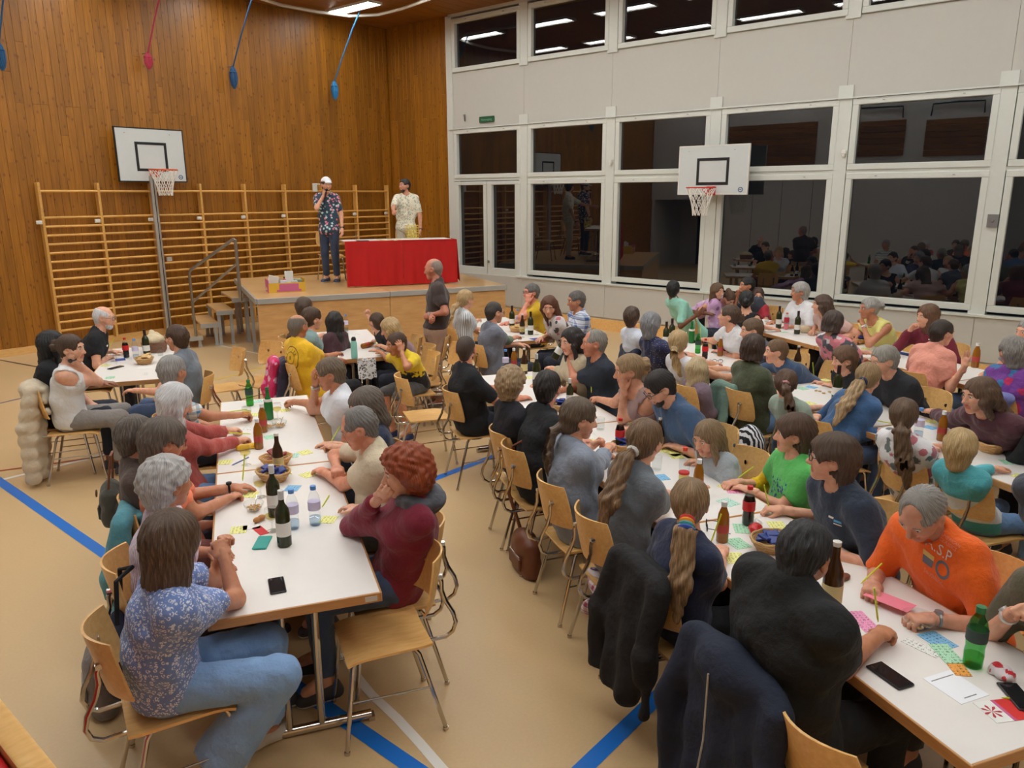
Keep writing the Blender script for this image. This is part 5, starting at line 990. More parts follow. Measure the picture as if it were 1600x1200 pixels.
q_ = A3['base'][0]; chair((q_[0]+.42, q_[1]+.40, 1.0), rad(-115), 'plywood chair on the stage behind the cream shirt'); chair((q_[0]-1.15, q_[1]+.75, 1.0), rad(-115), 'plywood chair on the stage between the two standing people')
# tables
TLEN = 1.88
def table_proto():
    o = thing('folding_table', '', 'table'); L, W, H, t = TLEN-.006, .74, .745, .045
    MB().box((0, 0, H-.0015), (L-.016, W-.016, .003)).build('tabletop', LAMI, o, False)
    for s in (-1, 1): MB().box((0, s*(W/2-.005), H-t/2), (L, .012, t), ch=.002).build('edge', BEECH_E, o, False); MB().box((s*(L/2-.006), 0, H-t/2), (.012, W-.02, t), ch=.002).build('edge', BEECH_E, o, False)
    MB().box((0, 0, H-.012), (L-.02, W-.02, .018)).build('core', BEECH_E, o, False)
    for s in (-1, 1):
        x = s*(L/2-.14)
        MB().tube([(x, -.31, .026), (x, .31, .026)], .024, 10).box((x, -.31, .012), (.05, .03, .024)).box((x, .31, .012), (.05, .03, .024)).build('foot_bar', CHROME, o)
        for y in (-.075, .075): MB().tube([(x, y, .03), (x, y, H-.02)], .019, 10).build('leg', CHROME, o)
        MB().tube([(x, .0, H-.06), (x-s*.32, 0, H-.06)], .01, 6).tube([(x, -.2, H-.055), (x, .2, H-.055)], .014, 6).build('brace', CHROME, o)
    return o
TB0 = table_proto(); TBN = 0
def table(s0, t0, label, z=0, loc=None, rz=rad(60)):
    global TBN; TBN += 1; c = ST(s0-TLEN/2, t0+.37, z) if loc is None else loc
    if TBN == 1: TB0.location = [float(k) for k in c]; TB0.rotation_euler = (0, 0, rz); o = TB0
    else: o = dup(TB0, c, rz)
    o['label'] = label; o['group'] = 'white topped tables with wooden edges'; return o
t0 = table(-13.095, -3.75, 'white table with wooden edge nearest on the front row, phone on it')
MB().box((-TLEN/2+.001, -.32, .722), (.004, .055, .022)).build('sticker', flat(S(210, 206, 196)), t0, False)
table(-11.215, -3.75, 'white table of the front row with the two green bottles')
table(-8.20, -4.99, 'white table by the wall bars')
table(-7.92, -2.68, 'white table with children in front of the stage')
table(-7.60, -.60, 'white table near the stage corner and windows')
for i, l in enumerate(('white table of the middle row nearest the camera with green bottle and cards', 'white middle table between the grey t-shirt and the green shirt', 'white middle table of the row behind the lifted beer bottle')): table(-14.81+1.88*i, -1.46, l)
for i, l in enumerate(('white table with sunglasses beside the white tank top', 'white table between the olive t-shirt and the writing child', 'white table with the basket of navy packets beside the striped sweater', 'white table of the third row cut by the picture edge')): table(-10.0-1.88*i, .87, l)
for i, l in enumerate(('white window table with dark bottles and a beige hat', 'white window table in front of the yellow top', 'white window table at the picture edge')): table(-9.1-1.88*i, 2.83, l)
# red table on the stage
rl = at(540, 376, 1.77); rr_ = at(711, 372, 1.77); rd = N3(np.array([rr_[0]-rl[0], rr_[1]-rl[1], 0])); rn = np.array([-rd[1], rd[0], 0]); RA = math.atan2(rd[1], rd[0]); RLN = float(np.linalg.norm((rr_-rl)[:2]))
rc = rl+rd*RLN/2+rn*.37; table(0, 0, 'table on the stage hidden by a bright red cloth', loc=(rc[0], rc[1], 1.0), rz=RA)
def cloth_mat(c):
    q = NT('red cloth'); v = q.coord(); n = q.noise(v, 6., 2.); q.l(q.mix(n, tuple(x*.85 for x in c[:3])+(1,), c), q.b.inputs['Base Color']); q.set(Roughness=.75); q.bump(q.noise(v, 220., 1.), .1, .004); return q.m
RC = cloth_mat(S(190, 5, 2)); tc = thing('tablecloth', 'bright red cloth hanging over the front of the stage table', 'tablecloth', (rc[0], rc[1], 1.0), RA)
hl = RLN/2
def drape(x0, x1):
    def fn(a, b):
        x = x0+(x1-x0)*a; z = .752-.735*b; w = .016*b*math.sin(x*17)+.012*b*math.sin(x*41+2)+.01*b; return (x, -.385-w-.015*b, z)
    return fn
MB().sheet(drape(-hl-.02, .0), 40, 14, .003).build('front_drape', RC, tc); MB().sheet(drape(.0, hl+.02), 40, 14, .003).build('front_drape', RC, tc).location = (.004, .012, 0)
for s in (-1, 1):
    def side(a, b, s=s): y = -.385+.40*a; z = .752-.735*b*(1-.35*a); return (s*(hl+.022+.02*b*math.sin(y*30)+.03*b), y if s > 0 else -.385+(.40*(1-a)), z if s > 0 else .752-.735*b*(1-.35*(1-a)))
    if s > 0: MB().sheet(side, 12, 12, .003).build('side_drape', RC, tc)
MB().sheet(lambda a, b: (-hl-.02+(2*hl+.04)*a, -.388+.12*b, .7525), 12, 3, .002).build('top_fold', RC, tc)
# ------------------------------------------------------------------ clothes and bags on chairs, modelled in the chair's own frame
def onchair(key, name, label, cat, build, mat, rel=None):
    c = CHAIR[key]; o = thing(name, label, cat, c.location, c.rotation_euler[2]); build(o); return o
def mv(o, x, y): o.location = o.matrix_basis @ Vector((x, y, 0))
def fold(A=.008, f=34): return lambda X, Y, Z: A*np.sin(Y*f+1.3*np.sin(Z*6))*np.clip((.86-Z)*2.2, .1, 1)+A*.25*np.sin(Z*24+Y*30)
def jacket(o, mat, low=.12, w=.22, th=.045, sleeves=((-1, .25), (1, .25)), hood=False, puff=False, h=.012, skew=0., seam=None):
    g = G((-.62, -.42, -.02), (.05, .42, 1.05), h)
    g.cone((-.265, -w*.8, .855), (-.265, w*.8, .855), .040, .040, .03)
    g.cone((-.275, 0, .84), (-.345-.02*skew, skew*.06, max(low, .05)+.04), th, th*1.1, .03, (0, 1, 0), w/th*.92); g.cone((-.20, 0, .84), (-.17, 0, .66), .03, .025, .02, (0, 1, 0), w/.03*.8)
    for s, l in sleeves: g.cone((-.29, s*w*.92, .82), (-.36, s*(w*1.06), .55), .050, .046, .04); g.cone((-.36, s*w*1.06, .55), (-.355, s*w*1.02, l), .046, .038, .04)
    if hood: g.ell((-.30, 0, .84), (.10, .15, .10), .03)
    if puff: g.warp(lambda X, Y, Z: -.014*np.abs(np.sin(Z*27+Y*3))+.006)
    g.warp(fold(.013, 40)); g.plane((0, 0, max(low, .005)), (0, .25*skew, -1.))
    b = Bag(); b.add(*g.nets()); p = link('fabric', b.mesh('fabric'), mat, o); p.name = 'garment'
    if seam: MB().tube([(-.40, -.02, .86), (-.41, -.03, .6), (-.42, .0, .35), (-.41, .02, low+.03)], .004, 5).build('piping', seam, o)
    return p
onchair('tank', 'puffer_jacket', 'beige quilted puffer jacket hanging over the chair of the white strappy top', 'jacket', lambda o: jacket(o, fabric('plain', S(206, 190, 164)), .03, .20, .07, ((-1, .06), (1, .16)), True, True), None)
onchair('navypony', 'black_jacket', 'black jacket hanging over the chair of the child with the rainbow hair tie', 'jacket', lambda o: jacket(o, fabric('plain', S(24, 23, 25)), .22, .21, .05, ((1, .14), (-1, .45)), False, skew=.3), None)
onchair('bigblack', 'navy_coat', 'dark navy coat with light piping hanging over the chair of the large person', 'coat', lambda o: jacket(o, fabric('plain', S(26, 34, 54)), .02, .27, .07, ((1, .10), (-1, .2)), True, skew=.2, seam=flat(S(170, 168, 160))), None)
onchair('olive', 'sage_jacket', 'sage green jacket hanging over the chair of the olive t-shirt', 'jacket', lambda o: (jacket(o, fabric('plain', S(110, 140, 128)), .32, .13, .028, ((1, .40),)), mv(o, .02, .12)), None)
onchair('geopink', 'black_jacket', 'black jacket hanging behind the patterned pink blouse', 'jacket', lambda o: jacket(o, fabric('plain', S(28, 28, 32)), .30, .24, .06, ((-1, .4), (1, .4))), None)
onchair('orangetop', 'teal_jacket', 'light teal jacket hanging over the chair behind the striped shirt', 'jacket', lambda o: jacket(o, fabric('plain', S(92, 158, 172)), .22, .20, .05, ((-1, .45),), False), None)
onchair('whiteback', 'navy_jacket', 'navy jacket around the chair of the white t-shirt seen from behind', 'jacket', lambda o: jacket(o, fabric('plain', NAVY), .40, .21, .05, ()), None)
onchair('yellowback', 'pink_jacket', "child's pink jacket with stripes hanging on the yellow t-shirt person's chair", 'jacket', lambda o: (jacket(o, fabric('blooms', S(220, 36, 104), S(236, 120, 170), S(240, 190, 210)), .30, .13, .045, ((1, .35),)), mv(o, -.12, .14)), None)
onchair('yellowback', 'purple_jacket', 'dark purple and navy jacket hanging below the pink jacket', 'jacket', lambda o: (jacket(o, fabric('blooms', S(46, 44, 66), S(64, 92, 120), S(90, 60, 120), .6), .14, .10, .05, ((1, .3),)), mv(o, -.03, .08)), None)
onchair('edgeblack', 'blue_jacket', 'light violet-blue jacket over a chair at the picture edge', 'jacket', lambda o: jacket(o, fabric('plain', S(96, 100, 160)), .4, .2, .05, ()), None)
onchair('floralgrey', 'blue_jacket', 'violet-blue jacket hanging behind the purple flowered blouse', 'jacket', lambda o: jacket(o, fabric('plain', S(112, 116, 176)), .35, .22, .05, ()), None)
def bag(loc, rz, name, label, size, col, mat=None, strap=None, pocket=True, cat='bag', rnd=.04, lean=0.):
    o = thing(name, label, cat, loc, rz); x, y, z = size; m_ = mat or fabric('plain', col)
    g = G((-x, -y*.8, -.02), (x, y*.8, z*1.25), .009); g.ell((0, 0, z*.48), (x*.52, y*.52, z*.62), .02); g.cone((0, -y*.36, z*.16), (0, y*.36, z*.16), x*.40, x*.40, .05); g.cone((0, -y*.30, z*.75), (0, y*.30, z*.75), x*.28, x*.28, .05)
    g.warp(lambda X, Y, Z: .004*np.sin(Y*40+Z*18)*np.sin(Z*33)); g.plane((0, 0, .004), (0, 0, -1.)); b = Bag(); b.add(*g.nets()); link('bag_body', b.mesh('bag_body'), m_, o)
    if pocket: MB().box((-x*.50, 0, z*.34), (.02, y*.6, z*.34), ch=.006).build('pocket', m_, o); MB().tube([(-x*.52, -y*.28, z*.52), (-x*.52, y*.28, z*.52)], .004, 5).build('zip', STEEL, o)
    if strap: MB().tube(strap, .010, 6).build('strap', m_, o)
    return o
LEATH = flat(S(112, 62, 38), .45)
q_ = at(822, 890, 0); b_ = bag((q_[0], q_[1], 0), rad(-30), 'leather_bag', 'brown leather shoulder bag standing on the floor under the grey cardigan', (.16, .34, .27), None, LEATH)
MB().tube([(0, .12, .26), (-.06, .18, .50), (-.03, .17, .84), (.02, .14, .88), (.06, .12, .80)], .013, 6).build('strap', LEATH, b_)
c_ = CHAIR['brownshirt']; cx = c_.location; hbp = at(180, 812, .40); b_ = bag(hbp, rad(-30), 'hand_bag', 'dark green handbag with brown trim hanging on the brown shirt person\'s chair', (.14, .30, .26), S(66, 66, 58)); MB().tube([(0, -.1, .24), (.03, -.05, .46), (.03, .05, .46), (0, .1, .24)], .008, 6).build('handle', LEATH, b_); k_ = MB().lathe([(0, 0), (.025, .0), (.025, .006), (0, .006)], 10).build('badge', LEATH, b_); k_.location = (-.085, 0, .2); k_.rotation_euler = (0, -math.pi/2, 0)
c_ = CHAIR['curlywhite']; cx = c_.location; b_ = bag((cx[0]-.28, cx[1]-.02, .30), rad(-30), 'navy_backpack', 'small navy backpack hanging behind the blue floral blouse', (.16, .26, .34), S(30, 36, 58)); MB().tube([(0, -.06, .33), (.02, -.06, .55), (.08, 0, .58), (.02, .06, .55), (0, .06, .33)], .011, 6).build('strap', fabric('plain', BLK), b_)
q_ = at(150, 1108, 0); bag((q_[0]+.05, q_[1], 0), rad(-20), 'grey_bag', 'grey fabric bag on the floor beside the nearest chair', (.16, .30, .33), S(120, 112, 110), strap=[(0, -.08, .3), (.02, 0, .40), (0, .08, .3)])
q_ = at(950, 945, 0); bag((q_[0], q_[1], 0), rad(-30), 'blue_grey_bag', 'small blue grey bag on the floor under the long wavy ponytail', (.15, .22, .14), S(110, 126, 144))
q_ = at(1165, 790, 0); bag((q_[0], q_[1], .30), rad(150), 'zebra_backpack', 'black and white zebra striped backpack behind the child in grey', (.18, .28, .36), None, fabric('zebra', S(20, 22, 30), S(216, 216, 222)))
q_ = at(1438, 700, 0); bag((q_[0], q_[1], .40), rad(150), 'blue_backpack', 'dark blue backpack hanging behind the grey-haired person in the dark t-shirt', (.16, .28, .34), S(34, 50, 88))
c_ = CHAIR['olive']; cx = c_.location; b_ = bag((cx[0]-.36, cx[1]-.10, .20), rad(-30), 'net_bag', 'dark drawstring bag hanging under the sage green jacket', (.14, .22, .30), S(70, 74, 78))
def shirt_bundle(loc, rz, name, label, mat, size=(.14, .22, .10)):
    o = thing(name, label, 'garment', loc, rz); g = G((-.3, -.3, -.2), (.3, .3, .3), .01); g.cone((0, -size[1], 0), (0, size[1], .02), size[2], size[2]*.8, .05); g.cone((-.04, -.02, 0), (-.10, .05, -.10), size[2]*.7, size[2]*.5, .05); g.warp(lambda X, Y, Z: .012*np.sin(Y*30+X*22)*np.sin(Z*28+X*30)); b = Bag(); b.add(*g.nets()); link('cloth', b.mesh('cloth'), mat, o); return o
c_ = CHAIR['greypony'].location; shirt_bundle((c_[0]-.16, c_[1]+.02, .40), rad(-30), 'plaid_shirt', 'red and white plaid shirt tucked under the grey t-shirt on the seat', fabric('check', S(214, 206, 210), S(150, 40, 66), S(50, 60, 100), .9), (.14, .16, .06))
# ------------------------------------------------------------------ things on the tables
def clearmat(col, name='clear plastic', ior=1.35, rough=.03):
    key = ('clr', col)
    if key not in _M:
        q = NT(name); out = [x for x in q.t.nodes if x.type == 'OUTPUT_MATERIAL'][0]; tr = q.n('BsdfTransparent'); tr.inputs[0].default_value = col; gl = q.n('BsdfGlossy'); gl.inputs['Roughness'].default_value = rough
        fr = q.n('Fresnel'); fr.inputs[0].default_value = ior; mx = q.n('MixShader'); ge = q.n('NewGeometry'); q.l(q.math('MULTIPLY', fr, q.math('SUBTRACT', 1., ge.outputs['Backfacing'])), mx.inputs[0]); q.l(tr, mx.inputs[1]); q.l(gl, mx.inputs[2]); q.l(mx, out.inputs[0]); _M[key] = q.m
    return _M[key]
CLEAR = clearmat((.93, .95, .96, 1)); GLS = clearmat((.95, .96, .96, 1), 'drinking glass', 1.5); PETG = clearmat((.30, .66, .34, 1), 'green plastic'); GREENG = flat(S(24, 112, 48), .1); WINEG = flat(S(40, 46, 20), .08); BROWNG = flat(S(58, 34, 14), .1); AMBER = flat(S(150, 92, 18), .18)
LBL = flat(S(226, 224, 216), .6)
def bottle(kind, parts):
    o = thing(kind, '', 'bottle'); main = None
    for nm, prof, mt in parts: c = MB().lathe(prof, 14).build(nm, mt, o if main is None or nm in ('cap', 'label', 'liquid') else o); main = main or c
    return o
def ring(r0, z0, z1): return [(r0, z0), (r0, z1)]
def band(r, z0, z1): return [(r-.002, z0), (r, z0+.001), (r, z1-.001), (r-.002, z1)]
WINEP = [(.03, 0), (.037, .004), (.0375, .18), (.033, .205), (.018, .228), (.0145, .24), (.0145, .275)]
BEERP = [(.03, 0), (.035, .004), (.035, .13), (.031, .155), (.018, .19), (.0145, .205), (.014, .25)]
PETP = [(.026, 0), (.031, .006), (.032, .05), (.030, .075), (.033, .10), (.033, .145), (.026, .175), (.014, .20), (.013, .212)]
PROTO = {
 'wine': lambda: bottle('wine_bottle', [('glass', WINEP, WINEG), ('label', band(.0382, .06, .135), LBL), ('cap', [(.0155, .255), (.0158, .303), (0, .303)], flat(S(206, 206, 204), .35))]),
 'wined': lambda: bottle('wine_bottle', [('glass', WINEP, WINEG), ('label', band(.0382, .06, .125), LBL), ('cap', [(.0155, .235), (.0158, .30), (0, .30)], flat(S(44, 22, 24), .3))]),
 'beer': lambda: bottle('beer_bottle', [('glass', BEERP, BROWNG), ('label', band(.0357, .035, .105), flat(S(206, 186, 130), .6)), ('cap', [(.015, .246), (.0155, .262), (0, .266)], flat(S(214, 210, 200), .4))]),
 'amber': lambda: bottle('amber_bottle', [('bottle_body', [(.027, 0), (.031, .006), (.031, .12), (.027, .155), (.014, .19), (.013, .20)], AMBER), ('label', band(.0319, .055, .10), flat(S(176, 60, 54), .5)), ('cap', [(.0155, .196), (.0155, .222), (0, .223)], flat(S(228, 228, 226), .4))]),
 'coke': lambda: bottle('cola_bottle', [('bottle_body', PETP, CLEAR), ('liquid', [(.025, .004), (.0305, .012), (.0312, .05), (.029, .075), (.0315, .10), (.0315, .145), (.024, .172), (0, .172)], flat(S(34, 16, 10), .1)), ('label', band(.0341, .088, .142), flat(S(204, 24, 30), .4)), ('cap', [(.0155, .206), (.0155, .226), (0, .227)], flat(S(206, 32, 30), .4))]),
 'water': lambda: bottle('water_bottle', [('bottle_body', PETP, CLEAR), ('liquid', [(.025, .004), (.0305, .012), (.0312, .05), (0, .052)], clearmat((.75, .84, .92, 1), 'water', 1.33)), ('label', band(.0341, .092, .142), flat(S(206, 196, 222), .5)), ('cap', [(.016, .206), (.016, .228), (0, .229)], flat(S(96, 150, 216), .4))]),
 'green': lambda: bottle('green_bottle', [('bottle_body', PETP, PETG), ('liquid', [(.025, .004), (.0305, .012), (.0312, .045), (0, .046)], clearmat((.62, .86, .52, 1), 'soda', 1.33)), ('label', band(.0341, .10, .146), flat(S(44, 66, 62), .5)), ('cap', [(.016, .206), (.016, .228), (0, .229)], flat(S(28, 112, 62), .4))]),
 'greeng': lambda: bottle('green_bottle', [('glass', BEERP, GREENG), ('label', band(.0357, .15, .17), LBL), ('cap', [(.015, .246), (.0155, .266), (0, .268)], flat(S(28, 112, 62), .4))]),
 'red': lambda: bottle('red_bottle', [('bottle_body', PETP, CLEAR), ('liquid', [(.025, .004), (.0305, .012), (.0312, .08), (0, .082)], flat(S(226, 120, 130), .2)), ('label', band(.0341, .10, .16), flat(S(186, 40, 60), .5)), ('cap', [(.0155, .206), (.0155, .226), (0, .227)], flat(S(226, 120, 60), .4))]),
 'clearred': lambda: bottle('clear_bottle', [('bottle_body', PETP, CLEAR), ('liquid', [(.025, .004), (.0305, .012), (.0312, .045), (0, .047)], clearmat((.9, .8, .45, 1), 'lemonade', 1.33)), ('label', band(.0341, .055, .07), flat(S(206, 40, 40), .5)), ('cap', [(.0155, .206), (.0155, .228), (0, .229)], flat(S(226, 70, 40), .4))]),
}
def goblet():
    o = thing('wine_glass', '', 'glass'); MB().lathe([(.03, 0), (.031, .003), (.006, .008), (.0045, .05), (.012, .058), (.033, .08), (.037, .105), (.033, .135)], 14).build('bowl', GLS, o); MB().lathe([(.004, .062), (.030, .081), (.0345, .096), (0, .097)], 12).build('wine', clearmat((.95, .86, .5, 1), 'white wine', 1.33), o); return o
def tumbler(): o = thing('water_glass', '', 'glass'); MB().lathe([(.028, 0), (.030, .004), (.034, .10), (.0325, .10), (.028, .008), (0, .008)], 14).build('glass', GLS, o); return o
def nutbowl():
    o = thing('nut_bowl', '', 'bowl'); MB().lathe([(.025, 0), (.03, .004), (.052, .03), (.058, .05), (.056, .05), (.05, .032), (.028, .008), (0, .008)], 16).build('glass_bowl', GLS, o)
    m_ = MB(); r_ = random.Random(3)
    for k in range(26): a = r_.random()*6.28; q = .036*math.sqrt(r_.random()); m_.box((q*math.cos(a), q*math.sin(a), .016+.010*r_.random()), (.014, .010, .009), rz3(a), ch=.002)
    tag(m_.build('nuts', flat(S(206, 160, 96), .6), o), kind='stuff'); MB().tube([(.01, 0, .02), (.05, .01, .045), (.085, .02, .062)], .0022, 5).build('spoon', CHROME, o); return o
WICK = wood(S(196, 148, 88), S(222, 180, 120), grain=(40, 40, 60), name='wicker')
def basket(fill):
    o = thing('bread_basket', '', 'basket'); m_ = MB()
    for k in range(6): m_.tube([((.070+.007*k)*math.cos(a), (.070+.007*k)*.8*math.sin(a), .008+.010*k+.002*math.sin(9*a+k*math.pi)) for a in np.linspace(0, 6.283, 37)[:-1]], .0062, 6, closed=True)
    m_.lathe([(.066, .004), (.066, .007), (0, .007)], 20); tag(m_.build('woven_side', WICK, o), kind='stuff')
    r_ = random.Random(5)
    for k in range(6): a = k*1.05; MB().box((0, 0, 0), (.085, .055, .014), ch=.004).build('packet', flat(fill, .35), o, False); pk = [c for c in o.children if c.name.startswith('packet')]; pk = sorted(pk, key=lambda c: c.name)[-1]; pk.location = (.03*math.cos(a), .026*math.sin(a), .04+.008*k); pk.rotation_euler = (.3*math.sin(k*2.), .35*math.cos(k*3.), a)
    return o
for n_, c_ in (('basketb', S(36, 54, 128)), ('basketr', S(140, 44, 40)), ('baskety', S(206, 170, 110))): PROTO[n_] = (lambda c=c_: basket(c))
PROTO['goblet'] = goblet; PROTO['tumbler'] = tumbler; PROTO['nuts'] = nutbowl
_PR = {}
GRP = dict(wine='dark wine bottles', wined='dark wine bottles', beer='brown beer bottles', amber='amber bottles with white caps', coke='cola bottles', water='clear water bottles', green='green plastic bottles', greeng='green glass bottles', goblet='wine glasses', tumbler='water glasses', nuts='glass bowls of nuts', basketb='baskets of packets', basketr='baskets of packets', baskety='baskets of packets')
def put(kind, u, v, label, rz=None, z=.745, sc=1.):
    p = at(u, v, z); rz = random.random()*6 if rz is None else rz
    if kind not in _PR: o = _PR[kind] = PROTO[kind](); o.location = [float(c) for c in p]; o.rotation_euler = (0, 0, rz)
    else: o = dup(_PR[kind], p, rz)
    o['label'] = label
    if kind in GRP: o['group'] = GRP[kind]
    o.scale = (sc, sc, sc); return o
def cardmat(c):
    key = ('card', c)
    if key not in _M:
        q = NT('printed card'); v = q.coord(); sp = q.n('SeparateXYZ'); q.l(v, sp.inputs[0])
        fx = q.math('FRACT', q.math('MULTIPLY', sp.outputs[0], 55.)); fy = q.math('FRACT', q.math('MULTIPLY', sp.outputs[1], 55.)); n = q.noise(v, 210., 1.)
        inside = q.math('MULTIPLY', q.math('MULTIPLY', q.math('GREATER_THAN', fx, .2), q.math('LESS_THAN', fx, .8)), q.math('MULTIPLY', q.math('GREATER_THAN', fy, .2), q.math('LESS_THAN', fy, .8)))
        q.l(q.mix(q.math('MULTIPLY', inside, q.ramp(n, [(.5, 0.), (.54, .75)])), c, S(40, 44, 40)), q.b.inputs['Base Color']); q.set(Roughness=.6); _M[key] = q.m
    return _M[key]
YEL, GRN, BLU, PNK, MINT, ORG, CW = S(240, 238, 150), S(176, 226, 190), S(130, 190, 230), S(246, 160, 200), S(190, 230, 214), S(246, 170, 80), S(236, 236, 230)
ncard = 0
def card(u, v, col, label, a=None, w=.085, h=.095, name='bingo_card', cat='card', plain=False, lift=0.):
    global ncard; ncard += 1; p = at(u, v, .7455+lift); o = thing(name, label, cat, p, rad(60)+(random.uniform(-.5, .5) if a is None else rad(a)), 'paper cards on the tables' if name == 'bingo_card' else None)
    MB().box((0, 0, .0006), (h, w, .0012)).build('sheet', flat(col, .6) if plain else cardmat(col), o, False); return o
def pencil(p, d, label, col=S(206, 214, 40), L=.17):
    d = N3(d); o = thing('pencil', label, 'pencil', p); m_ = MB().tube([(0, 0, 0), d*.018], [.0012, .0042], 6).tube([d*.018, d*L], .0042, 6); m_.build('shaft', flat(col, .4), o); MB().tube([(0, 0, 0), d*.006], [.0006, .0014], 5).build('lead', BLACK, o); return o
def pflat(u, v, ang_, label, col=S(206, 214, 40)): pencil(at(u, v, .7492), (math.cos(rad(ang_)), math.sin(rad(ang_)), 0), label, col)
def pheld(u, v, label, d=(.25, .1, 1.), z=.757, col=S(206, 214, 40)): pencil(at(u, v, z), d, label, col)
def phone(u, v, label, a=0, col=S(24, 26, 30), case=None, w=.072, L=.148):
    o = thing('phone', label, 'phone', at(u, v, .7455), rad(a)); MB().box((0, 0, .0045), (L, w, .009), ch=.003).build('phone_body', case or flat(S(30, 32, 36), .4), o, False)
    if case is None: MB().box((0, 0, .0094), (L-.008, w-.006, .0008)).build('screen', flat(col, .08), o, False); MB().box((L*.38, w*.3, .0098), (.012, .006, .0006)).build('camera', BLACK, o, False)
    return o
# front table
put('green', 391, 634, 'green plastic bottle at the far end of the front table'); put('greeng', 421, 655, 'green glass bottle on the far end of the front table'); put('amber', 412, 675, 'amber bottle behind the other on the front table'); put('amber', 405, 701, 'amber bottle before the coral cardigan hands')
put('goblet', 434, 655, 'wine glass held across from the checked shirt'); put('goblet', 387, 661, 'wine glass at the checked shirt hand'); put('goblet', 385, 727, 'wine glass near the yellow case'); put('goblet', 408, 777, 'wine glass beside the basket of blue packets'); put('goblet', 426, 830, 'wine glass next to the nearest wine bottle'); put('nuts', 421, 670, 'glass bowl of snacks beside the amber bottle'); put('nuts', 437, 668, 'glass bowl of snacks across from the checked shirt'); put('nuts', 397, 798, 'glass bowl of nuts near the clasped hands')
put('basketr', 432, 726, 'small basket with dark red packets by the brown bottle'); put('basketb', 428, 750, 'basket with blue packets on the front table', sc=1.1); put('beer', 436, 737, 'brown beer bottle standing by the two baskets')
put('wine', 430, 806, 'wine bottle with white cap behind the nearest one'); put('wine', 445, 852, 'nearest wine bottle with white cap on the front table'); put('water', 459, 826, 'water bottle beside the wine bottles'); put('water', 493, 820, 'water bottle alone nearer the table edge')
for (u, v, c, l) in ((373, 828, YEL, 'yellow number card by the clasped hands'), (481, 742, YEL, 'yellow number card by the folded arms'), (513, 812, YEL, 'yellow number card beside the water bottle'), (477, 707, YEL, 'yellow number card before the navy top'), (352, 722, YEL, 'yellow number card before the coral cardigan'), (391, 773, YEL, 'yellow number card under the wristwatch hand'), (457, 763, BLU, 'light blue number card by the wine bottles'), (457, 712, MINT, 'mint number card beside the beer bottle'), (421, 683, GRN, 'green number card by the amber bottles'), (388, 669, CW, 'white number card before the checked shirt'), (445, 641, YEL, 'yellow number card under the reaching hand'), (402, 627, MINT, 'mint number card behind the green bottles'), (396, 648, YEL, 'yellow number card at the wine glass')): card(u, v, c, l)
card(407, 829, S(206, 36, 44), 'red and white folded paper by the nut bowl', 20, .05, .12, 'folded_paper', 'paper', True); card(393, 822, S(232, 228, 224), 'white napkin under the bread pieces', 0, .09, .09, 'paper_napkin', 'napkin', True)
for (u, v, l) in ((402, 816, 'small bread piece on the napkin'), (409, 812, 'bread piece beside the nut bowl')): o = thing('bread_piece', l, 'bread', at(u, v, .748)); g = G((-.04, -.04, -.01), (.04, .04, .05), .005); g.ell((0, 0, .014), (.024, .018, .015), .01); b = Bag(); b.add(*g.nets()); link('crust', b.mesh('crust'), flat(S(190, 128, 70), .7), o)
phone(433, 916, 'black phone lying alone on the front table', 62); phone(410, 849, 'teal phone case on the front table', 45, case=flat(S(40, 160, 150), .5))
o = thing('glasses_case', 'yellow glasses case before the coral cardigan', 'case', at(386, 702, .745), rad(-20)); g = G((-.1, -.05, -.01), (.1, .05, .06), .006); g.cone((-.055, 0, .02), (.055, 0, .02), .021, .021, .01); b = Bag(); b.add(*g.nets()); link('case', b.mesh('case'), flat(S(242, 190, 20), .35), o)
pflat(503, 792, 40, 'yellow green pencil lying by the water bottle'); pflat(456, 741, 75, 'yellow green pencil beside the blue packets'); pflat(353, 644, -20, 'pencil lying before the checked shirt'); pheld(379, 752, 'pencil in the hand with wristwatch'); pheld(392, 678, 'pencil in the coral cardigan hand', (-1, .3, .25)); pheld(517, 690, 'pencil held by the navy top with glasses', (1, .5, .5))
pflat(362, 727, 20, 'blue pen lying before the coral cardigan', S(90, 110, 160))
# table by the wall bars
put('coke', 198, 559, 'cola bottle on the table by the wall bars'); put('water', 213, 561, 'water bottle on the table by the wall bars'); put('wined', 230, 556, 'wine bottle on the table by the wall bars'); put('baskety', 226, 568, 'bread basket on the table by the wall bars', sc=1.1); put('tumbler', 251, 556, 'empty glass near the grey t-shirt person'); put('tumbler', 178, 565, 'glass before the bald person')
card(165, 571, YEL, 'yellow card before the person with long black hair'); card(172, 590, GRN, 'green card at the near table corner'); card(227, 574, CW, 'white plate of food beside the bread basket', 0, .12, .12, 'paper_plate', 'plate', True); card(188, 562, S(50, 80, 160), 'blue paper before the bald person', 10, .1, .14, 'folder', 'paper', True); card(228, 584, CW, 'white slip near the grey t-shirt', 5, .05, .1)
phone(181, 575, 'black case lying on the table by the wall bars', 20, L=.17, w=.06); pheld(168, 546, 'yellow pencil held by the bald person', (.4, -.4, .8))
o = thing('wicker_hamper', 'brown wicker hamper with white cloth at the end of the table', 'hamper', at(243, 548, .745), rad(60)); m_ = MB()
for k in range(9): m_.tube([((.15+.002*k)*max(-1, min(1, 1.3*math.cos(a))), (.11+.002*k)*max(-1, min(1, 1.3*math.sin(a))), .008+.014*k) for a in np.linspace(0, 6.283, 33)[:-1]], .008, 5, closed=True)
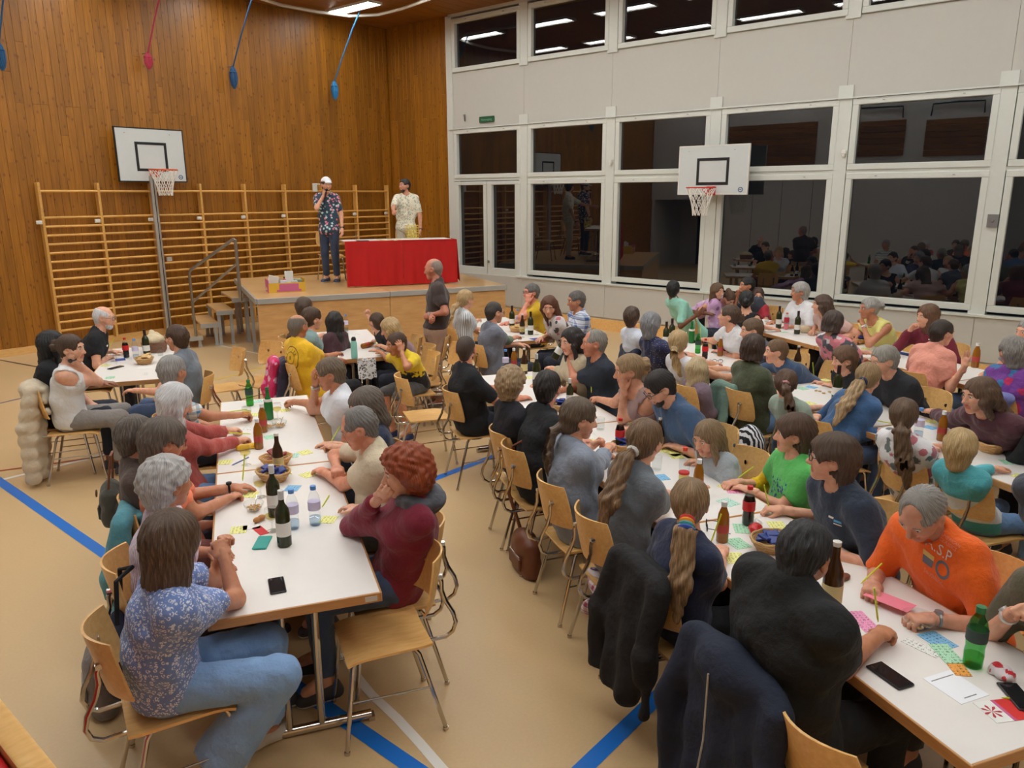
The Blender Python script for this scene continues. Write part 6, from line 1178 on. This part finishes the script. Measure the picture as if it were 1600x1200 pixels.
tag(m_.build('woven_side', wood(S(116, 76, 52), S(150, 104, 76), grain=(30, 30, 60), name='dark wicker'), o), kind='stuff'); g = G((-.2, -.16, .05), (.2, .16, .3), .01); g.ell((0, 0, .13), (.15, .11, .07), .02); g.cone((.05, 0, .16), (.12, .03, .20), .05, .03, .03); g.warp(lambda X, Y, Z: .01*np.sin(X*50)*np.sin(Y*44)); b = Bag(); b.add(*g.nets()); link('cloth', b.mesh('cloth'), fabric('plain', S(214, 196, 160)), o)
# table in front of the stage
put('water', 541, 518, 'water bottle on the table in front of the stage'); o = thing('flask', 'mint green drinking flask with black lid', 'flask', at(554, 560, .745)); MB().lathe([(.03, 0), (.036, .005), (.036, .17), (.026, .195), (.024, .2)], 14).build('flask_body', flat(S(150, 216, 206), .4), o); MB().lathe([(.026, .2), (.026, .225), (.016, .24), (0, .24)], 12).build('lid', BLACK, o)
q_ = at(566, 541, .775); o = dup(_PR['amber'], q_, label='amber bottle lying on its side by the children'); o.rotation_euler = (math.pi/2, 0, rad(100))
for (u, v, c, l) in ((520, 528, BLU, 'blue card at the grey green top hands'), (529, 540, YEL, 'yellow card before the yellow t-shirt'), (543, 533, MINT, 'mint card beside the flask'), (551, 536, GRN, 'green card near the blond child'), (585, 536, YEL, 'yellow card before the blond child'), (593, 552, YEL, 'yellow card before the jersey child'), (556, 522, CW, 'white card at the far table end')): card(u, v, c, l)
o = thing('snack_bag', 'green snack bag on the table in front of the stage', 'bag', at(536, 526, .745), rad(60)); g = G((-.06, -.1, -.01), (.06, .1, .1), .007); g.ell((0, 0, .03), (.035, .07, .03), .01); g.warp(lambda X, Y, Z: .004*np.sin(X*120)*np.sin(Y*90)); b = Bag(); b.add(*g.nets()); link('foil', b.mesh('foil'), flat(S(60, 140, 70), .3), o)
p = at(571, 561, .745); o = thing('white_cloth', 'white printed cloth hanging over the corner of the children table', 'cloth', p, rad(60)); MB().sheet(lambda a, b: (-.05-.06*a+(.012*math.sin(b*9) if a > .3 else 0), -.1+.2*b, .012+.01*math.sin(b*14)-(0 if a < .3 else (a-.3)*.30)), 14, 12, .004).build('fabric', fabric('floral', S(226, 226, 226), S(60, 60, 64), None, 1.2), o)
# table near the windows
put('wined', 800, 512, 'dark wine bottle on the small table by the grey vest'); put('water', 809, 509, 'water bottle on the small table by the grey vest'); put('beer', 816, 522, 'beer bottle before the mustard polo'); put('wined', 829, 523, 'dark bottle before the auburn hair'); put('goblet', 839, 523, 'wine glass before the auburn hair'); put('goblet', 816, 527, 'wine glass before the grey vest'); put('baskety', 806, 518, 'bread basket beside the grey vest hand'); card(838, 530, S(60, 80, 160), 'blue folder on the small table', 10, .12, .16, 'folder', 'folder', True); card(845, 533, S(200, 60, 60), 'red folder on the small table corner', -8, .1, .14, 'folder', 'folder', True, .002)
for (u, v, c, l) in ((790, 505, BLU, 'blue card at the far end of the small table'), (822, 517, MINT, 'mint card in the middle of the small table'), (850, 523, YEL, 'yellow card at the checked shirt hands')): card(u, v, c, l)
# middle row
put('water', 790, 580, 'water bottle between shaved head and curly blond hair'); put('amber', 803, 577, 'amber bottle at the far end of the middle row'); put('beer', 819, 584, 'dark bottle cap behind the curly blond hair'); put('wine', 838, 602, 'wine bottle with silver cap beside the black polo'); put('wine', 890, 636, 'small wine bottle before the mauve top', sc=.82); put('basketb', 876, 640, 'basket of blue packets before the black polo'); put('coke', 968, 701, 'cola bottle before the blue t-shirt'); put('basketb', 977, 704, 'basket of blue packets hidden behind the wavy ponytail'); put('tumbler', 938, 672, 'glass before the grey cardigan'); put('beer', 1030, 700, 'dark bottle by the blue t-shirt', sc=.85)
put('clearred', 1068, 753, 'clear bottle with orange cap beside loose long hair'); put('amber', 1090, 772, 'amber bottle behind the rainbow hair tie'); put('amber', 1128, 846, 'amber bottle before the rainbow hair tie'); put('coke', 1168, 820, 'cola bottle before the young person in navy'); put('tumbler', 1026, 735, 'green tinted glass before the grey t-shirt'); put('basketb', 1205, 858, 'basket with navy napkin behind black hair', sc=1.1)
for (u, v, c, l, k) in ((1045, 706, YEL, 'long yellow card sheet before the blue t-shirt', .2), (1057, 713, YEL, 'second yellow card before the blue t-shirt', .1), (1033, 746, BLU, 'blue card before the grey t-shirt', .1), (1138, 785, MINT, 'plain mint card before the green shirt', .11), (1160, 826, GRN, 'green card by the cola bottle', .12), (1153, 849, GRN, 'green card behind the amber bottle', .12), (1215, 822, YEL, 'yellow card before the young person in navy', .12), (1148, 872, YEL, 'yellow card beside the large black t-shirt', .12), (884, 650, BLU, 'blue card before the black polo', .1), (925, 690, YEL, 'yellow card before the grey cardigan', .1), (918, 664, CW, 'white card before the mauve top', .1), (1088, 720, YEL, 'yellow card at the child in grey', .1), (830, 590, YEL, 'yellow card behind the black polo', .1), (1137, 760, YEL, 'yellow card at the yellow sleeve hand', .1), (1146, 765, PNK, 'pink card under the yellow sleeve hand', .12)): card(u, v, c, l, None, .09, k)
o = thing('plastic_wrapper', 'crumpled clear and red wrapper beside the cola bottle', 'wrapper', at(1182, 832, .745), rad(10)); g = G((-.09, -.07, -.01), (.09, .07, .09), .007); g.ell((-.02, 0, .03), (.05, .035, .03), .02); g.ball((.03, .01, .03), .03, .02); g.warp(lambda X, Y, Z: .007*np.sin(X*110+Y*40)*np.sin(Y*120)*np.cos(Z*90)); b = Bag(); v_, f_ = g.nets(); b.add(v_, f_, (v_[f_].mean(1)[:, 0] > .0).astype(int)); link('foil', b.mesh('foil'), [flat(S(200, 34, 40), .3), clearmat((.9, .9, .9, 1), 'wrapper', 1.6)], o)
gm = MB()
for s in (-1, 1): gm.tube([(.0, s*.032+.024*math.cos(a), .02+.019*math.sin(a)) for a in np.linspace(0, 6.283, 13)[:-1]], .0022, 5, closed=True).tube([(0, s*.057, .026), (.07, s*.06, .02), (.12, s*.055, .004)], .0022, 5)
gm.tube([(0, -.01, .024), (0, .01, .024)], .0022, 5); o = thing('folded_glasses', 'black glasses lying beside the rainbow hair tie child', 'glasses', at(1104, 826, .747), rad(-60)); gmm = gm.mesh('frame'); link('frame', gmm, BLACK, o)
pheld(1149, 750, 'yellow green pencil in the yellow sleeve hand', (1, -.3, .35), .775); pheld(1203, 800, 'yellow green pencil in the navy hand', (-.2, .2, 1.)); pheld(924, 614, 'green pencil held upright by the mauve top', (0, .05, 1.), .79); pheld(985, 664, 'pencil held by the blue t-shirt', (.3, .5, .8)); pheld(1110, 850, 'pencil held by the rainbow hair tie child', (.2, -.2, 1.))
dr_ = N3(_R*.5+np.array([0, 0, .86])); o = dup(_PR['wined'], at(884, 528, 1.16)-dr_*.235+_R2*.01, label='beer bottle tilted in the raised hand of the grey-haired drinker'); o.rotation_euler = Vector(dr_).to_track_quat('Z', 'Y').to_euler()
# near end of the middle row
put('beer', 1297, 952, 'brown swing-top beer bottle behind black hair', sc=1.22); put('nuts', 1434, 981, 'glass bowl of nuts before the orange shirt', sc=1.15); put('green', 1519, 1040, 'green plastic bottle at the near end of the middle row', sc=1.1)
card(1349, 971, PNK, 'pink number card before the large black t-shirt', -14, .075, .16); card(1390, 938, S(240, 130, 150), 'pink sheet held by the orange shirt', 20, .09, .19, 'sheet', 'paper', True, .03); NOTE = card(1493, 1073, S(244, 246, 250), 'white notice card near the table end', 2, .14, .16, 'notice_card', 'card', True); card(1267, 930, S(226, 222, 222), 'white and red postcard behind the beer bottle', 10, .09, .12, 'postcard', 'card', True); card(1465, 1001, BLU, 'blue number slips beside the nut bowl', 0, .09, .12); card(1479, 1021, GRN, 'green number slips on the orange card', -20, .075, .13, lift=.003); card(1440, 1012, CW, 'white number slips beside the nut bowl', 15, .05, .14); card(1489, 1034, ORG, 'orange card under the green slips', -25, .06, .18, lift=.001)
phone(1390, 1057, 'black phone beside the forearm of the large person', 62, L=.155, w=.078); phone(1590, 1090, 'black phone at the picture edge by the flower card', 35, L=.155)
k_ = MB()
for yy, w in ((.055, .11), (-.06, .06)): k_.box((yy, 0, .0014), (.004, w, .0004))
k_.build('printed_lines', flat(S(120, 120, 125)), NOTE, False)
o = thing('flower_card', 'white and red greeting card with red flower at the table end', 'card', at(1568, 1110, .7455), rad(50)); MB().box((0, .04, .0006), (.11, .07, .0012)).build('white_half', flat(CW, .5), o, False); MB().box((0, -.045, .0006), (.11, .10, .0012)).build('red_half', flat(S(214, 40, 36), .5), o, False); MB().box((0, .0, .0014), (.11, .012, .0006)).build('stripe', flat(S(200, 90, 140), .5), o, False)
fm = MB()
for k in range(7): a = k*.9; fm.add([(.0, .045, .0016), (.028*math.cos(a-.2), .045+.028*math.sin(a-.2), .0016), (.036*math.cos(a), .045+.036*math.sin(a), .0016), (.028*math.cos(a+.2), .045+.028*math.sin(a+.2), .0016)], [(0, 1, 2, 3)])
tag(fm.build('flower', flat(S(180, 40, 50), .6), o, False))
o = thing('red_wrapper', 'crumpled red and white wrapper near the green bottle', 'wrapper', at(1567, 1058, .745), rad(20)); g = G((-.08, -.08, -.01), (.08, .08, .07), .006); g.ell((0, 0, .018), (.05, .035, .02), .02); g.ball((.02, .03, .02), .02, .02); g.warp(lambda X, Y, Z: .006*np.sin(X*130+Y*30)*np.sin(Y*110)); b = Bag(); v_, f_ = g.nets(); c3 = v_[f_].mean(1); b.add(v_, f_, ((np.sin(c3[:, 0]*90)*np.sin(c3[:, 1]*80)) > .1).astype(int)); link('paper', b.mesh('paper'), [flat(S(226, 216, 220), .4), flat(S(206, 50, 60), .4)], o)
pheld(1345, 912, 'yellow green pencil in the orange shirt hand', (.75, -.2, .25), .775); pheld(1372, 972, 'yellow green pencil in the large person fist', (-.2, .1, .8), .80); pflat(1565, 1090, -60, 'green pencil beside the flower card')
o = thing('key_pouch', 'small dark pouch and keys beside the swing-top bottle', 'pouch', at(1315, 905, .745), rad(-20)); g = G((-.08, -.05, -.01), (.08, .05, .05), .006); g.ell((0, 0, .012), (.05, .028, .014), .01); b = Bag(); b.add(*g.nets()); link('pouch', b.mesh('pouch'), LEATH, o)
# third row
put('green', 1090, 552, 'green bottle beside the cola bottle on the third row'); put('coke', 1101, 561, 'cola bottle on the third row before the white t-shirt'); put('amber', 1125, 556, 'amber bottle before the laughing person'); put('wined', 1040, 542, 'wine bottle beside the silver hair'); put('wined', 1049, 536, 'red capped wine bottle beside the silver hair'); put('greeng', 1080, 536, 'green glass bottle behind the blond ponytail'); put('water', 1217, 578, 'water bottle before the child in blue'); put('amber', 1156, 556, 'amber bottle behind the olive t-shirt'); put('beer', 1245, 580, 'beer bottle before the sage t-shirt'); put('wined', 1306, 628, 'wine bottle with white label before the denim jacket', sc=1.08)
put('water', 1434, 684, 'water bottle before the rose-print dress'); put('amber', 1470, 688, 'amber bottle behind the blond child in stripes'); put('basketb', 1547, 704, 'basket of navy packets on the third row', sc=1.2); put('tumbler', 1530, 690, 'glass jar behind the basket of navy packets'); put('tumbler', 1597, 725, 'glass at the picture edge on the third row')
for (u, v, c, l) in ((1116, 577, YEL, 'yellow card before the white-blond child'), (1137, 553, YEL, 'yellow card before the laughing white t-shirt'), (1254, 607, GRN, 'mint card before the sage t-shirt'), (1268, 605, BLU, 'blue card beside the mint card'), (1265, 630, YEL, 'yellow card at the pink hair tie child'), (1290, 594, YEL, 'yellow card under the writing child hand'), (1456, 659, YEL, 'yellow card before the maroon hoodie'), (1453, 668, BLU, 'light blue card before the maroon hoodie'), (1575, 722, GRN, 'green number slips on the third row'), (1588, 708, MINT, 'mint slips at the black sleeves'), (1596, 745, YEL, 'yellow slips at the picture edge'), (1448, 694, YEL, 'yellow card before the rose-print dress'), (1362, 625, CW, 'white card before the denim jacket')): card(u, v, c, l)
o = thing('sunglasses', 'blue grey glasses lying on the third row table', 'glasses', at(1121, 567, .747), rad(40)); link('frame', gmm.copy(), flat(S(60, 96, 116), .4), o)
for k, (u, v) in enumerate(((1275, 611), (1281, 612), (1287, 615), (1296, 613))): o = thing('snack', 'small pile of snacks before the denim jacket', 'snack', at(u, v, .746), k, 'snacks before the denim jacket'); MB().box((0, 0, .006), (.03, .022, .012), ch=.004).build('piece', flat(S(206, 170, 120), .7), o)
pheld(1094, 530, 'green pencil held up by the laughing person', (0, .05, 1.), .79); pheld(1272, 592, 'yellow pencil held by the writing child', (-.2, .1, 1.)); pheld(1577, 692, 'green pencil held by the black sleeves', (-.1, .1, 1.)); pflat(1285, 634, -30, 'green pencil by the pink hair tie child'); pheld(1395, 662, 'pencil near the denim jacket', (-1, .6, .3))
# window row
put('wined', 1216, 513, 'dark wine bottle on the window table beside the black top'); put('red', 1228, 515, 'pink bottle on the window table'); put('wined', 1245, 522, 'dark bottle next to the beige hat'); put('amber', 1372, 538, 'amber bottle before the yellow top'); put('water', 1387, 538, 'water bottle before the yellow top'); put('basketb', 1343, 536, 'basket before the yellow top'); put('amber', 1523, 574, 'amber bottle near the raised spread hand', sc=1.15); setattr(put('beer', 1190, 512, 'brown beer bottle at the far end of the window table'), 'location', Vector(ST(-9.4, 3.0, .745))); card(1413, 553, S(40, 70, 150), 'blue cloth bag on the window table', 0, .12, .24, 'cloth_bag', 'bag', True); card(1225, 519, GRN, 'green card by the pink bottle'); card(1205, 505, YEL, 'yellow card at the black sleeveless top'); card(1352, 545, YEL, 'yellow card before the pink blouse'); card(1395, 560, CW, 'white card by the blue bag'); put('tumbler', 1198, 503, 'glass on the window table'); card(1548, 590, YEL, 'yellow card near the amber bottle on the window table')
o = thing('straw_hat', 'beige cap lying on the window table', 'hat', at(1256, 519, .745), rad(60)); g = G((-.16, -.16, -.01), (.16, .16, .12), .008); g.ell((0, 0, .02), (.09, .08, .07), .02); g.ell((.06, 0, .012), (.08, .07, .012), .02); g.plane((0, 0, .002), (0, 0, -1.)); b = Bag(); b.add(*g.nets()); link('crown', b.mesh('crown'), fabric('plain', S(206, 184, 150)), o)
# stage table and prize box
ZT = 1.747
def onst(u, v, z=ZT): return at(u, v, z)
for (u, v, l) in ((557, 376, 'wine glass at one end of the red stage table'), (671, 371, 'wine glass before the cream shirt')): put('goblet', u, v, l, z=ZT)
for k in range(7): p = onst(593+5*k, 374.5+(k % 3)*.9); o = thing('number_card', 'pale number cards spread on the red table', 'card', p, RA+.3*k, 'cards spread on the stage table'); MB().box((0, 0, .003+.001*k), (.09, .06, .005)).build('sheet', flat(S(226, 206, 140), .6), o, False)
o = thing('number_cage', 'yellow wire cage box with drawn balls on the red table', 'cage', onst(644, 372), RA); m_ = MB(); W_, D_, H_ = .21, .13, .22
for i in range(6):
    x = -W_/2+W_*i/5
    for y in (-D_/2, D_/2): m_.tube([(x, y, .01), (x, y, H_)], .004, 5)
for i in range(6):
    z = .01+(H_-.01)*i/5; m_.tube([(-W_/2, -D_/2, z), (W_/2, -D_/2, z), (W_/2, D_/2, z), (-W_/2, D_/2, z)], .004, 5, closed=True)
m_.build('wire_frame', flat(S(214, 186, 80), .35), o); BALLM = flat(S(236, 220, 120), .4); r_ = random.Random(2)
for i in range(14): v_, f_ = ballq((0, 0, 0), .018, 3); bl = link('ball', npmesh('ball', v_, f_.ravel(), np.arange(len(f_))*4), BALLM, o); bl.location = (r_.uniform(-.08, .08), r_.uniform(-.045, .045), .03+.035*(i % 4))
o = thing('folder', 'dark folder on the red table beside the cap person', 'folder', onst(567, 377), RA); MB().box((0, 0, .006), (.2, .14, .012), ch=.003).build('cover', BLACK, o, False)
bp0 = at(447, 457, 1.0); bx = thing('prize_box', 'pink and yellow cardboard box of prizes on the stage', 'box', (bp0[0]+.10, bp0[1]+.16, 1.0), ang); BXP = flat(S(196, 96, 140), .6); BXY = flat(S(214, 170, 50), .6); BXI = flat(S(206, 176, 130), .7)
MB().box((0, -.17, .075), (.56, .012, .15)).build('front_side', BXY, bx, False); MB().box((0, .17, .09), (.56, .012, .18)).build('back_side', BXI, bx, False); MB().box((-.28, 0, .10), (.012, .34, .20)).build('end_side', BXP, bx, False); MB().box((.28, 0, .10), (.012, .34, .20)).build('end_side', BXY, bx, False); MB().box((0, 0, .006), (.56, .34, .012)).build('bottom', BXI, bx, False); MB().box((.03, -.178, .08), (.30, .004, .11)).box((.03, -.1785, .03), (.38, .004, .03)).build('printed_panel', BXP, bx, False)
Rz_ = rz3(ang); B0 = np.array([bp0[0]+.10, bp0[1]+.16, 1.012])
for k, (x, y, w, d, h, c, t, l) in enumerate(((-.19, .02, .16, .05, .24, S(222, 214, 200), .5, 'white prize packet leaning at one end of the prize box'), (-.04, -.06, .10, .06, .17, S(206, 214, 226), .2, 'pale blue prize packet in the prize box'), (.07, .04, .13, .05, .30, S(226, 222, 216), .05, 'tall white prize packet in the prize box'), (.19, -.05, .12, .08, .18, S(150, 160, 140), .1, 'grey green prize packet in the prize box'), (.14, -.09, .09, .05, .16, S(222, 222, 220), -.2, 'small white prize packet in the prize box'))):
    o = thing('prize_packet', l, 'packet', B0+Rz_@np.array([x, y, 0]), ang, 'prizes in the box'); MB().box((0, 0, h/2), (w, d, h), ry3(t*.5), ch=.004).build('packet', cardmat(c) if k > 2 else flat(c, .5), o, False)
o = thing('red_jar', 'red jar between packets in the prize box', 'jar', B0+Rz_@np.array([.005, .04, 0]), 0); MB().lathe([(.03, 0), (.032, .17), (.02, .19), (0, .19)], 12).build('jar_body', flat(S(196, 60, 40), .3), o); MB().lathe([(.022, .19), (.022, .215), (0, .216)], 12).build('lid', BLACK, o)
# microphone in the hand of the person in the cap
hd_, RH_ = A2['head']; rt = PEOPLE['capman']; Mw = np.array(Matrix.Translation(rt.location) @ Matrix.Rotation(rt.rotation_euler[2], 4, 'Z')); mp = Mw[:3, :3]@(hd_+RH_@np.array([.135, -.035, -.07]))+Mw[:3, 3]; mdir = N3(Mw[:3, :3]@(RH_@np.array([.05, -.25, -1.])))
o = thing('microphone', 'black microphone held by the person in the white cap', 'microphone', mp); MB().tube([mdir*.02, mdir*.20], [.013, .010], 10).build('handle', BLACK, o); v_, f_ = ballq((0, 0, 0), .024, 4); link('grille', npmesh('grille', v_, f_.ravel(), np.arange(len(f_))*4), flat(S(40, 40, 42), .5, .6), o)
# ------------------------------------------------------------------ printing on clothes and signs
from mathutils.bvhtree import BVHTree
def text_geo(txt, size):
    cu = bpy.data.curves.new('t', 'FONT'); cu.body = txt; cu.size = size; cu.align_x = 'CENTER'; cu.align_y = 'CENTER'; cu.resolution_u = 2; ob = bpy.data.objects.new('t', cu); COL.objects.link(ob); bpy.context.view_layer.update(); me = bpy.data.meshes.new_from_object(ob.evaluated_get(bpy.context.evaluated_depsgraph_get()))
    V = [tuple(v.co) for v in me.vertices]; Fc = [tuple(p.vertices) for p in me.polygons]; bpy.data.objects.remove(ob); bpy.data.curves.remove(cu); bpy.data.meshes.remove(me); return V, Fc
def arc_geo(txt, size, R, a0, a1):
    V, Fc = [], []
    for i, ch_ in enumerate(txt):
        if ch_ == ' ': continue
        v, f = text_geo(ch_, size); a = rad(a0+(a1-a0)*i/max(1, len(txt)-1)); b = len(V)
        for x, y, z in v: xx, yy = x, y+R; V.append((xx*math.cos(a)+yy*math.sin(a), -xx*math.sin(a)+yy*math.cos(a), 0))
        Fc += [tuple(b+k for k in q) for q in f]
    return V, Fc
def ring_geo(R, w, n=40): V = [((R+s*w/2)*math.cos(t), (R+s*w/2)*math.sin(t), 0) for t in np.linspace(0, 6.283, n+1)[:-1] for s in (-1, 1)]; return V, [(2*i, 2*i+1, (2*i+3) % (2*n), (2*i+2) % (2*n)) for i in range(n)]
def rect_geo(x, y, w, h, n=6): V = [(x-w/2+w*i/n, y+s*h/2, 0) for i in range(n+1) for s in (-1, 1)]; return V, [(2*i, 2*i+2, 2*i+3, 2*i+1) for i in range(n)]
def decal(root, geos, O, n, up, mats, name='print'):
    sh = [c for c in root.children if c.name.split('.')[0] == 'shirt'][0]; n = N3(n); up = N3(np.array(up)-n*(np.array(up)@n)); ex = np.cross(up, n); bv = BVHTree.FromPolygons([v.co for v in sh.data.vertices], [tuple(p.vertices) for p in sh.data.polygons])
    mb = MB()
    for (V, Fc), mi in geos:
        mb.cm = mi; W = []
        for x, y, z in V:
            q = np.array(O)+ex*x+up*y+n*.35; h = bv.ray_cast(Vector(q), Vector(-n)); q = np.array(h[0]) if h[0] is not None else q-n*.35; W.append(q+n*.0022)
        mb.add(W, Fc)
    return mb.build(name, mats, sh, False)
def frame_of(key): return PEOPLE[key], ARMS[key]
INK = flat(S(60, 50, 30), .8); WINK = flat(S(232, 220, 214), .8); PINK_ = flat(S(240, 150, 130), .8)
r, a = frame_of('yellowback'); b0, Rw_, Nk_, C_, W_2, Pv_, f_2, lt_2 = a['base']
decal(r, [(arc_geo('BASILISK', .042, .078, -120, 60), 0), (ring_geo(.115, .006), 0), (ring_geo(.060, .005), 0), (text_geo('B', .05), 0)], C_-np.array([0, .03, .0]), (-1, .0, .1), (0, 0, 1), [INK], 'back_print')
r, a = frame_of('orangeshirt'); b0, Rw_, Nk_, C_, W_2, Pv_, f_2, lt_2 = a['base']
sq = lambda V, s, dx, dy: ([(x*s+dx, y*s+dy, 0) for x, y, z in V[0]], V[1])
decal(r, [(sq(text_geo('A.S.P', .055), 1, 0, .0), 0), (sq(text_geo('THE AMERICAN', .020), 1, 0, .058), 1), (sq(text_geo('OLD CLASSICS', .020), 1, 0, .038), 1), (rect_geo(-.035, -.042, .05, .016), 2), (rect_geo(-.035, -.063, .05, .026), 3), (sq(ring_geo(.026, .010, 24), 1, .032, -.055), 3), (sq(text_geo('Southland', .022), 1, 0, -.098), 1)], C_*.8+Nk_*.2+lt_2*.075-np.array([0, 0, .03]), f_2+np.array([0, 0, .9]), (0, .1, 1), [WINK, PINK_, flat(S(226, 190, 110), .8), flat(S(110, 110, 120), .8)], 'chest_emblem')
r, a = frame_of('navyboy'); b0, Rw_, Nk_, C_, W_2, Pv_, f_2, lt_2 = a['base']; decal(r, [(rect_geo(-.02, .01, .03, .010), 0), (rect_geo(.018, .0, .04, .012), 1), (rect_geo(.018, -.016, .04, .006), 0)], C_+lt_2*.08, f_2, (0, 0, 1), [WINK, flat(S(90, 170, 220), .8)], 'chest_logo')
r, a = frame_of('baldblack'); b0, Rw_, Nk_, C_, W_2, Pv_, f_2, lt_2 = a['base']; decal(r, [(rect_geo(0, 0, .055, .018), 0)], C_-lt_2*.06, f_2, (0, 0, 1), [WINK], 'chest_logo')
r, a = frame_of('maroonjacket'); b0, Rw_, Nk_, C_, W_2, Pv_, f_2, lt_2 = a['base']; decal(r, [(text_geo('23', .07), 0), (rect_geo(0, .05, .08, .012), 0)], C_+lt_2*.08, f_2, (0, 0, 1), [WINK], 'chest_print')
V, Fc = text_geo('Notausgang', .062); mb_ = MB().add([(-.0142, -x, y-.004) for x, y, z in V], Fc); mb_.build('lettering', flat(S(130, 176, 150)), SIGN, False)
